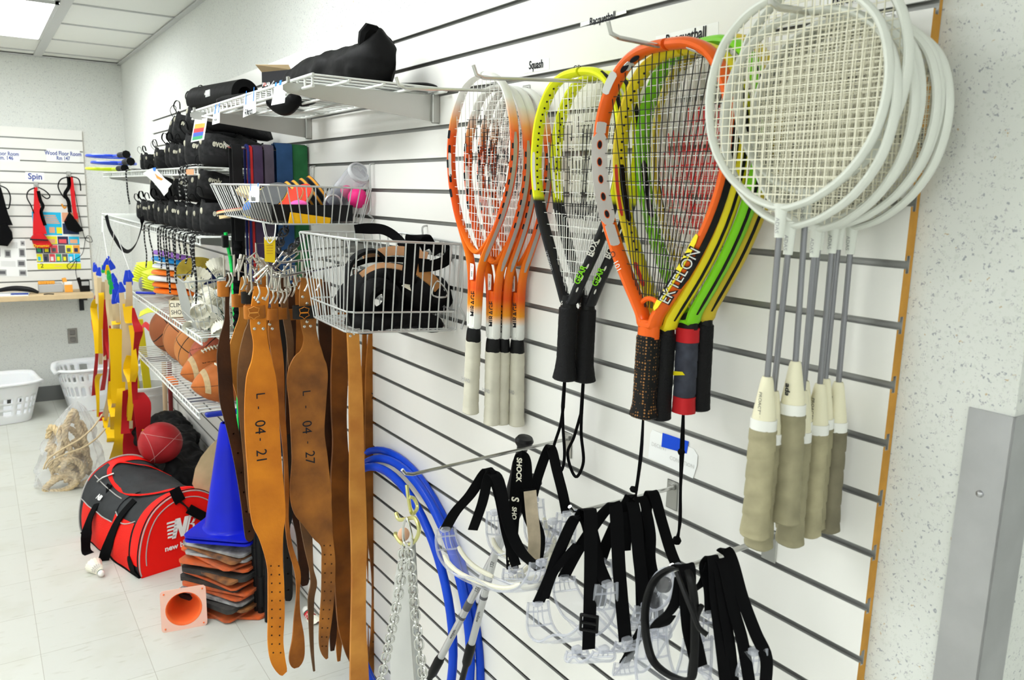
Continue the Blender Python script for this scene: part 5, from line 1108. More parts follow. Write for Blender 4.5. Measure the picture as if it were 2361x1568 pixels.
belt('thin strip of belt between the light tan and the chestnut ones', 2.18,
     [(765, 836, 845), (860, 834, 844), (1000, 832, 840), (1150, 832, 842), (1300, 846, 854), (1400, 850, 856), (1500, 848, 854), (1590, 852, 858)], L_brn, bk=False)
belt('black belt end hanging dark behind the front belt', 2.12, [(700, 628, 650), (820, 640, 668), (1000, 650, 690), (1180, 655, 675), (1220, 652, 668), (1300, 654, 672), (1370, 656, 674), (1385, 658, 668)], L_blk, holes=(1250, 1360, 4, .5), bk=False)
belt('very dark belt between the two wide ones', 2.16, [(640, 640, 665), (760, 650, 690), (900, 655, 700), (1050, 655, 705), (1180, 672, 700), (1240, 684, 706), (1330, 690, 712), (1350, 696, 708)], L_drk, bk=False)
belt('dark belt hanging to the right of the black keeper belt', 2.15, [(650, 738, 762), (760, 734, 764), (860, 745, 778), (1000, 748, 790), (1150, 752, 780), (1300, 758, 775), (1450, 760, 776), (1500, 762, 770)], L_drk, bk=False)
belt('short brown belt end whose tip shows below the dark curled one', 2.20, [(720, 778, 800), (900, 780, 800), (1200, 776, 792), (1400, 778, 790), (1480, 775, 788), (1524, 778, 784)], L_brn, bk=False)
belt('brown belt on the middle rod hanging behind the spoon ended one', 2.15, [(640, 676, 694), (700, 676, 690), (780, 672, 700), (900, 664, 700), (1100, 668, 700)], L_brn, keeper=(702, 728, 660, 682), km=L_brn)
belt('brown belt with shiny rivets on the far rod behind the others', 2.28, [(600, 596, 618), (700, 592, 616), (800, 590, 620), (1000, 592, 630)], L_brn)
belt('brown belt on the far rod next to the wall side', 2.28, [(618, 700, 722), (700, 704, 724), (800, 704, 730), (1000, 706, 740)], L_drk)
belt('brown belt looped on the near rod beside the deep basket', 2.05, [(655, 662, 678), (700, 664, 680), (760, 664, 682), (850, 660, 680), (1000, 658, 680)], L_drk, keeper=(712, 738, 660, 682), km=L_brn)
# spare buckles crowded on the rods
for i, (px, py, yy, an, w) in enumerate([(575, 612, 2.14, .3, .040), (590, 606, 2.12, -.5, .034), (603, 632, 2.0, .9, .036), (616, 612, 2.10, -.6, .036), (634, 650, 1.97, .2, .030), (646, 652, 1.97, -.1, .030), (652, 604, 2.12, .7, .030), (668, 642, 1.98, -.2, .03), (672, 590, 2.24, .9, .036), (552, 606, 2.16, .2, .03)]):
    t = thing('belt_buckle', 'chrome wire buckle crowded on the belt rods, ' + ['lying flat at the left', 'left of the yellow tag', 'slanting below the yellow tag', 'just beside the yellow tag', 'upright in mid near rod', 'next to the upright one', 'slanting on the middle rod', 'towards the deep basket', 'high on the far rod', 'furthest left of all'][i], 'buckle', P(px, py, Y=yy), group='loose looking buckles crowded on the belt rods')
    rt = Matrix.Rotation(an, 3, 'Y') @ rotz(.5 * i); c = P(px, py, Y=yy); b = MB(); b.tube([c + rt @ Vector(q) for q in ((-w / 2, 0, -.022), (-w / 2, 0, .022), (w / 2, 0, .022), (w / 2, 0, -.022))], .0030, 8, closed=True); build('frame', b, M_buck, t)
    b = MB(); b.tube([c + rt @ Vector((0, 0, .022)), c + rt @ Vector((.004, -.006, -.026))], .0024, 7); build('prong', b, M_buck, t)
# yellow tag on a string
t = thing('string_tag', 'yellow tag hung on white string below the paddle basket', 'tag', P(622, 605, Y=2.07)); yq = 2.07
b = MB(); q = [P(609, 547, Y=yq), P(635, 547, Y=yq), P(634, 606, Y=yq), P(611, 603, Y=yq)]; b.prism(q, (0, .0007, 0)); build('tag', b, mat('tag_yellow', (.86, .62, .02), .6), t)
b = MB(); M_str = mat('white_string_cord', (.78, .78, .76), .7); b.tube([P(606, 514, Y=yq), P(612, 545, Y=yq), P(622, 561, Y=yq - .003), P(633, 545, Y=yq), P(636, 516, Y=yq)], .0016, 6, smooth=3)
for k in range(6): b.tube([P(610 + k * 5, 546, Y=yq - .003), P(612 + k * 5, 553, Y=yq - .003), P(614 + k * 5, 546, Y=yq + .002)], .0012, 5)
b.tube([P(609, 514, Y=yq), P(616, 546, Y=yq)], .0012, 5); build('string', b, M_str, t)
for k in range(4): b = MB(); p = P(622, 566 + 6 * k, Y=yq - .0008); b.box(p, (.017, .0004, .0012)); build('print_line', b, M_mdf, t)
# dark chain behind the rack
b = MB(); chain(b, [P(660, 522, Y=2.25), P(648, 550, Y=2.22), P(640, 575, Y=2.18)], .034, .0030); chain(b, [P(700, 545, Y=2.3), P(682, 562, Y=2.26), P(664, 580, Y=2.22), P(655, 590, Y=2.2)], .034, .0030); tag(build('steel_chain', b, mat('dark_chain', (.10, .10, .11), .35, .8)), 'dark heavy chain slung behind the yellow tag', 'chain')
# ------------------------------------------------------------------ elastic loop bands
BZ = .140 + CAMZ
hook('long metal hook carrying the row of elastic loop bands', 2.66, BZ - .012, .27, rise=0, tip=.012, r=.004)
def loop_band(label, x, w, m, ztop=BZ, zb=.66, y=2.66, th=.0045, bow=.020, tilt=0):
    b = MB(); pts = []
    for (dy, z) in ((-.005, zb), (-bow * .8, zb + .03), (-bow * 1.1, (zb + ztop) / 2), (-bow, ztop - .05), (-bow * .7, ztop - .014), (0, ztop), (bow * .7, ztop - .014), (bow, ztop - .05), (bow * 1.1, (zb + ztop) / 2), (bow * .8, zb + .03), (.005, zb)): pts.append(Vector((x + tilt * (ztop - z), y + dy, z)))
    b.ribbon(pts, w, (1, 0, 0), th, smooth=4); return tag(build('loop_band', b, m), label, 'elastic band', 'elastic loop bands on one hook')
def rub(n, c): return mat(n, c, .65, var=.35, vscale=14)
loop_band('wide black elastic loop, leftmost of the row of bands', .712, .030, rub('black_band_rubber', (.016, .016, .017)), ztop=BZ - .004)
loop_band('narrow navy blue elastic loop beside the black one', .747, .006, rub('navy_rubber', (.02, .03, .20)), ztop=BZ - .002)
loop_band('thin red elastic loop between the navy and the purple bands', .757, .007, rub('red_band_rubber', (.60, .03, .03)), ztop=BZ - .006)
loop_band('dusky purple elastic loop right of the thin red one', .778, .029, rub('purple_rubber', (.085, .055, .12)), ztop=BZ - .004)
loop_band('greyish purple elastic loop left of the broad blue one', .814, .030, rub('grey_purple_rubber', (.12, .10, .14)), ztop=BZ)
loop_band('broad blue elastic loop, widest of the bands', .862, .052, rub('blue_rubber', (.03, .085, .21)), ztop=BZ + .008, bow=.028)
loop_band('green elastic loop nearest the wall', .916, .050, rub('green_rubber', (.03, .17, .06)), ztop=BZ + .006, bow=.022)
b = MB(); pts = [P(548, 555 + k * 8, Y=2.62) for k in range(0, 30)]
b.tube(pts, [.011 if k % 2 else .0155 for k in range(30)], 9); tag(build('ribbed_strap', b, M_web), 'black gathered strap hanging in ripples left of the elastic loops', 'strap')
t = thing('resistance_tube', 'bright green rubber tube with a black clamp at its top, left of the belts', 'resistance tube', P(522, 540, Y=2.75))
b = MB(); b.tube([P(px, py, Y=2.72) for px, py in ((520, 536), (524, 560), (532, 600), (537, 650), (541, 720), (546, 800), (549, 900), (551, 1000), (555, 1100))], .0062, 9, smooth=3); build('tube', b, mat('bright_green_rubber', (.01, .55, .09), .45), t)
b = MB(); b.box(P(519, 557, Y=2.70), (.020, .02, .040), bev=.003); build('clamp', b, M_blackplastic, t)
# ------------------------------------------------------------------ climbing shoes
M_shoe = mat('shoe_suede', (.034, .034, .035), .6, var=.6, vscale=60, bump=.3, bscale=250); M_rubber = mat('shoe_rubber', (.020, .020, .021), .45); M_shoeprint = mat('shoe_print', (.55, .53, .42), .6)
def shoe_proto(L_=.245, H=.120):
    root = thing('climbing_shoe', 'x', 'shoe', (0, 0, 0), group='black climbing shoes on the wire shelves')
    vs = [0, .03, .08, .2, .35, .5, .68, .82, .93, 1]; wd = [.010, .024, .031, .035, .036, .039, .044, .040, .028, .006]; ht = [.6, .86, .98, 1.0, .90, .74, .60, .50, .38, .12]; zb = [.018, .008, .003, 0, .006, .008, .003, 0, .002, .012]
    def fn(u, v):
        a = 2 * pi * u - pi / 2; w = lerp1(vs, wd, v); h = lerp1(vs, ht, v) * H; z0 = lerp1(vs, zb, v)
        y = w * math.copysign(abs(cos(a)) ** .75, cos(a)) * (1 - .22 * max(0, sin(a)) * (1 if v < .45 else .5)); z = z0 + (h - z0) * (.5 + .5 * math.copysign(abs(sin(a)) ** .75, sin(a)))
        if sin(a) > .55 and .05 < v < .44: z -= .055 * sin(pi * min(1, (sin(a) - .55) / .25) / 2) * min(1, (v - .05) / .05) * min(1, (.44 - v) / .08)
        return Vector((L_ * v, y - .010 * v * v, z))
    b = MB(); b.grid(fn, 26, 34, closed_u=True); b.f.append(list(range(25, -1, -1))); b.m.append(0); o = 33 * 26; b.f.append([o + k for k in range(26)]); b.m.append(0)
    build('upper', b, M_shoe, root, world=False, sharp=60)
    b = MB(); b.grid(lambda u, v: fn(-.19 + u * .38 + .0, v) + (fn(-.19 + u * .38, v) - fn(.5, v)).normalized() * .0012, 12, 30); build('sole', b, M_rubber, root, world=False)
    b = MB(); b.ribbon([(.004, -.004, H * .80), (-.010, -.004, H * .96), (-.006, -.002, H * 1.13), (.006, 0, H * 1.12), (.012, 0, H * .92)], .011, (0, 1, 0), .0018, smooth=4); build('pull_loop', b, M_web, root, world=False)
    def sp(u, v, off=.0012):
        p = fn(u, v); du = fn(u + .01, v) - fn(u - .01, v); dv = fn(u, v + .01) - fn(u, v - .01); n = du.cross(dv).normalized()
        if n.y * (p.y) < 0: n = -n
        return p + n * off, n, dv.normalized()
    # print on both flanks
    for sg in (-1, 1):
        u = .5 + .02 if sg < 0 else -.02
        u = .505 if sg < 0 else -.005
        uu = .57 if sg < 0 else .43
    p, n, d = Vector((.064, -.0405, .056)), Vector((0, -1, 0)), Vector((1, 0, 0))
    text('lettering', 'evolv', Vector((.050, -.0415, .062)), (1, 0, -.16), (.16, 0, 1), .0185, M_shoeprint, root, world=False, bold=.03, sx=.72)
    b = MB(); b.ball((.004, -.013, H * .58), .0075, 12, (.6, .9, 1.3)); build('heel_badge', b, M_shoeprint, root, world=False)
    b = MB()
    for k in range(5): x = L_ * (.42 + .07 * k); z = lerp1(vs, ht, .42 + .07 * k) * H + .002; b.tube([(x, -.014, z - .004), (x + .006, 0, z + .001), (x, .014, z - .004)], .0020, 5)
    build('lacing', b, M_web, root, world=False)
    return root
shoe0 = shoe_proto(); used = [False]
rs = random.Random(12)
def shoe(label, x, y, z, yaw=0, pitch=0, roll_=0, sc=1.0):
    if not used[0]: o = shoe0; used[0] = True; o['label'] = label
    else: o = copy_tree(shoe0, label)
    o.location = (x, y, z); o.rotation_euler = (radians(roll_), radians(pitch), radians(yaw)); o.scale = (sc,) * 3; return o
ordn = ['nearest', 'second', 'third', 'fourth', 'fifth', 'sixth', 'seventh', 'eighth', 'ninth', 'tenth', 'eleventh', 'twelfth', 'thirteenth', 'fourteenth', 'fifteenth']
for i, (yy, yw, sc_) in enumerate([(2.955, -5, 1.22), (3.085, 2, 1.02), (3.19, -12, 1.0), (3.31, 6, .98), (3.43, -38, 1.16), (3.58, 4, .95), (3.70, -6, .98), (3.83, -34, 1.12), (3.99, 8, .98), (4.12, -42, 1.02), (4.26, 10, .92)]):
    shoe('black climbing shoe, lower shoe shelf, ' + ('nearest of the bottom row' if i == 0 else ordn[i] + ' from the near end of the bottom row'), .652 + rs.uniform(0, .02), yy, ZS3 + .004, yw, 0, 0, sc_)
for i, (yy, yw, pt, x, z) in enumerate([(3.02, -8, 5, .668, .128), (3.20, 14, 9, .675, .118), (3.46, -22, 14, .665, .125), (3.92, -30, 4, .67, .112), (4.06, 12, 2, .70, .10)]):
    shoe('black climbing shoe, lower shoe shelf, ' + ordn[i] + ' from the near end of the stacked layer', x, yy, ZS3 + .004 + z, yw, pt, 0, 1.08)
for i, (yy, yw, sc_) in enumerate([(2.94, -4, 1.22), (3.12, -24, 1.20), (3.26, 6, .90), (3.38, -36, .98), (3.53, -30, 1.02), (3.68, 8, .88), (3.78, -8, .86)]):
    shoe('black climbing shoe, upper shoe shelf, ' + ('nearest of the bottom row, beside the elastic loops' if i == 0 else ordn[i] + ' from the near end of the bottom row'), .655 + rs.uniform(0, .015), yy, ZS2 + .004, yw, 0, 0, sc_)
for i, (yy, yw, pt, x, z) in enumerate([(2.96, -3, 8, .665, .130), (3.16, -20, 10, .665, .128), (3.36, -24, 12, .66, .112), (3.52, -10, 16, .668, .110)]):
    shoe('black climbing shoe, upper shoe shelf, ' + ordn[i] + ' from the near end of the stacked layer', x, yy, ZS2 + .004 + z, yw, pt, 0, 1.05)
for i, (yy, yw) in enumerate([(4.08, 20), (4.20, -12)]): shoe('small black climbing shoe near the racquets on the upper shoe shelf, %s of two' % ['nearer', 'further'][i], .68, yy, ZS2 + .004, yw, 0, 0, .8)
# laces hanging over the shelf lips
M_lace = mat('flecked_lace', (.018, .018, .018), .8)
if True:
    nt = M_lace.node_tree; tc = nt.nodes.new('ShaderNodeTexCoord'); w_ = nt.nodes.new('ShaderNodeTexWave'); w_.wave_type = 'BANDS'; w_.bands_direction = 'Z'; w_.inputs['Scale'].default_value = 22; w_.inputs['Distortion'].default_value = 4; w_.inputs['Detail Scale'].default_value = 8
    r_ = nt.nodes.new('ShaderNodeValToRGB'); r_.color_ramp.elements[0].position = .90; r_.color_ramp.elements[0].color = (.018, .018, .018, 1); r_.color_ramp.elements[1].position = .96; r_.color_ramp.elements[1].color = (.5, .5, .48, 1)
    nt.links.new(tc.outputs['Object'], w_.inputs[0]); nt.links.new(w_.outputs['Fac'], r_.inputs[0]); nt.links.new(r_.outputs[0], nt.nodes['Principled BSDF'].inputs['Base Color'])
names = ['single', 'short', 'long', 'straight', 'curling', 'doubled', 'slack', 'knotted looking', 'slender', 'thick', 'forked', 'bent', 'limp', 'swaying', 'faint', 'last']
def lace(label, yy, z, dz, dy=0, x=XS - .010, r=.0028, m=None):
    b = MB(); b.tube([(x + .06, yy + rs.uniform(-.03, .03), z + .010), (x + .012, yy, z + .008), (x - .004, yy, z - .004), (x - .006, yy + dy * .3, z - dz * .35), (x - .004 + rs.uniform(-.006, .006), yy + dy * .6 + rs.uniform(-.01, .01), z - dz * .7), (x - .004, yy + dy, z - dz)], r, 6, smooth=5)
    return tag(build('shoelace', b, m or M_lace), label, 'shoelace', 'shoelaces hanging from the shoe shelves')
def plac(lst, z, shelf):
    for i, (px, pyb, dy) in enumerate(lst):
        top = P(px, 535, X=XS - .012); bot = P(px, pyb, X=XS - .012); dz = max(.05, z - zpx(px, pyb, top.y, XS - .012))
        lace('dark shoelace hanging off the %s shoe shelf, %s counted from the near end' % (shelf, ordn[i]), top.y, z, dz, dy, r=.0030 if i % 3 else .0036)
plac([(448, 690, .01), (444, 700, -.01), (441, 640, .02), (430, 610, .03), (424, 585, .0), (415, 600, .02), (405, 655, .02), (400, 625, -.02), (392, 598, .02), (384, 675, -.02), (378, 650, -.03), (372, 620, .03), (366, 600, .0), (345, 605, -.06), (335, 618, .02)], ZS3, 'lower')
plac([(438, 470, .01), (430, 480, -.02), (424, 455, .02), (300, 470, -.05)], ZS2, 'upper')
b = MB(); b.ribbon([P(px, py, X=XS - .014) for px, py in ((245, 497), (252, 525), (264, 548), (280, 572), (296, 580), (312, 565), (322, 540), (328, 515), (326, 500))], .020, (.5, .3, 1), .003, smooth=4); tag(build('black_strap', b, M_web), 'black webbing strap sagging in a loop below the far lower shoe shelf', 'strap')
# torn sheet hanging from the upper shoe shelf, orange sticker
xs = XS - .016
t = thing('paper_sheet', 'torn white sheet with a small coloured shoe picture, hanging off the upper shoe shelf', 'paper', P(376, 455, X=xs))
b = MB(); poly = [P(px, py, X=xs) for px, py in ((329, 400), (344, 390), (357, 386), (366, 396), (380, 412), (396, 424), (388, 434), (387, 442), (378, 452), (370, 440), (352, 418), (340, 408))]; b.prism(poly, (.0006, 0, 0)); build('sheet', b, M_paper, t)
b = MB(); b.prism([P(px, py, X=xs - .0008) for px, py in ((352, 387), (360, 386), (358, 395), (354, 394))], (-.0005, 0, 0)); build('tape', b, M_bluetape2, t)
b = MB(); b.prism([P(px, py, X=xs - .0008) for px, py in ((357, 400), (364, 406), (376, 413), (372, 416), (362, 411))], (-.0004, 0, 0)); build('shoe_picture', b, cc['orange'], t)
b = MB(); b.prism([P(px, py, X=xs) for px, py in ((426, 391), (446, 390), (446, 403), (430, 402))], (.001, 0, 0)); tag(build('orange_tag', b, mat('salmon_tag', (.80, .32, .16), .6)), 'small salmon tag stuck under the lip of the upper shoe shelf', 'tag')
# racquets lying at the far end of the upper shoe shelf
def lying_racquet(label, pa, pb, m, z, butt):
    a = P(*pa, X=.62); c = P(*pb, X=.66); a.z = zpx(pa[0], pa[1], a.y, a.x); d = Vector((a.x - c.x, a.y - c.y, 0)).normalized(); a.z = c.z = z
    t = thing('badminton_racquet', label, 'racquet', c, group='blue and yellow racquets lying on the upper shoe shelf'); s = Vector((-d.y, d.x, 0))
    b = MB(); b.tube([c + d * .02, c + d * .17], .0145, 12); build('grip', b, M_gripk, t)
    b = MB(); b.lathe(c + d * .018, [(.020, -.012), (.021, -.004), (.016, .01)], 8, rot=align(d)); build('butt_cap', b, M_blackplastic, t)
    b = MB(); b.cyl(c + d * .17, c + d * .34, .008, n=10); hc_ = c + d * .48; b.tube([hc_ + d * (.14 * cos(k * pi / 16)) + s * (.105 * sin(k * pi / 16)) for k in range(32)], .008, 8, closed=True); build('frame', b, m, t)
    b = MB()
    for k in range(-6, 7): w_ = .14 * sqrt(max(0, 1 - (k / 7) ** 2)); b.cyl(hc_ - d * w_ + s * (.105 * k / 7), hc_ + d * w_ + s * (.105 * k / 7), .0006, n=4); h_ = .105 * sqrt(max(0, 1 - (k / 7) ** 2)); b.cyl(hc_ - s * h_ + d * (.14 * k / 7), hc_ + s * h_ + d * (.14 * k / 7), .0006, n=4)
    build('string_bed', b, M_strw, t)
Mb = mat('blue_gloss', (.02, .07, .62), .25, coat=.5)
lying_racquet('blue racquet with its black butt end highest on the pile', (215, 358), (292, 356), Mb, ZS2 + .085, None)
lying_racquet('blue and white racquet reaching furthest left past the shelf end', (185, 372), (302, 371), Mb, ZS2 + .048, None)
lying_racquet('yellow green racquet at the bottom of the pile of lying racquets', (205, 386), (288, 383), mat('lime_gloss', (.62, .78, .02), .3, coat=.4), ZS2 + .018, None)
# ------------------------------------------------------------------ things on the two lower wire shelves
M_yd = mat('yellow_soft_plastic', (.80, .86, .06), .45); M_od = mat('orange_disc_plastic', (.90, .20, .02), .4); M_wd = mat('white_disc_plastic', (.78, .79, .80), .4); M_bd = mat('blue_disc_plastic', (.02, .27, .66), .4); M_pd = mat('purple_disc_plastic', (.36, .16, .62), .4)
def disc_cone(label, c, tilt, r=.095):
    b = MB(); b.lathe(c, [(r, 0), (r * .97, .004), (r * .40, .042), (r * .33, .044), (r * .36, .039), (r * .92, .001), (r, 0)], 28, rot=rotx(tilt[0]) @ roty(tilt[1])); return tag(build('disc_cone', b, M_yd), label, 'cone', 'yellow marker cones piled on the wire shelf')
cA, cB, cD = P(338, 662, Z=ZS4), P(362, 676, Z=ZS4), P(389, 694, Z=ZS4)
for k in range(8):
    disc_cone('yellow marker cone in the left pile, %s from the bottom' % (ordn[k] if k else 'lowest'), Vector((cA.x + .02 + .004 * k, cA.y + .06 - .006 * k, ZS4 + .006 + .0105 * k)), (.02 * k - .05, .30 + .02 * k * 1.2), r=.10)
for k in range(7):
    disc_cone('yellow marker cone in the pile beside the orange discs, %s from the bottom' % (ordn[k] if k else 'lowest'), Vector((cB.x + .02, cB.y + .06 - .004 * k, ZS4 + .006 + .011 * k)), (.02, .26 + .02 * k), r=.085)
zs = ZS4 + .006
for i, (nm, m, h, dx) in enumerate([('orange flying disc at the bottom of the stack', M_od, .030, .0), ('orange flying disc second from the bottom of the stack', M_od, .030, -.004), ('white flying disc between the orange ones', M_wd, .026, -.022), ('orange flying disc above the white one', M_od, .028, -.006), ('white flying disc under the blue one', M_wd, .026, 0), ('blue flying disc near the top of the stack', M_bd, .028, -.004), ('purple flying disc tilted on top of the stack', M_pd, .028, 0)]):
    c = Vector((cD.x + .06 + dx, cD.y + .05, zs + .018 + sum((.030, .030, .026, .028, .026, .028, .028)[:i]) * .98)); R_ = .115
    b = MB(); b.lathe(c, [(R_ * .96, 0), (R_, .004), (R_, .012), (R_ * .93, .020), (R_ * .75, .024), (.0001, .025)], 36, rot=roty(.10 + (.14 if i > 4 else .01 * i)) @ rotx(-.05)); b.lathe(c, [(R_ * .95, .001), (R_ * .95, .012), (R_ * .7, .019), (.0001, .019)], 30, rot=roty(.10 + (.14 if i > 4 else .01 * i)) @ rotx(-.05))
    tag(build('flying_disc', b, m), nm, 'flying disc')
M_foam = mat('grey_foam', (.30, .30, .29), .8, var=.25, vscale=20)
for i, (a, c, lb) in enumerate([((300, 632), (372, 640), 'grey foam tube furthest back on the disc shelf, rounded end towards the room'), ((325, 622), (400, 628), 'second grey foam tube lying behind the first one'), ((362, 618), (430, 622), 'grey foam tube end peeping over the yellow cones')]):
    xx = .70 + .05 * i; yy = [4.32, 4.20, 4.05][i]; b = MB(); z = ZS4 + .040; r_ = .036
    b.lathe((xx - .03, yy, z), [(.001, -.008), (r_ * .7, -.004), (r_, .006), (r_, .25), (r_ * .9, .255)], 20, rot=align((1, .05, 0))); tag(build('foam_tube', b, M_foam), lb, 'foam tube')
b = MB(); b.ribbon([P(292, 702 - 13, Z=ZS4 + .006) + Vector((0, 0, .004)), P(347, 680, Z=ZS4 + .006)], .012, (0, 0, 1), .012); b = MB(); p = P(338, 680, Z=ZS4 + .006); b.box(p + Vector((0, .02, .007)), (.012, .10, .012), rot=rotz(.9), bev=.003); tag(build('marker_pen', b, mat('pen_blue', (.03, .05, .55), .4)), 'blue marker pen lying on the disc shelf in front of the yellow cones', 'pen')
M_kraft = mat('kraft_cardboard', (.55, .44, .27), .8, var=.1); M_note = mat('manila_note', (.80, .74, .58), .7)
t = thing('cardboard_box', 'small cardboard box with a note reading climbing shoes', 'box', (.76, 3.22, ZS4)); fx = .70
a = P(391, 735, X=fx); c = P(418, 735, X=fx); y1_, y0_ = a.y, P(391, 735, X=fx).y - .26
z0_ = ZS4 + .004; z1_ = z0_ + .085; fr = [Vector((.672, 3.60, z0_)), Vector((.672, 3.44, z0_))]
q0 = P(391, 733, Z=z0_); q1 = q0 + Vector((.125, -.035, 0)); bk = Vector((.04, .10, 0)); H_ = Vector((0, 0, .072))
b = MB()
for (p, q) in ((q0, q1), (q1, q1 + bk), (q1 + bk, q0 + bk), (q0 + bk, q0)): nn = (q - p).cross(Vector((0, 0, 1))).normalized() * -.003; b.prism([p, q, q + H_, p + H_], nn)
b.prism([q0, q1, q1 + bk, q0 + bk], (0, 0, .003)); build('carton', b, M_kraft, t)
xd = (q1 - q0).normalized(); nn = Vector((xd.y, -xd.x, 0)); cN = (q0 + q1) / 2 + H_ / 2 + nn * .0012
b = MB(); b.prism([q0 + xd * .004 + nn * .001 + Vector((0, 0, .003)), q1 + nn * .001 + Vector((0, 0, .003)), q1 + H_ * .97 + nn * .001, q0 + xd * .004 + H_ * .97 + nn * .001], nn * .0008); build('note', b, M_note, t)
text('lettering', 'CLIMBING', q0 + H_ / 2 + xd * .048 + nn * .0024 + Vector((0, 0, .015)), xd, (0, 0, 1), .0175, M_ink, t, sx=.80); text('lettering', 'SHOES', q0 + H_ / 2 + xd * .036 + nn * .0024 + Vector((0, 0, -.014)), xd, (0, 0, 1), .0175, M_ink, t, sx=.80)
basket('grey wire basket full of shuttlecocks at the near end of the disc shelf', [(.605, 2.985, -.335 + C), (.90, 2.985, -.322 + C), (.90, 3.39, -.345 + C), (.650, 3.39, -.350 + C)],
       [(.648, 3.00, ZS4 + .006), (.885, 3.00, ZS4 + .006), (.885, 3.36, ZS4 + .006), (.672, 3.36, ZS4 + .006)], 13, 14, mid=.8)
# shuttlecocks
M_feather = mat('feather', (.90, .87, .74), .7, var=.12, vscale=60); M_cork = mat('cork_white', (.82, .81, .76), .5)
def shuttle_proto():
    root = thing('shuttlecock', 'x', 'shuttlecock', (0, 0, 0), group='shuttlecocks in the wire basket')
    b = MB(); b.lathe((0, 0, 0), [(.0001, 0), (.006, .001), (.0105, .005), (.0128, .011), (.0130, .020), (.0125, .024), (.0001, .024)], 16); build('cork', b, M_cork, root, world=False)
    b = MB(); b.lathe((0, 0, 0), [(.0131, .0195), (.0135, .021), (.0131, .0235)], 16); build('band', b, mat('green_band', (.03, .09, .06), .5), root, world=False)
    b = MB()
    for k in range(16):
        a = 2 * pi * k / 16; f = lambda r, z, da=0: Vector((r * cos(a + da), r * sin(a + da), z))
        b.tube([f(.0105, .020), f(.031, .080)], .0006, 4); b.prism([f(.020, .048, 0), f(.023, .056, .20), f(.032, .082, .22), f(.0335, .086, .10), f(.032, .083, -.20), f(.024, .058, -.20)], f(.0005, .0001))
    for z in (.033, .043): b.tube([Vector(((.0105 + (z - .02) * .342) * cos(q * pi / 8), (.0105 + (z - .02) * .342) * sin(q * pi / 8), z)) for q in range(16)], .0006, 4, closed=True)
    build('feathers', b, M_feather, root, world=False); return root
sh0 = shuttle_proto(); used2 = [False]
def shuttle(label, pos, rot, group='shuttlecocks in the wire basket', sc=1.0):
    if not used2[0]: o = sh0; used2[0] = True; o['label'] = label
    else: o = copy_tree(sh0, label)
    o.location = pos; o.rotation_euler = rot; o.scale = (sc,) * 3
    if group: o['group'] = group
    elif 'group' in o.keys(): del o['group']
    return o
shuttle('lone shuttlecock lying on the floor in front of the red sports bag', P(237, 1326, Z=.013), (P(208, 1294, Z=.035) - P(237, 1326, Z=.013)).to_track_quat('Z', 'Y').to_euler(), None)
LBL = 'white feather shuttlecock in the basket, '
wh = ['cork facing the room just under the rim', 'feathers standing up above the rim', 'lowest in the near left corner', 'cork at the near wires, halfway up', 'leaning on the left wires', 'feathers pressed to the near wires', 'near the middle of the heap', 'at the far end of the heap', 'at the top left of the heap', 'top of the heap behind the tall one', 'at the wall end of the basket', 'deep in the near right corner', 'on top towards the wall', 'at the far left corner', 'half hidden by the laces']
sp = [((.735, 3.015, 1.195), (-2.0, .2, 0)), ((.80, 3.04, 1.20), (.2, .1, 0)), ((.68, 3.04, 1.065), (1.9, .3, 1)), ((.70, 3.02, 1.125), (2.5, 0, .4)), ((.665, 3.14, 1.13), (1.2, .5, 2)), ((.76, 3.03, 1.09), (1.5, 0, -1.2)), ((.75, 3.14, 1.16), (.9, 1, 0)), ((.75, 3.28, 1.15), (.4, -.8, 0)), ((.69, 3.25, 1.17), (.6, .3, 0)), ((.77, 3.12, 1.21), (-.4, .5, 1)), ((.83, 3.08, 1.14), (1.4, .2, 2)), ((.82, 3.03, 1.07), (1.6, -.3, .6)), ((.84, 3.2, 1.19), (.5, -.5, 1)), ((.70, 3.31, 1.10), (.9, .2, 2)), ((.66, 3.05, 1.18), (2.2, .4, .2))]
for w_, (p, r_) in zip(wh, sp): shuttle(LBL + w_, p, r_, sc=1.12)
rsx = random.Random(4)
for k in range(14): shuttle('white feather shuttlecock buried in the heap of the wire basket', (rsx.uniform(.69, .85), rsx.uniform(3.05, 3.3), rsx.uniform(1.07, 1.15)), (rsx.uniform(0, 3), rsx.uniform(-1, 1), rsx.uniform(0, 6)), 'shuttlecocks buried in the heap', sc=1.12)
b = MB(); c = Vector((.705, 3.065, ZS4 + .052)); b.ball(c, .044, 24); b.mi = 1
for q in ((-.5, -.8, .2), (-.85, -.35, .3), (-.1, -.95, -.1), (-.75, -.6, -.35), (-.45, -.55, .7)): d = Vector(q).normalized(); b.lathe(c + d * .0436, [(.0055, 0), (.0055, .0008)], 10, rot=align(d))
tag(build('wiffle_ball', b, [mat('white_ball_plastic', (.80, .79, .72), .4), mat('ball_hole', (.35, .31, .20), .7)]), 'perforated white plastic ball at the bottom of the shuttlecock basket', 'ball')
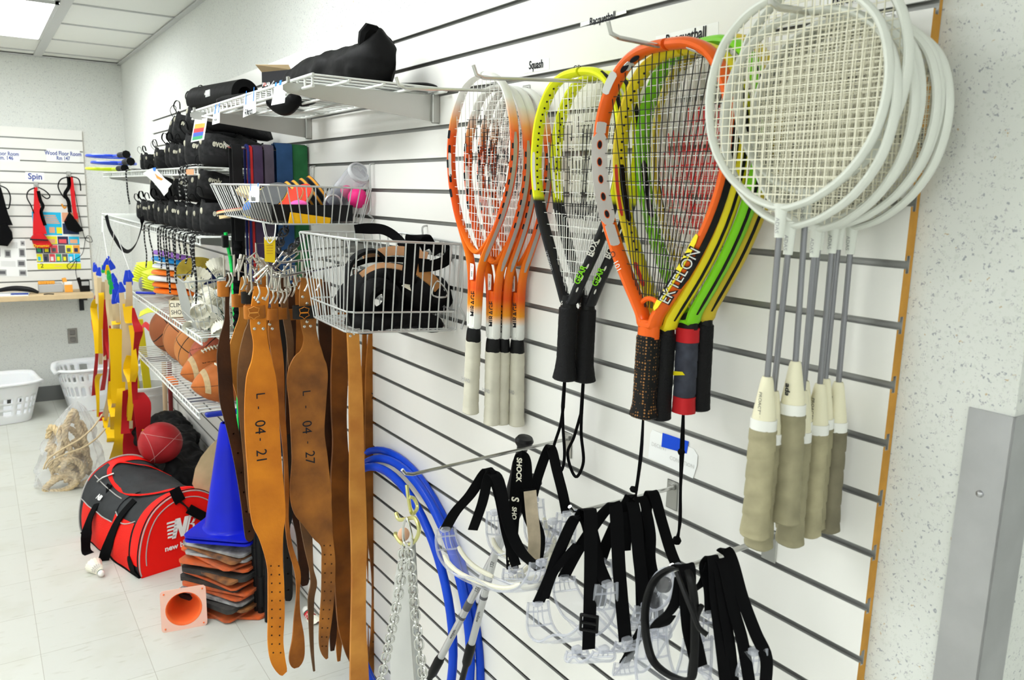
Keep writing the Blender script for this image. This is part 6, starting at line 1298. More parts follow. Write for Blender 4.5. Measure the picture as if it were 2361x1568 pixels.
# patterned blue and yellow pads behind the basket
for (poly, m, lb) in [([(415, 638), (430, 612), (452, 604), (480, 606), (512, 618), (528, 640), (500, 650), (460, 660)], 'blue', 'dark blue and yellow patterned pad standing behind the shuttlecock basket')]:
    t = thing('patterned_pad', lb, 'pad', (.9, 3.35, ZS4)); yy = 3.44
    b = MB(); b.prism([P(px, py, Y=yy) for px, py in poly], (0, .02, 0)); build('pad', b, mat('pad_navy', (.02, .03, .12), .6), t)
    b = MB(); b.ribbon([P(408, 640, Y=yy - .01), P(425, 616, Y=yy - .01), P(446, 606, Y=yy - .01), P(475, 603, Y=yy - .01), P(512, 614, Y=yy - .01)], [.03, .05, .045, .03, .01], (.5, 0, -1), .004, smooth=5); build('yellow_stripe', b, mat('pad_yellow', (.60, .44, .06), .6, var=.3, vscale=30), t)
    b = MB(); b.ribbon([P(430, 655, Y=yy - .01), P(442, 638, Y=yy - .01), P(458, 625, Y=yy - .01), P(478, 612, Y=yy - .01)], [.03, .04, .03, .01], (1, 0, .5), .004, smooth=5); build('yellow_stripe', b, mat('pad_yellow', (.6, .44, .06)), t)
t = thing('yellow_disc', 'yellow and cream round pad on edge against the orange discs', 'disc', (.83, 3.30, ZS4)); c = Vector((cD.x + .16, cD.y - .06, ZS4 + .10)); rt = align((.55, -.8, .15)); b = MB(); b.lathe(c, [(.001, 0), (.085, 0), (.09, .004), (.085, .012), (.001, .013)], 32, rot=rt); build('pad', b, mat('pad_yellow2', (.70, .52, .05), .6), t)
b = MB(); b.lathe(c, [(.001, .013), (.05, .0132), (.05, .015), (.001, .016)], 24, rot=rt); build('centre_patch', b, M_strc, t)
# basketballs
def ball_mat(name, c1, groove=True):
    m = mat(name, c1, .5, bump=.25, bscale=500)
    if m.get('done'): return m
    m['done'] = 1; nt = m.node_tree; N = nt.nodes; L = nt.links; tc = N.new('ShaderNodeTexCoord'); s = N.new('ShaderNodeSeparateXYZ'); L.new(tc.outputs['Object'], s.inputs[0])
    def mth(op, a, bb=None): 
        n = N.new('ShaderNodeMath'); n.operation = op
        for i, v in enumerate((a, bb)):
            if v is None: continue
            if isinstance(v, (int, float)): n.inputs[i].default_value = v
            else: L.new(v, n.inputs[i])
        return n.outputs[0]
    x, y, z = s.outputs
    g1 = mth('ABSOLUTE', x); g2 = mth('ABSOLUTE', z); yy = mth('MULTIPLY', y, y); g3 = mth('ABSOLUTE', mth('SUBTRACT', mth('ABSOLUTE', x), mth('ADD', .060, mth('MULTIPLY', mth('MULTIPLY', z, z), -2.6))))
    mn = mth('MINIMUM', mth('MINIMUM', g1, g2), g3); k = mth('LESS_THAN', mn, .0022)
    mx = N.new('ShaderNodeMixRGB'); mx.inputs[1].default_value = (*c1, 1); mx.inputs[2].default_value = (.015, .013, .012, 1); L.new(k, mx.inputs[0])
    no = N.new('ShaderNodeTexNoise'); no.inputs['Scale'].default_value = 14; L.new(tc.outputs['Object'], no.inputs[0]); m2 = N.new('ShaderNodeMixRGB'); m2.blend_type = 'MULTIPLY'; m2.inputs[0].default_value = .5; L.new(mx.outputs[0], m2.inputs[1]); L.new(no.outputs['Color'], m2.inputs[2])
    L.new(mx.outputs[0], N['Principled BSDF'].inputs['Base Color']); return m
zc_ = ZS5 + .004
for i, (pt, col, rot, lb) in enumerate([((366, 772), (.34, .11, .045), (.3, .9, .2), 'brown basketball furthest from the camera on the lowest wire shelf'), ((393, 800), (.48, .17, .06), (.7, .2, 1.2), 'basketball second furthest in the row, dark seam across its face'), ((420, 825), (.56, .21, .06), (.2, -.5, 2.0), 'light orange basketball in the middle of the row'), ((462, 850), (.42, .10, .055), (.1, .4, -.5), 'large reddish basketball next to the footballs')]):
    p = P(*pt, Z=zc_); R_ = .119
    p.x = .80 - .01 * (i == 0); p.y = [4.15, 3.87, 3.62, 3.34][i]
    b = MB(); b.ball(Vector((0, 0, 0)), R_, 40); me = build('basketball', b, ball_mat('basketball_skin_%s' % 'abcd'[i], col), None, world=False, sharp=180); me.location = (p.x, p.y, zc_ + R_); me.rotation_euler = rot; tag(me, lb, 'ball')
def football(label, c, d, lace_up, col, words):
    c = Vector(c); d = Vector(d).normalized(); rt = align(d); t = thing('football', label, 'ball', c)
    prof = [(max(.0005, .083 * (1 - (abs(k - 14) / 14.0) ** 2.05) ** .82), -.14 + .28 * k / 28) for k in range(29)]; b = MB(); b.lathe(c, prof, 32, rot=rt); o = build('football_shell', b, mat('football_leather', (.52, .15, .035), .45, var=.2, vscale=20, bump=.2, bscale=500), t, sharp=180)
    u = Vector(lace_up); u = (u - d * u.dot(d)).normalized(); v = d.cross(u)
    def sp(s, a, off=.001): r_ = .083 * (1 - (abs(s) / .14) ** 2.05) ** .82 + off; return c + d * s + (u * cos(a) + v * sin(a)) * r_
    for s0 in (-.092,):
        b = MB(); b.grid(lambda q, w: sp(s0 + .009 * (w - .5) * 2, -2.2 + 4.0 * q, .0012), 24, 3); build('white_stripe', b, mat('worn_stripe', (.55, .40, .22), .7, var=.2, vscale=60), t)
    b = MB()
    for k in range(8): s = -.045 + .0125 * k; b.tube([sp(s, -.16, .002), sp(s, 0, .004), sp(s, .16, .002)], .0026, 6)
    b.tube([sp(-.05 + .01 * k, 0, .003) for k in range(11)], .0024, 6); build('lacing', b, M_strc, t)
    for a0 in (1.25, -1.9): b = MB(); b.tube([sp(-.138 + .276 * k / 30, a0, .0003) for k in range(31)], .0008, 5); build('seam', b, M_ink, t)
    n = sp(.0, -.75, 0) - c; p = sp(-.030, -.62, .0025); nn = (p - c - d * -.030).normalized(); text('lettering', words, p, d, nn.cross(d) * 1, .022, M_ink, t, shear=.4, bold=.02)
    return t
football('orange brown football nearest on the lowest shelf, cream stripe on its nose', (.770, 3.09, zc_ + .083), (1, .06, .06), (-.1, -.25, 1), 0, 'Rawlings')
football('second football, behind and above the first, with Rugby like script on it'.replace('Rugby like ', 'dark '), (.765, 3.25, zc_ + .112), (1, .05, .15), (-.1, -.3, 1), 0, 'Rawlings')
b = MB(); p = P(410, 892, X=.66); b.box((.665, 3.62, ZS5 - .012), (.03, .12, .02), bev=.003); tag(build('orange_block', b, M_od), 'orange plastic end showing under the lowest wire shelf', 'block')
b = MB(); b.box((.80, 3.02, ZS5 - .020), (.27, .03, .016), bev=.004); tag(build('blue_bar', b, mat('bar_blue', (.02, .04, .35), .4)), 'dark blue bar slung under the near end of the lowest shelf', 'bar')
for (pts, m, lb) in [([(322, 725), (340, 716), (358, 714), (366, 722)], M_yd, 'yellow strap end on the lowest shelf beyond the basketballs'), ([(322, 762), (334, 748), (346, 758), (360, 762)], mat('red_vinyl', (.60, .02, .03), .5), 'red vinyl scrap on the lowest shelf beside the flags')]:
    b = MB(); b.ribbon([P(px, py, X=.72) for px, py in pts], .03, (.3, 0, 1), .003, smooth=4); tag(build('vinyl_strip', b, m), lb, 'strip')
# ------------------------------------------------------------------ flag football belts hanging from the shelf end
M_flagY = mat('yellow_vinyl', (.80, .48, .003), .5); M_flagR = mat('red_flag_vinyl', (.48, .015, .02), .5); M_belt = mat('cream_webbing', (.66, .52, .32), .8, var=.1); M_clipB = mat('blue_clip', (.02, .06, .62), .4); M_clipG = mat('green_clip', (.02, .42, .08), .4)
FX = .600
def fl(mb, pts, w, dx=0, wd=(1, -.15, 0), **k): mb.ribbon([P(p[0], p[1], X=FX + dx) for p in pts], [q * .0025 for q in w], wd, .0016, smooth=3)
def flags(label, clips, cords, yel, red, dx=0):
    t = thing('flag_belt', label, 'flag belt', P(clips[0][0], clips[0][1], X=FX + dx), group='flag belts hanging from strings')
    for (px, py, s, m, an) in clips:
        b = MB(); c = P(px, py, X=FX + dx - .004); q = Vector((-1, .15, 0)).normalized(); k = s * .0029; ca, sa = cos(an), sin(an); out = []
        for x_, z_ in ((-.6, -1), (.6, -1), (.7, -.6), (.25, 1), (-.25, 1), (-.7, -.6)): x2, z2 = x_ * ca - z_ * sa, x_ * sa + z_ * ca; out.append(c - q * (x2 * k * .8) + Vector((0, 0, z2 * k)))
        b.prism(out, (0, -.008, 0)); build('clip', b, m, t)
    for (p, w) in cords: b = MB(); fl(b, p, w, dx); build('webbing', b, M_belt, t)
    for (p, w) in red: b = MB(); fl(b, p, w, dx + .006, (1, .25, 0)); build('red_flag', b, M_flagR, t)
    for (p, w) in yel: b = MB(); fl(b, p, w, dx - .004, (1, -.3, 0)); build('yellow_flag', b, M_flagY, t)
    return t
flags('flag belt with a blue clip, furthest left of the hanging bunch', [(219, 616, 10, M_clipB, .1), (228, 626, 9, M_clipB, -.2)], [([(219, 628), (222, 660), (226, 700)], [8, 9, 10]), ([(229, 640), (232, 690), (234, 760), (232, 840)], [10, 12, 11, 9])],
      [([(222, 690), (216, 710), (222, 760), (226, 815)], [12, 16, 15, 14]), ([(233, 675), (234, 700), (232, 815)], [12, 12, 10])], [([(221, 680), (214, 740), (224, 800), (218, 880), (216, 930), (222, 965)], [5, 8, 8, 10, 12, 8])])
flags('flag belt whose red strip falls behind the left yellow flags', [(243, 612, 10, M_clipB, -.3), (238, 620, 8, M_clipG, .1)], [([(240, 650), (238, 700), (240, 790), (242, 830)], [12, 10, 8, 6]), ([(256, 880), (250, 930), (240, 990)], [8, 9, 8])],
      [([(232, 862), (224, 876), (226, 930), (226, 985)], [14, 12, 8, 6]), ([(232, 1000), (230, 1020)], [14, 14])], [([(244, 690), (244, 760), (243, 850), (236, 900)], [8, 14, 10, 12]), ([(233, 950), (238, 1010), (236, 1050)], [12, 20, 16])], .01)
flags('flag belt with the tallest blue clip, pair of clips crossed', [(248, 603, 11, M_clipB, -.35), (256, 610, 10, M_clipB, .35)], [([(247, 645), (250, 700), (255, 760), (256, 850), (250, 920), (238, 960)], [10, 12, 10, 9, 10, 8])],
      [([(243, 962), (252, 985), (262, 1010), (256, 1060)], [16, 24, 30, 34])], [([(252, 730), (250, 780), (256, 830), (262, 900), (258, 950)], [10, 18, 12, 16, 14])], .02)
flags('flag belt with yellow and green clips in the middle cascade', [(248, 622, 9, M_flagY, .0), (251, 634, 9, M_clipG, .2), (254, 645, 9, M_clipG, .2), (257, 656, 9, M_clipG, .3), (256, 668, 8, M_clipG, .2)], [([(255, 690), (257, 730), (262, 770)], [8, 8, 6]), ([(262, 690), (266, 740), (264, 800)], [9, 9, 7])],
      [([(262, 880), (262, 920), (266, 950), (262, 990)], [20, 26, 24, 14])], [([(260, 750), (262, 820), (256, 900), (266, 960)], [16, 14, 16, 12])], -.01)
flags('flag belt with a ladder of blue clips, broad yellow flag in front', [(262, 640, 8, M_clipB, .3), (266, 652, 8, M_clipB, .2), (268, 664, 9, M_clipB, .5), (264, 678, 9, M_clipB, .2), (274, 686, 9, M_clipB, -.2), (262, 690, 8, M_clipB, .1)], [([(270, 700), (272, 740), (270, 780)], [8, 8, 7]), ([(280, 675), (284, 720), (284, 760)], [9, 10, 8])],
      [([(268, 740), (272, 748)], [18, 22]), ([(270, 758), (272, 830), (272, 895), (273, 930)], [32, 29, 28, 26])], [([(290, 900), (286, 960), (290, 1000)], [12, 10, 20])], -.03)
flags('flag belt whose long yellow flag hangs lowest in the middle', [(280, 662, 9, M_clipB, .2), (276, 676, 8, M_clipB, -.2)], [([(288, 690), (292, 760), (292, 850), (288, 880)], [12, 16, 18, 10]), ([(268, 900), (262, 940), (252, 985)], [8, 10, 8])],
      [([(282, 895), (284, 930), (276, 980), (278, 1020), (270, 1060)], [20, 28, 22, 26, 34]), ([(262, 940), (270, 960), (266, 985)], [22, 26, 18])], [([(275, 830), (282, 900), (276, 960)], [8, 10, 12])], -.02)
flags('flag belt with a blue clip at the right, yellow flag twisting down its edge', [(293, 640, 12, M_clipB, .0), (300, 632, 7, M_clipB, .3)], [([(297, 650), (298, 690), (294, 740), (296, 800)], [10, 12, 14, 10]), ([(296, 840), (298, 880), (294, 920)], [12, 14, 10])],
      [([(294, 700), (298, 740), (302, 745)], [18, 16, 10]), ([(304, 750), (308, 800), (310, 850), (306, 880)], [12, 8, 14, 10]), ([(298, 820), (296, 850), (304, 880), (302, 930), (298, 970)], [10, 20, 16, 10, 8])], [([(307, 710), (312, 740), (320, 765), (314, 800), (310, 870), (312, 930)], [4, 12, 16, 10, 12, 10])], -.01)
flags('flag belt at the right, its broad dark red strip ending by the ball', [(300, 646, 8, M_clipB, -.2)], [([(318, 910), (322, 950), (324, 1000), (328, 1030)], [8, 7, 6, 5]), ([(302, 970), (302, 988)], [7, 7])],
      [([(334, 990), (334, 1020)], [10, 8])], [([(322, 905), (328, 930), (330, 980), (328, 1030)], [16, 34, 28, 18]), ([(298, 900), (302, 960), (306, 1020), (310, 1060)], [14, 26, 42, 46])], .02)
for i, (a, c) in enumerate([((235, 535), (219, 610)), ((236, 535), (228, 615)), ((238, 535), (248, 596)), ((262, 545), (252, 600)), ((272, 550), (300, 628))]):
    b = MB(); p0 = P(a[0], a[1] - 38, X=FX + .01); b.tube([p0, P(*a, X=FX), P(*c, X=FX - .004)], .0015, 5)
    tag(build('string', b, M_str), ['white string holding the leftmost flag belts', 'white string beside the leftmost one', 'white string to the tallest blue clips', 'slack white string in the middle of the bunch', 'white string slanting right to the last blue clip'][i], 'string')
# ------------------------------------------------------------------ floor: sports bag
M_red = mat('red_polyester', (.86, .010, .006), .5, bump=.15, bscale=300); M_mesh = mat('red_mesh', (.80, .018, .010), .6, bump=.8, bscale=260); M_dgrey = mat('charcoal_polyester', (.045, .047, .050), .6, var=.3, vscale=12, bump=.2, bscale=60); M_pipe = mat('grey_piping', (.42, .40, .38), .6)
A0 = Vector((.452, 3.315, 0)); wv = Vector((.372, .082, 0)); lv = Vector((-.150, .60, 0))
t = thing('sports_bag', 'red and charcoal sports bag on the floor, its flat red end facing the camera', 'bag', A0 + wv / 2 + lv / 2)
wn, ln = wv.normalized(), lv.normalized(); BW, BL, BH = wv.length, lv.length, .325
def arch(u):      # u 0..1 from the left bottom edge over the top to the right bottom edge: (across 0..1, height 0..1)
    pts = [(.0, 0), (-.02, .12), (-.01, .35), (.05, .62), (.16, .83), (.33, .96), (.52, 1.0), (.70, .95), (.86, .80), (.96, .58), (1.01, .33), (1.015, .12), (1, 0)]
    f = u * (len(pts) - 1); i = min(len(pts) - 2, int(f)); k = f - i; p0, p1, p2, p3 = pts[max(0, i - 1)], pts[i], pts[i + 1], pts[min(len(pts) - 1, i + 2)]
    cr_ = lambda a, b_, c_, d_: .5 * (2 * b_ + (c_ - a) * k + (2 * a - 5 * b_ + 4 * c_ - d_) * k * k + (3 * b_ - a - 3 * c_ + d_) * k ** 3)
    return cr_(p0[0], p1[0], p2[0], p3[0]), cr_(p0[1], p1[1], p2[1], p3[1])
def BS(u, v, off=0.0):   # v 0 near end .. 1 far end
    a, h = arch(u); sag = 1 - .16 * sin(pi * v) ** 1.0 * (h ** 2) - .02 * v; a2 = .5 + (a - .5) * (1 + .05 * sin(pi * v))
    p = A0 + wv * a2 + lv * v + Vector((0, 0, BH * h * sag)); d = (p - (A0 + wv * .5 + lv * v + Vector((0, 0, .12)))); d = (d - ln * d.dot(ln)).normalized()
    cr2 = .0035 * sin(23 * v + 7 * u) * sin(pi * v) + .003 * sin(31 * u + 9 * v) * sin(pi * v)
    return p + d * (off + cr2)
def patch(u0, u1, v0, v1, off, nu=14, nv=14): b = MB(); b.grid(lambda x, y_: BS(u0 + (u1 - u0) * x, v0 + (v1 - v0) * y_, off), nu, nv); return b
b = MB(); nn_ = 37; b.grid(lambda x, y_: BS(x, y_), nn_, 26)
o_ = 25 * nn_; b.f.append([o_ + k for k in range(nn_)]); b.m.append(0); b.f.append(list(range(nn_ - 1, -1, -1))); b.m.append(0)
b.add([BS(0, v / 10) for v in range(11)] + [BS(1, v / 10) for v in range(11)], [(i, 11 + i, 12 + i, i + 1) for i in range(10)]); build('body', b, M_dgrey, t)
# flat red end panel, rounded band around it
def endp(k, off): c = A0 + wv * .5 + Vector((0, 0, BH * .42)); return [c + (BS(u / 40, 0) - c) * k - ln * off for u in range(41)]
b = MB(); b.prism(endp(.995, .002), -ln * .006); build('end_panel', b, M_red, t)
b = MB(); r1_, r2_ = endp(1.0, .0), endp(.90, .012); b.tube([p for p in endp(.985, .008)][1:-1], .0028, 6); build('piping', b, M_pipe, t)
b = MB(); b.tube([p for p in endp(.85, .0095)][3:-3], .0022, 6); build('piping', b, M_pipe, t)
b = patch(.10, .985, .004, .10, .003, 40, 6); build('red_gusset', b, M_red, t)
b = patch(.03, .26, .12, .93, .004); build('mesh_side', b, M_mesh, t)
b = patch(.22, .42, .42, .98, .005, 10, 12); build('side_pocket', b, M_dgrey, t)
b = MB(); b.tube([BS(.27 - .03 * sin(pi * k / 16), .12 + .30 * k / 16, .006) for k in range(17)], .0025, 6); b.tube([BS(.22, .42 + .56 * k / 12, .007) for k in range(13)], .0024, 6); b.tube([BS(.34, .45 + .5 * k / 12, .007) for k in range(13)], .0024, 6); build('piping', b, M_pipe, t)
b = patch(.30, .985, .93, 1.0, .003, 30, 4); build('red_gusset', b, M_red, t)
b = MB(); b.tube([p + ln * BL for p in endp(1.0, 0)][1:-1], .004, 6); build('far_piping', b, M_pipe, t)
zipU = [(.80, .10), (.70, .10), (.58, .105), (.48, .13), (.42, .22), (.38, .42), (.37, .62), (.385, .80), (.41, .90), (.46, .93), (.52, .86), (.58, .80), (.70, .78)]
b = MB(); b.ribbon([BS(u, v, .007) for u, v in zipU], .019, [(BS(u + .02, v) - BS(u - .02, v)) if False else Vector(q) for (u, v), q in zip(zipU, [ln] * 3 + [ln * .8 + wn * .3, wn + ln * .3] + [wn] * 3 + [wn - ln * .6] + [ln * -1] + [ln * -.8 + wn * .4] * 3)], .003, smooth=6); build('zip', b, M_red, t)
b = MB(); b.tube([BS(.405, .80, .012), BS(.36, .82, .020), BS(.33, .84, .016)], .0045, 7); build('zip_pull', b, M_steel, t)
b = MB(); b.ribbon([A0 + wv * .0 + lv * .012 + Vector((-.002, 0, .001)), BS(.03, .02, .004), BS(.065, .06, .006), BS(.11, .10, .006), BS(.13, .11, .005)], [.02, .05, .055, .04, .02], ln, .002, smooth=4); build('black_corner', b, M_black, t)
b = MB(); b.tube([BS(.0 + .002, v / 20, .003) for v in range(21)], .006, 6); build('base_edge', b, M_black, t)
hx = [BS(.36, .30, .008), BS(.25, .31, .012), BS(.13, .36, .020), BS(.05, .44, .040) + Vector((0, 0, -.01)), BS(.03, .56, .050) + Vector((0, 0, .01)), BS(.08, .66, .045), BS(.20, .70, .02), BS(.36, .72, .010)]
b = MB(); b.ribbon(hx, .042, [ln] * 2 + [ln * .8 - wn * .5, wn * -1 + ln * .4, wn * -1, wn * -.8 - ln * .4] + [ln] * 2, .005, smooth=6); build('carry_handle', b, M_web, t)
pP = lambda across, h, off=.009: A0 + wv * across + Vector((0, 0, h)) - ln * off
b = MB(); b.ribbon([pP(.40, .345, .004), pP(.42, .315, .012), pP(.45, .285, .013)], .045, wn, .004, smooth=4); build('strap_tab', b, M_web, t)
b = MB(); b.tube([pP(.45, .285, .015), pP(.50, .262, .016), pP(.53, .245, .016)], [.006, .003, .006], 7, smooth=3); build('clip', b, M_blackplastic, t)
b = MB(); b.ribbon([pP(.53, .247, .016), pP(.66, .205, .018), pP(.80, .158, .018), pP(.97, .10, .018)], .040, wn * .55 + Vector((0, 0, .9)), .004); build('shoulder_strap', b, M_web, t)
# logo: slanted N and B with speed lines, and lettering
Mw = mat('white_print', (.85, .84, .82), .5); lg = MB()
def endpt(px, py, off=.0125):
    d = P(px, py, Z=0) - Vector((0, 0, CAMZ)); o = Vector((0, 0, CAMZ)); en = Vector((wn.y, -wn.x, 0)); a0 = A0 + en * off; k = (a0 - o).dot(en) / d.dot(en); return o + d * k
LC = endpt(412, 1218)
def lp(x, z): return LC + wn * ((x - .008 + z * .28) * 1.15) + Vector((0, 0, (z - .012) * 1.15))
def lq(mb, pts): mb.prism([lp(*p) for p in pts], -ln * .0005)
for k in range(5): z = .045 - .0135 * k; lq(lg, [(-.045 + .004 * k, z), (-.008 + .002 * k, z), (-.008 + .002 * k, z - .007), (-.045 + .004 * k, z - .007)])
lq(lg, [(-.016, .050), (.002, .050), (.018, .012), (.018, .050), (.034, .050), (.034, -.022), (.020, -.022), (.002, .014), (.002, -.022), (-.012, -.022)])
lg.ribbon([lp(.036, .046), lp(.052, .046), lp(.060, .036), lp(.056, .022), (lp(.046, .018)), lp(.060, .012), lp(.064, -.002), lp(.056, -.017), lp(.036, -.018)], .009, [Vector((0, 0, 1)), Vector((0, 0, 1)), wn, wn * -1 + Vector((0, 0, 0)), wn, wn, wn, wn * .7 + Vector((0, 0, -.7)), Vector((0, 0, -1))][:9], .0006); lq(lg, [(.036, .05), (.043, .05), (.043, -.022), (.036, -.022)])
build('logo', lg, Mw, t)
text('lettering', 'new balance', endpt(424, 1254), wn, (0, 0, 1), .0225, Mw, t, bold=.03)
pn = BS(.283, .70, .012); text('lettering', 'NB', pn, -ln, (BS(.33, .7) - BS(.25, .7)), .022, Mw, t, bold=.04, shear=.2)
# ------------------------------------------------------------------ cones
def rsq(h, rr, n=64):
    out = []
    for k in range(n):
        a = 2 * pi * (k + .5) / n; c, s_ = cos(a), sin(a); m_ = max(abs(c), abs(s_)); x, y_ = c / m_ * h, s_ / m_ * h
        cx_, cy_ = math.copysign(min(abs(x), h - rr), x), math.copysign(min(abs(y_), h - rr), y_); dx, dy = x - cx_, y_ - cy_; l_ = math.hypot(dx, dy)
        if abs(x) > h - rr and abs(y_) > h - rr and l_ > rr: x, y_ = cx_ + dx / l_ * rr, cy_ + dy / l_ * rr
        out.append((x, y_))
    return out
def sq_base(c, s, th, yaw, m, name, parent, bend=.0, tilt=(0, 0), hole=None, rim=None):
    b = MB(); rt = rotz(yaw) @ rotx(tilt[0]) @ roty(tilt[1]); n = 9; rr = .022; out = []
    h = s / 2
    out = [Vector((x, y_, 0)) for x, y_ in rsq(h, rr)]
    def bz(p): return Vector((p.x, p.y, p.z + bend * (abs(p.x / h) ** 2 * (1 if p.x > 0 else -.6) - abs(p.y / h) ** 2 * .7)))
    hr = hole or s * .30; N_ = len(out); inn = []
    for p in out: q = p.normalized() * hr; inn.append(q)
    vs = [bz(p) for p in out] + [bz(p) for p in inn] + [bz(p) + Vector((0, 0, th)) for p in out] + [bz(p) + Vector((0, 0, th)) for p in inn]; vs = [Vector(c) + rt @ v for v in vs]; fs = []
    for i in range(N_):
        j = (i + 1) % N_; fs += [(i, N_ + i, N_ + j, j), (2 * N_ + i, 2 * N_ + j, 3 * N_ + j, 3 * N_ + i), (i, j, 2 * N_ + j, 2 * N_ + i), (N_ + i, 3 * N_ + i, 3 * N_ + j, N_ + j)]
    b.add(vs, fs); return build(name, b, m, parent, sharp=50)
O_, K_, G_, B_ = mat('grimy_orange', (.72, .13, .03), .5, col2=(.35, .10, .05), vscale=18), mat('black_rubber_base', (.03, .03, .031), .6, col2=(.06, .055, .05), vscale=20), mat('grey_grimy_plastic', (.50, .50, .50), .4, col2=(.14, .13, .13), vscale=16), mat('brown_grimy', (.40, .16, .05), .5, col2=(.08, .05, .04), vscale=18)
ST = Vector((.735, 2.955, 0)); zt_ = zpx(520, 1255, ST.y - .12, ST.x - .06); nst = 17
sc_ = [(O_, .30, .6), (O_, .31, .05), (B_, .30, .25), (K_, .30, .12), (G_, .28, .3), (O_, .28, .2), (O_, .29, .35), (K_, .28, .22), (O_, .29, .1), (K_, .29, .3), (B_, .30, .05), (O_, .29, .4), (O_, .30, .0), (G_, .27, .35), (B_, .27, .12), (G_, .28, .28)]
nmz = ['flat orange base right on the floor, corner pointing out', 'orange cone base second from the floor, long edge showing', 'brown cone base third from the floor', 'thick black cone base fourth from the floor', 'grey scuffed cone base a third of the way up', 'orange cone base above the lower grey one', 'orange cone base with a sharp corner near the middle', 'black cone base just under the middle', 'orange cone base at the middle of the stack', 'black cone base just above the middle', 'brown bent cone base with its corner curled up', 'orange cone base above the curled brown one', 'broad orange cone base below the grimy top ones', 'grey grimy cone base third from the top', 'brown cone base with a scalloped edge', 'grey grimy cone base directly under the blue cones']
for i, (m, s, yw) in enumerate(sc_):
    z = .004 + (zt_ - .02) * i / len(sc_); t = thing('traffic_cone', nmz[i], 'cone', (ST.x, ST.y, z), group='old cones nested in a stack on the floor')
    jit = Vector((rs.uniform(-.012, .012), rs.uniform(-.012, .012), z)); sq_base(Vector((ST.x, ST.y, 0)) + jit, s, .009 if m is not K_ else .018, yw + .35, m, 'base', t, bend=rs.uniform(-.004, .008), tilt=(rs.uniform(-.05, .05), rs.uniform(-.05, .05)))
    b = MB(); b.lathe((ST.x, ST.y, z + .008), [(s * .30, 0), (s * .20, .05), (s * .18, .06)], 20); build('cone_body', b, m, t)
M_bcone = mat('blue_cone_plastic', (.006, .014, .56), .35, coat=.2, col2=(.006, .012, .42), vscale=5)
for i, (lb, dz, yw) in enumerate([('lower of the two nested blue traffic cones, only its base showing', 0, .52), ('blue traffic cone standing on top of the stack of old cones', .016, .50)]):
    t = thing('traffic_cone', lb, 'cone', (ST.x, ST.y, zt_ + dz)); c = Vector((ST.x - .01, ST.y - .01, zt_ + dz)); sq_base(c, .255, .009, yw + .35, M_bcone, 'base', t)
    ztop_ = zpx(513, 978, ST.y, ST.x); Hc = ztop_ - c.z - (.012 if i == 0 else 0)
    b = MB(); b.lathe(c + Vector((0, 0, .008)), [(.104, 0), (.098, .006), (.094, .014), (.030, Hc - .02), (.0265, Hc - .006), (.024, Hc)], 36); b.lathe(c + Vector((0, 0, .008)), [(.090, .0), (.025, Hc - .02), (.018, Hc)], 30); build('cone_body', b, M_bcone, t)
# small pale orange cone lying on its side
t = thing('training_cone', 'small pale orange cone lying on its side, hollow square base facing the camera', 'cone', P(425, 1450, Z=0))
M_pale = mat('pale_translucent_plastic', (.86, .55, .45), .4, sss=.5); M_inner = mat('orange_cone_inside', (.90, .16, .04), .45, sss=.4)
cc0 = P(424, 1404, Y=2.83); d = (Vector((0, 0, CAMZ)) - cc0); fw = Vector((-.16, -.97, .10)).normalized(); sd = Vector((0, 0, 1)).cross(fw).normalized(); up_ = fw.cross(sd); hw = .0765; cc0.z = hw * .99
out = rsq(hw, .012)
b = MB(); N_ = len(out); vs = []
for dz in (0, -.003):
    vs += [cc0 + sd * x + up_ * y_ + fw * dz for x, y_ in out]; vs += [cc0 + (sd * x + up_ * y_).normalized() * .061 + fw * dz for x, y_ in out]
fs = []
for i in range(N_): j = (i + 1) % N_; fs += [(i, j, N_ + j, N_ + i), (2 * N_ + i, 3 * N_ + i, 3 * N_ + j, 2 * N_ + j), (i, 2 * N_ + i, 2 * N_ + j, j)]
b.add(vs, fs); build('base', b, M_pale, t)
b = MB(); b.lathe(cc0, [(.0615, 0), (.055, .02), (.012, .19), (.0001, .20)], 36, rot=align(-fw), caps=False); o = build('cone_body', b, M_inner, t); md = o.modifiers.new('s', 'SOLIDIFY'); md.thickness = .002
for (sx, sy) in ((1, 1), (-1, 1), (-1, -1), (1, -1)): b = MB(); b.ball(cc0 + sd * (sx * .064) + up_ * (sy * .064) + fw * .001, .0032, 8, (1, 1, 1)); build('corner_dot', b, M_inner, t)
# ------------------------------------------------------------------ ball, black bags, board, pipes behind
b = MB(); R_ = .100; c = P(370, 1021, Y=3.99); b.ball(c, R_, 36); b.mi = 1
for (ax_, off) in (((.3, .2, .9), .03), ((-.6, .3, .7), -.03), ((.9, .1, .2), -.06)):
    axv = Vector(ax_).normalized(); s_ = axv.orthogonal().normalized(); q_ = axv.cross(s_); r_ = sqrt(R_ * R_ - off * off); b.tube([c + axv * off + (s_ * cos(k * pi / 24) + q_ * sin(k * pi / 24)) * (r_ + .0003) for k in range(48)], .0012, 5, closed=True)
tag(build('playground_ball', b, [mat('red_rubber_ball', (.42, .025, .03), .45, var=.25, vscale=12), mat('faded_pink_line', (.55, .25, .24), .6)], sharp=180), 'worn red rubber ball resting on the black bags behind the sports bag', 'ball')
b = lumpy('', '', '', [(.80, 4.85, .12), (.80, 4.60, .19), (.79, 4.34, .15), (.79, 4.08, .12), (.81, 3.80, .07)], .15, .13, M_black, amp=.30, seed=31, n=40, nv=38, ends=.4, fold=23); tag(crumple(build('duffel_bag', b, mat('black_bag_cloth', (.007, .007, .0075), .6, bump=.5, bscale=14)), .10, .09), 'big crumpled black bag on the floor under the lowest shelf', 'bag')
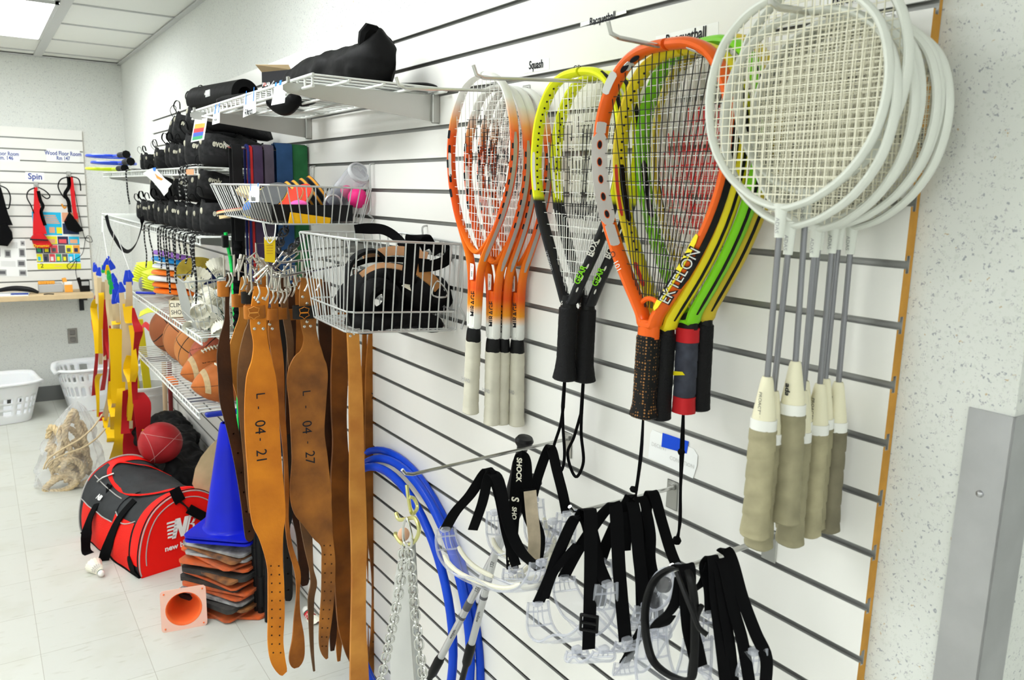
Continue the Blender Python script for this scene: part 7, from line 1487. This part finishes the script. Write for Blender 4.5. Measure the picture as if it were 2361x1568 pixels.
b = lumpy('', '', '', [(.70, 4.5, .05), (.74, 4.22, .07), (.80, 3.98, .06), (.86, 3.72, .05)], .08, .07, M_black, amp=.25, seed=33, n=38, nv=34, ends=.4, fold=21); tag(crumple(build('duffel_bag', b, mat('black_bag_cloth', (.013, .013, .014))), .08, .07), 'lower black bag in front of the big one, beneath the red ball', 'bag')
t = None; yb = 3.42
b = MB(); poly = [P(px, py, Y=yb) for px, py in ((502, 1012), (540, 1000), (540, 1190), (480, 1180), (462, 1150), (443, 1116), (450, 1080), (463, 1054), (482, 1030))]; b.prism(poly, (.02, .035, 0)); tag(build('plywood_board', b, mat('plywood', (.66, .52, .30), .6, var=.2, vscale=14)), 'pale wooden board leaning between the black bags and the blue cone', 'board')
for i, (px0, px1, yt_, yb_, yy, m, r_) in enumerate([(588, 590, 1215, 1330, 2.80, M_blackplastic, .013), (600, 602, 1235, 1395, 2.78, M_blackplastic, .016), (598, 599, 1195, 1300, 2.86, mat('dark_blue_tube', (.01, .015, .20), .35), .014), (618, 618, 1250, 1440, 2.72, M_blackplastic, .012)]):
    a = P(px0, yt_, Y=yy); c = P(px1, yb_, Y=yy); b = MB(); b.cyl((a.x, yy, a.z + .10), (c.x, yy, max(.003, c.z)), r_, n=14); b.cyl((a.x, yy, max(.003, c.z)), (a.x, yy, max(.003, c.z) + .12), r_ * 1.25, n=14)
    if c.z > .02: b.cyl((c.x, yy, .002), (c.x, yy, c.z + .01), r_ * .8, n=10)
    tag(build('foam_bat', b, m), ['black tube with thick lower sleeve, leftmost of those by the cone stack', 'thickest black tube standing against the cone stack', 'dark blue tube between the black ones beside the cone stack', 'black tube nearest the front belt beside the cone stack'][i], 'tube')
b = MB(); p = P(703, 1396, Z=.014); t = shuttle('shuttlecock with a red skirt on the floor behind the hanging belts', P(702, 1400, Z=.02), (radians(115), 0, radians(10)), None, 1.25)
for ch in t.children:
    if ch.name.startswith('feathers'): 
        b = MB(); b.lathe((0, 0, 0), [(.013, .022), (.0155, .040), (.020, .090), (.0001, .091)], 20); o = build('red_sleeve', b, mat('red_sleeve', (.60, .03, .04), .5), t, world=False)
# cardboard / dark slab at the foot of the slat panel behind the belts
# ------------------------------------------------------------------ rope in a clear bag
M_rope = mat('manila_rope', (.80, .62, .36), .9, var=.35, vscale=70, bump=.8, bscale=160)
t = thing('rope_bag', 'clear plastic bag of coiled manila rope on the floor left of the sports bag', 'bag', P(150, 1130, Z=0))
def rope(mb, pts, r=.0165):
    c = catmull(pts, 9); L_ = 0; acc = [0]
    for i in range(1, len(c)): acc.append(acc[-1] + (c[i] - c[i - 1]).length)
    for s in range(3):
        out = []
        for i, p in enumerate(c):
            tt = (c[min(len(c) - 1, i + 1)] - c[max(0, i - 1)]).normalized(); u_ = tt.orthogonal().normalized() if abs(tt.z) > .95 else tt.cross(Vector((0, 0, 1))).normalized(); v_ = tt.cross(u_); a = acc[i] / .055 * 2 * pi + s * 2 * pi / 3; out.append(p + (u_ * cos(a) + v_ * sin(a)) * r * .52)
        mb.tube(out, r * .56, 6)
RY = 4.62
def rp(px, py, dy=0): return P(px, py, Y=RY + dy * .6)
b = MB(); rope(b, [rp(118, 1135, -.10), rp(150, 1130, -.14), rp(178, 1110, -.16), rp(165, 1092, -.10), rp(130, 1105, -.08), rp(106, 1125, -.06), rp(112, 1140, -.1)]); rope(b, [rp(176, 1120, -.1), rp(200, 1112, -.1), rp(214, 1096, 0), rp(190, 1085, .05), rp(160, 1100, 0)]); build('rope_coil', b, M_rope, t)
b = MB(); rope(b, [rp(112, 1010), rp(118, 985), rp(135, 1000, -.06), rp(142, 1040, -.08), rp(130, 1075, -.06), rp(150, 1090, -.06), rp(170, 1060, -.08), rp(150, 1010, -.08), rp(155, 975, -.05), rp(172, 950), rp(180, 985), rp(196, 1020), rp(200, 1065), rp(180, 1085)]); rope(b, [rp(172, 945, .05), rp(160, 965, .05), rp(185, 975, .05), rp(195, 1000, .05), rp(170, 1020, .05), rp(128, 1050, .05)]); rope(b, [rp(125, 1090, .0), rp(115, 1060, .02), rp(125, 1030, .02), rp(145, 1060, -.1), rp(190, 1040, -.05), rp(205, 1080, 0), rp(150, 1108, -.12)]); rope(b, [rp(110, 1040, .05), rp(128, 1000, .06), rp(150, 985, .06), rp(180, 1005, .06), rp(190, 1050, .05), rp(165, 1080, .05), rp(135, 1060, .05), rp(150, 1030, .03), rp(178, 1030, .02), rp(170, 1095, .0), rp(120, 1100, 0)]); rope(b, [rp(140, 1080, -.14), rp(160, 1060, -.16), rp(185, 1070, -.14), rp(190, 1095, -.12), rp(160, 1115, -.1)]); build('rope_coil', b, M_rope, t)
def bagf(u, v):
    a = 2 * pi * u; zz = 1.02 * v; prof = lerp1([0, .05, .25, .5, .75, .92, 1], [.13, .15, .155, .125, .085, .04, .006], v); k = 1 + .10 * sin(5 * a + 9 * v) + .06 * sin(11 * a - 14 * v) + .05 * sin(3 * a + 21 * v)
    base = rp(155, 1125); top = rp(176, 925); c = Vector((base.x, base.y, .004)).lerp(Vector((top.x, top.y, top.z)), v); return c + Vector((cos(a) * prof * k * 1.0, sin(a) * prof * k * .75, 0))
mbag = lens_mat('clear_bag_film', (.80, .81, .82), .10, .08); b = MB(); b.grid(bagf, 40, 34, closed_u=True); build('plastic_bag', b, mbag, t)
b = MB(); pts = [rp(100, 1082, -.2), rp(112, 1058, -.2), rp(150, 1032, -.2), rp(185, 1012, -.2), rp(215, 985, -.15), rp(236, 955, -.1)]; b.tube(pts, .0045, 6, smooth=4); b.tube([p + Vector((.01, 0, -.016 * i)) for i, p in enumerate(pts)], .0045, 6, smooth=4); build('drawcord', b, M_belt, t)
# ------------------------------------------------------------------ laundry baskets and bucket by the far wall
M_bask = mat('white_basket_plastic', (.80, .81, .83), .35, sss=.1)
def laundry(label, c, w, d, h, yaw, holes):
    t = thing('laundry_basket', label, 'laundry basket', c); c = Vector(c); rt = rotz(yaw); nu, nv = 112, 20
    def fn(u, v):
        a = 2 * pi * u; k = .80 + .20 * v; x = math.copysign(abs(cos(a)) ** .45, cos(a)) * w / 2 * k; y = math.copysign(abs(sin(a)) ** .45, sin(a)) * d / 2 * k; dip = .030 * max(0, abs(cos(a)) - .9) / .1 * v
        return c + rt @ Vector((x, y, h * v - dip))
    b = MB(); vs = [fn(i / nu, j / (nv - 1)) for j in range(nv) for i in range(nu)]; fs = []
    for j in range(nv - 1):
        for i in range(nu):
            if holes(i, j): continue
            fs.append((j * nu + i, j * nu + (i + 1) % nu, (j + 1) * nu + (i + 1) % nu, (j + 1) * nu + i))
    fs.append(tuple(range(nu - 1, -1, -1))); b.add(vs, fs); o = build('shell', b, M_bask, t); md = o.modifiers.new('s', 'SOLIDIFY'); md.thickness = .004
    b = MB(); b.tube([fn(i / 60, 1.0) + rt @ Vector((.012 * cos(2 * pi * i / 60), .012 * sin(2 * pi * i / 60), 0)) for i in range(60)], .016, 8, closed=True, ref=(0, 0, 1), ry=.010); build('rim', b, M_bask, t)
    return t
q = P(60, 975, Z=0); laundry('white laundry basket on the floor at the far left with square holes', (-.03, 6.17, .002), .62, .42, .27, .12, lambda i, j: (7 <= j <= 8 or 10 <= j <= 11 or 4 <= j <= 5) and (i % 4 in (1, 2)) and (66 <= i <= 104 or 10 <= i <= 46))
laundry('white laundry basket with upright slots, half behind the flag belts', (.70, 6.29, .002), .60, .40, .30, .05, lambda i, j: (7 <= j <= 10 or 14 <= j <= 16) and i % 4 in (1, 2))
t = thing('bucket', 'white plastic bucket in the far corner under the wire shelves', 'bucket', (.74, 5.62, .002))
b = MB(); r_ = .120; b.lathe((.81, 5.22, .002), [(r_ * .86, 0), (r_ * .97, .30), (r_ * 1.04, .302), (r_ * 1.04, .312), (r_ * .98, .314), (r_ * .99, .345), (r_ * 1.05, .347), (r_ * 1.05, .36), (r_, .362), (r_ * .97, .36), (r_ * .84, .006), (.0001, .004)], 36); build('pail', b, mat('white_bucket_plastic', (.66, .67, .67), .4), t)
for i, (x, y_, lb) in enumerate([(.79, 5.22, 'yellow plastic stake leaning in the white bucket'), (.73, 5.26, 'second yellow stake in the white bucket')]):
    b = MB(); b.box((x + .02, y_, .42), (.045, .012, .70), rot=roty(-.06), bev=.002); tag(build('stake', b, mat('stake_yellow', (.62, .52, .02), .5)), lb, 'stake')
for i, x in enumerate((.86, .90)):
    b = MB(); b.cyl((x, 4.95 + .05 * i, .003), (x + .02, 5.0 + .05 * i, .62), .013, n=10); tag(build('stick', b, [mat('pale_stick', (.55, .40, .26), .6), mat('dark_red_stick', (.20, .03, .03), .5)][i]), ['pale wooden stick standing beside the bucket', 'dark red stick standing against the wall by the bucket'][i], 'stick')
# ------------------------------------------------------------------ lettering cards on the right wall
def wall_card(label, box, lines, x=PX - .0006, m=None, tape=None):
    (x0, yt, yb_, x1, yt1, yb1) = box
    return card(label, [P(x0, yt, X=x), P(x1, yt1, X=x), P(x1, yb1, X=x), P(x0, yb_, X=x)], lines=lines, m=m, tape=tape)
M_cardw = mat('glossy_card', (.86, .86, .85), .35)
wall_card('white card reading Squash above the yellow and black racquets', (1206, 142, 170, 1266, 133, 160), [('Squash', .52, .42, .0155, M_ink, .80)], m=M_cardw)
wall_card('white card reading Racquetball directly above the orange racquet', (1512, 84, 122, 1656, 50, 88), [('Racquetball', .50, .42, .0165, M_ink, .80)], m=M_cardw)
wall_card('white card with Racquetball cut off at its lower edge, highest on the wall', (1338, 52, 62, 1444, 22, 30), [('Racquetball', .50, .55, .0125, M_ink, .85)], m=M_cardw)
wall_card('white card reading Badminton mostly cut by the top of the picture', (1900, -30, 14, 2060, -66, 0), [('Badminton', .55, .80, .0165, M_ink, .80)], m=M_cardw)
xw = PX - .0008
t = thing('notice', 'round cornered white notice with blue tape and faint writing, near the middle hook', 'notice', P(1550, 1090, X=xw))
b = MB(); b.prism([P(px, py, X=xw) for px, py in ((1500, 1000), (1505, 990), (1600, 1035), (1609, 1050), (1607, 1075), (1598, 1103), (1495, 1055))], (-.0005, 0, 0)); build('sheet', b, M_paper, t)
b = MB(); b.prism([P(px, py, X=xw - .001) for px, py in ((1528, 998), (1588, 1018), (1583, 1046), (1525, 1030))], (-.0003, 0, 0)); build('tape', b, M_bluetape, t)
fa = mat('faint_pencil', (.62, .62, .60), .7); text('lettering', 'DECENT', P(1520, 1030, X=xw - .0007), (0, -1, 0), (0, 0, 1), .0068, fa, t); text('lettering', 'CONDITION', P(1572, 1066, X=xw - .0007), (0, -1, 0), (0, 0, 1), .0068, fa, t)
# ------------------------------------------------------------------ far wall: desk, slings, posters, papers
FW = FY - .001
zd = zpx(160, 667, FY, P(160, 667, Y=FY).x)
M_ply = mat('plywood_edge', (.66, .50, .30), .5, var=.12, vscale=10)
b = MB(); xe = P(216, 680, Y=6.24).x; b.box(((-1.7 + xe) / 2, (6.24 + FY) / 2, zd - .017), (xe + 1.7, FY - 6.24, .034), bev=.002)
tag(build('wall_desk', b, M_ply), 'narrow plywood desk fixed to the far wall beneath the slotted panel', 'desk')
t = thing('desk_bracket', 'small dark bracket under the right end of the far desk', 'bracket', P(198, 690, Y=6.30)); b = MB(); p = P(196, 686, Y=6.30); b.box((p.x, 6.42, zd - .045), (.03, .24, .018), bev=.002); b.box((p.x, FY + .008, zd - .10), (.03, .008, .12), bev=.001); build('arm', b, M_dgrey, t)
def wp(px, py, off=0): return P(px, py, Y=FW - off)
def fcard(label, a, c, lines, cat='label', name='label_card', m=None):
    return card(label, [wp(a[0], a[1]), wp(c[0], a[1] + (c[0] - a[0]) * .05), wp(c[0], c[1] + (c[0] - a[0]) * .03), wp(a[0], c[1])], lines=lines, cat=cat, name=name, m=m)
M_bprint = mat('dark_blue_print', (.03, .06, .32), .5)
fcard('white card reading Wood Floor Room on the far slotted panel', (107, 342), (184, 372), [('Wood Floor Room', .5, .35, .028, M_bprint, .72), ('Rm 147', .5, .72, .026, M_bprint, .72)], m=M_cardw)
fcard('white card in a clear cover at the left edge of the far slotted panel', (-30, 344), (46, 370), [('Floor Room', .62, .32, .026, M_bprint, .72), ('Rm. 146', .55, .70, .026, M_bprint, .75)], m=M_cardw)
fcard('small white card reading Spin above the red pouch', (58, 396), (102, 416), [('Spin', .52, .52, .040, M_bprint, .9)], m=M_cardw)
# poster: a grid of bright panels
t = thing('poster', 'bright poster of small coloured panels on the far wall, blue top and yellow foot', 'poster', wp(130, 620)); TL, TR, BR, BL_ = wp(73, 488), wp(180, 491), wp(187, 620), wp(87, 621)
b = MB(); b.prism([TL, TR, BR, BL_], (0, -.0006, 0)); build('sheet', b, M_paper, t)
def cell(u0, v0, u1, v1, nm, m, off=.0010):
    f = lambda u, v: (TL * (1 - u) + TR * u) * (1 - v) + (BL_ * (1 - u) + BR * u) * v + Vector((0, -off, 0)); b = MB(); b.prism([f(u0, v0), f(u1, v0), f(u1, v1), f(u0, v1)], (0, -.0002, 0)); build(nm, b, m, t)
cell(0, 0, .62, .40, 'blue_panel', cc['cyan']); cell(.64, .0, 1, .17, 'top_panel', cc['skin']); cell(.64, .19, 1, .38, 'top_panel', cc['darkblue'])
for k in range(5): cell(.24 + .03 * (k % 2), .05 + .032 * k, .50 + .02 * k, .069 + .032 * k, 'title_line', cc['skin'], .0014)
cell(.34, .26, .46, .36, 'round_patch', cc['skin'], .0014); cell(.50, .26, .62, .37, 'round_patch', cc['yellow'], .0014)
cols = ['pinkred', 'cyan', 'skin', 'darkblue', 'white', 'red', 'yellow', 'dgrey', 'green', 'orange']; rc = random.Random(8)
for r_ in range(3):
    v0 = .42 + .155 * r_; n = (4, 6, 7)[r_]
    for k in range(n):
        u0 = k / n; cell(u0 + .005, v0, u0 + 1 / n - .008, v0 + .135, 'picture_panel', cc[cols[rc.randrange(10)]])
        cell(u0 + .03, v0 + .05, u0 + 1 / n - .05, v0 + .12, 'picture_detail', cc[cols[rc.randrange(10)]], .0014)
    cell(0, v0 + .137, 1, v0 + .147, 'black_rule', M_ink)
cell(0, .90, 1, 1, 'yellow_band', cc['yellow']); text('lettering', '2', wp(97, 613, .002), (1, 0, 0), (0, 0, 1), .030, M_ink, t)
for u in (.38, .72): cell(u, .945, u + .18, .955, 'print_line', cc['skin'], .0014)
t = thing('instruction_sheet', 'white sheet with small grey photographs left of the bright poster', 'paper', wp(30, 640)); b = MB(); b.prism([wp(-60, 548), wp(58, 551), wp(64, 638), wp(-60, 636)], (0, -.0006, 0)); build('sheet', b, M_paper, t)
TL, TR, BR, BL_ = wp(-60, 548), wp(58, 551), wp(64, 638), wp(-60, 636)
for (u0, v0, u1, v1) in ((.90, .05, .985, .18), (.86, .25, .98, .48), (.58, .30, .70, .50), (.40, .25, .50, .48), (.82, .56, .97, .74), (.84, .82, .98, .98), (.44, .82, .60, .98)): cell(u0, v0, u1, v1, 'grey_photo', cc['greyc']); cell(u0 + .02, v0 + .04, u1 - .02, v1 - .04, 'dark_figure', cc['dgrey'], .0014)
for k in range(8): cell(.62, .10 + .02 * k, .84, .106 + .02 * k, 'print_line', cc['greyc'])
for k in range(6): cell(.50, .60 + .025 * k, .78, .607 + .025 * k, 'print_line', cc['greyc'])
# slings
def sling(label, top, strap, body, loops=None, off=.05, kn=None):
    t = thing('pouch_sling', label, 'pouch', wp(top[0], top[1], off)); p = wp(top[0], top[1], 0)
    b = MB(); b.box(p + Vector((0, -.004, 0)), (.028, .006, .05), bev=.001); b.cyl(p, p + Vector((0, -off - .03, 0)), .004, n=8); build('hook', b, M_steel, t)
    for (pts, w, m) in strap: b = MB(); b.ribbon([wp(x, y_, off + .01) for x, y_ in pts], w, (1, 0, 0), .006, smooth=4); build('strap', b, m, t)
    for (poly, m, o2) in body:
        c = sum((wp(x, y_, off) for x, y_ in poly), Vector()) / len(poly); out = [wp(x, y_, off + o2) for x, y_ in poly]; b = MB(); n_ = len(out); f_ = [c + (q - c) * .86 + Vector((0, -.022, 0)) for q in out]; bk_ = [q + Vector((0, .018, 0)) for q in out]
        b.add(out + f_ + bk_, [(i, (i + 1) % n_, n_ + (i + 1) % n_, n_ + i) for i in range(n_)] + [(i, 2 * n_ + i, 2 * n_ + (i + 1) % n_, (i + 1) % n_) for i in range(n_)] + [tuple(range(n_, 2 * n_)), tuple(range(3 * n_ - 1, 2 * n_ - 1, -1))]); build('pouch', b, m, t)
    for pts in loops or []: b = MB(); b.tube([wp(x, y_, off + .012) for x, y_ in pts], .0045, 6, smooth=5); build('cord', b, M_web, t)
    return t
Mrs = mat('red_sling', (.62, .015, .02), .6); Mks = M_web
sl = sling('red pouch sling with a black zip line, hanging over the bright poster', (83, 428), [([(82, 432), (84, 460), (87, 500), (92, 540)], [.02, .03, .055, .085], Mrs), ([(88, 440), (93, 462), (99, 475), (95, 490), (104, 520)], .022, Mks)],
      [([(82, 535), (98, 535), (122, 566), (110, 574), (80, 571), (71, 548)], Mrs, .0)], loops=[[(80, 433), (66, 440), (62, 455), (72, 475), (78, 492)], [(88, 432), (104, 440), (115, 452), (108, 458), (96, 450)]])
b = MB(); b.box(wp(90, 553, .085), (.11, .003, .010), rot=roty(.05)); build('zip_line', b, M_ink, sl); text('lettering', 'Dynamic', wp(95, 567, .086), (1, 0, 0), (0, 0, 1), .020, M_yel, sl)
sling('black and red pouch sling at the right of the far slotted panel', (158, 404), [([(158, 408), (159, 430), (150, 448), (158, 465), (161, 490)], .024, Mks), ([(163, 408), (167, 440), (171, 480), (176, 505)], .026, Mrs)],
      [([(160, 488), (176, 508), (193, 532), (176, 537), (156, 530), (148, 512)], Mks, .0), ([(162, 492), (176, 508), (166, 526), (152, 516), (149, 508)], Mrs, -.012)], loops=[[(156, 408), (140, 414), (134, 430), (142, 448), (150, 458)], [(164, 407), (180, 412), (185, 425), (186, 440)]])
sling('black and blue edged pouch sling at the very left of the picture', (-4, 428), [([(-4, 432), (2, 460), (6, 490), (10, 520)], [.03, .04, .06, .10], Mks)], [([(0, 515), (14, 512), (28, 535), (30, 550), (18, 568), (-10, 565)], Mks, 0)], loops=[[(0, 428), (16, 436), (24, 455), (20, 480), (12, 478)]])
b = MB(); b.tube([wp(142, 470), wp(148, 480), wp(152, 476)], .006, 6, smooth=3); tag(build('orange_tie', b, M_edge), 'orange tie end poking out left of the black and red pouch', 'tie')
b = MB(); b.tube([wp(172, 440, .02), wp(184, 500, .02), wp(196, 550, .02), wp(212, 558, .02), (wp(208, 545, .02)), wp(198, 548, .02), wp(190, 585, .02), wp(170, 600, .02), wp(155, 612, .03), wp(162, 620, .03), wp(176, 600, .03), wp(175, 630, .05), wp(185, 662, .12)], .0022, 5, smooth=5); tag(build('thin_cable', b, M_web), 'thin black cable looping down the far slotted panel to the charger', 'cable')
# things on the desk
def dz(px, py, yy=6.36): return P(px, py, Y=yy)
def dbox(label, name, x0, x1, ytop, yy, dep, m, cat, parts=None, rot=0):
    a, c = dz(x0, 670, yy), dz(x1, 670, yy); h = zpx((x0 + x1) / 2, ytop, yy, (a.x + c.x) / 2) - zd; t = thing(name, label, cat, ((a.x + c.x) / 2, yy, zd)); b = MB(); b.box(((a.x + c.x) / 2, yy + dep / 2, zd + h / 2 + .0005), (c.x - a.x, dep, h), bev=.003); build('case', b, m, t); return t, Vector(((a.x + c.x) / 2, yy, zd + h / 2)), (c.x - a.x, h)
t, c, (w, h) = dbox('orange and white box standing on the far desk', 'small_box', 149, 168, 650, 6.36, .06, mat('white_carton', (.80, .80, .78), .5), 'box'); b = MB(); b.box(c + Vector((0, -.002, -h * .12)), (w * .98, .003, h * .7)); build('orange_face', b, cc['orange'], t); b = MB(); b.box(c + Vector((-w * .4, .03, h * .65)), (w * .5, .05, h * .35), rot=roty(-.2)); build('open_flap', b, cc['orange'], t)
t, c, (w, h) = dbox('grey open tray in the middle of the far desk', 'tray', 90, 146, 656, 6.38, .10, mat('pale_grey_tray', (.45, .46, .47), .5), 'tray')
for k in range(6): b = MB(); p = dz(91 + 6 * k, 652 + (k % 2) * 2, 6.40); p.z = c.z + h * .5 + .012; b.box(p, (.018, .03, .022), rot=rotz(.3 * k), bev=.003); tag(build('orange_clip', b, cc['orange']), 'orange clip in the grey tray, ' + ['leftmost', 'second from the left', 'third from the left', 'fourth from the left', 'fifth from the left', 'rightmost'][k], 'clip', 'orange clips in the grey tray')
t, c, (w, h) = dbox('black radio charger with a pale top at the right end of the far desk', 'charger', 187, 208, 646, 6.36, .07, M_blackplastic, 'charger'); b = MB(); b.box(c + Vector((0, -.003, h * .22)), (w * .8, .004, h * .35)); build('pale_face', b, cc['greyc'], t)
b = MB(); a = dz(180, 636, 6.36); b.tube([(a.x, 6.37, zd + .10), (a.x + .015, 6.37, zd + .05), (a.x + .02, 6.37, zd + .002)], [.012, .016, .014], 8); tag(build('plug_adapter', b, M_blackplastic), 'black plug hanging by the charger on the far desk', 'plug')
b = MB(); a = dz(-40, 684, 6.26); c_ = dz(70, 681, 6.26); b.box(((a.x + c_.x) / 2, 6.36, zd + .004), (c_.x - a.x, .20, .006), rot=rotz(-.12)); tag(build('paper_pad', b, M_paper), 'white paper pad lying at the left of the far desk', 'paper pad')
b = MB(); a = dz(-20, 668, 6.36); b.tube([(a.x, 6.40, zd + .02), (a.x + .12, 6.38, zd + .04), (a.x + .22, 6.36, zd + .03), (a.x + .27, 6.34, zd + .01)], [.010, .018, .018, .008], 10, smooth=4); tag(build('headset', b, M_blackplastic), 'black curved headset on the white paper pad', 'headset')
b = MB(); a = dz(25, 677, 6.28); b.cyl((a.x, 6.29, zd + .0125), (a.x + .10, 6.27, zd + .0125), .005, n=8); tag(build('pen', b, M_bprint), 'dark pen on the white paper pad', 'pen')
b = MB(); a = dz(112, 671, 6.27); b.tube([(a.x - .03, 6.27, zd + .005), (a.x, 6.275, zd + .006), (a.x + .03, 6.265, zd + .004)], .004, 6); tag(build('key_ring', b, M_dgrey), 'small dark keys lying in front of the grey tray', 'keys')
# outlet
t = thing('wall_outlet', 'grey double socket plate on the far wall below the desk', 'outlet', (P(168, 775, Y=R['y1']).x, R['y1'] - .004, P(168, 792, Y=R['y1']).z)); a, c = P(155, 758, Y=R['y1'] - .004), P(180, 791, Y=R['y1'] - .004)
b = MB(); b.box(((a.x + c.x) / 2, R['y1'] - .004, (a.z + c.z) / 2), (c.x - a.x, .007, a.z - c.z), bev=.002); build('plate', b, mat('outlet_grey', (.30, .29, .27), .4, .3), t)
for s_ in (-1, 1): b = MB(); zc3 = (a.z + c.z) / 2 + s_ * .026; b.box(((a.x + c.x) / 2, R['y1'] - .009, zc3), (.034, .004, .032), bev=.002); b.box(((a.x + c.x) / 2 - .007, R['y1'] - .0115, zc3), (.003, .001, .010)); b.box(((a.x + c.x) / 2 + .007, R['y1'] - .0115, zc3), (.003, .001, .010)); build('socket', b, mat('socket_grey', (.22, .21, .20), .4), t)

# ------------------------------------------------------------------ small pieces belong to the part they sit on
def loose(o):
    """one object per connected piece of a decal-like part"""
    me = o.data; n = len(me.vertices); par = list(range(n))
    def find(a):
        while par[a] != a: par[a] = par[par[a]]; a = par[a]
        return a
    for e in me.edges:
        a, b_ = find(e.vertices[0]), find(e.vertices[1])
        if a != b_: par[a] = b_
    grp = {}
    for p in me.polygons: grp.setdefault(find(p.vertices[0]), []).append(p)
    if len(grp) < 2: return [o]
    out = []
    for ps in grp.values():
        ids = sorted({v for p in ps for v in p.vertices}); mp = {v: i for i, v in enumerate(ids)}; m2 = bpy.data.meshes.new(o.name.split('.')[0])
        m2.from_pydata([tuple(me.vertices[v].co) for v in ids], [], [[mp[v] for v in p.vertices] for p in ps])
        for q in me.materials: m2.materials.append(q)
        m2.polygons.foreach_set('use_smooth', [True] * len(m2.polygons)); m2.set_sharp_from_angle(angle=radians(40)); m2.update()
        c = bpy.data.objects.new(o.name.split('.')[0], m2); COL.objects.link(c); c.parent = o.parent; out.append(c)
    bpy.data.objects.remove(o); return out
SPLIT = {'silver_panel', 'red_tape', 'white_decal', 'black_decal', 'port_hole', 'port_rim', 'red_decal', 'foam_pad', 'black_bumper', 'socket', 'strap_slot', 'dark_filling', 'dark_band'}
for o in [q for q in bpy.data.objects if q.type == 'MESH' and q.parent and q.name.split('.')[0] in SPLIT]: loose(o)
SUB = [({'lettering', 'badge', 'white_decal', 'black_decal', 'grommet_strip', 'silver_panel', 'port_hole', 'port_rim', 'yellow_decal', 'red_decal', 'black_bumper', 'grommet_holes', 'cream_liner'}, 'frame'), ({'string_logo'}, 'string_bed'), ({'grip_print', 'yellow_scrap'}, 'grip'),
       ({'lettering', 'tape', 'orange_row', 'red_row', 'blue_row', 'green_row'}, 'card'), ({'lettering', 'heel_badge', 'lacing', 'pull_loop', 'sole'}, 'upper'), ({'logo', 'lettering', 'clip'}, 'end_panel'), ({'zip_pull'}, 'zip'), ({'white_stripe', 'lacing', 'seam', 'lettering'}, 'football_shell'),
       ({'blue_panel', 'top_panel', 'picture_panel', 'picture_detail', 'title_line', 'round_patch', 'yellow_band', 'black_rule', 'lettering', 'grey_photo', 'dark_figure', 'print_line', 'tape', 'shoe_picture'}, 'sheet'), ({'print_line'}, 'tag'), ({'lettering'}, 'note'), ({'note'}, 'carton'), ({'red_mark', 'lettering', 'flap', 'print_line'}, 'carton'),
       ({'prong'}, 'buckle'), ({'lettering', 'rivet', 'embossed_badge'}, 'strap'), ({'strap_slot', 'foam_pad', 'inner_rim'}, 'lens'), ({'corner_dot'}, 'base'), ({'socket'}, 'plate'), ({'dark_band', 'lettering'}, 'upper_shaft'), ({'zip_line', 'lettering'}, 'pouch'), ({'orange_face', 'open_flap', 'pale_face'}, 'case'), ({'handle'}, 'blade'), ({'prong'}, 'back_plate'), ({'band'}, 'feathers'), ({'buckle'}, 'black_band'), ({'d_ring'}, 'leather_flap')]
for root in [q for q in bpy.data.objects if q.parent is None and q.children]:
    kids = list(root.children)
    for names_, host in SUB:
        hs = [k for k in kids if k.name.split('.')[0] == host]
        if not hs: continue
        for k in kids:
            if k.name.split('.')[0] in names_ and k.parent == root and k is not hs[0] and not k.children:
                k.parent = hs[0]
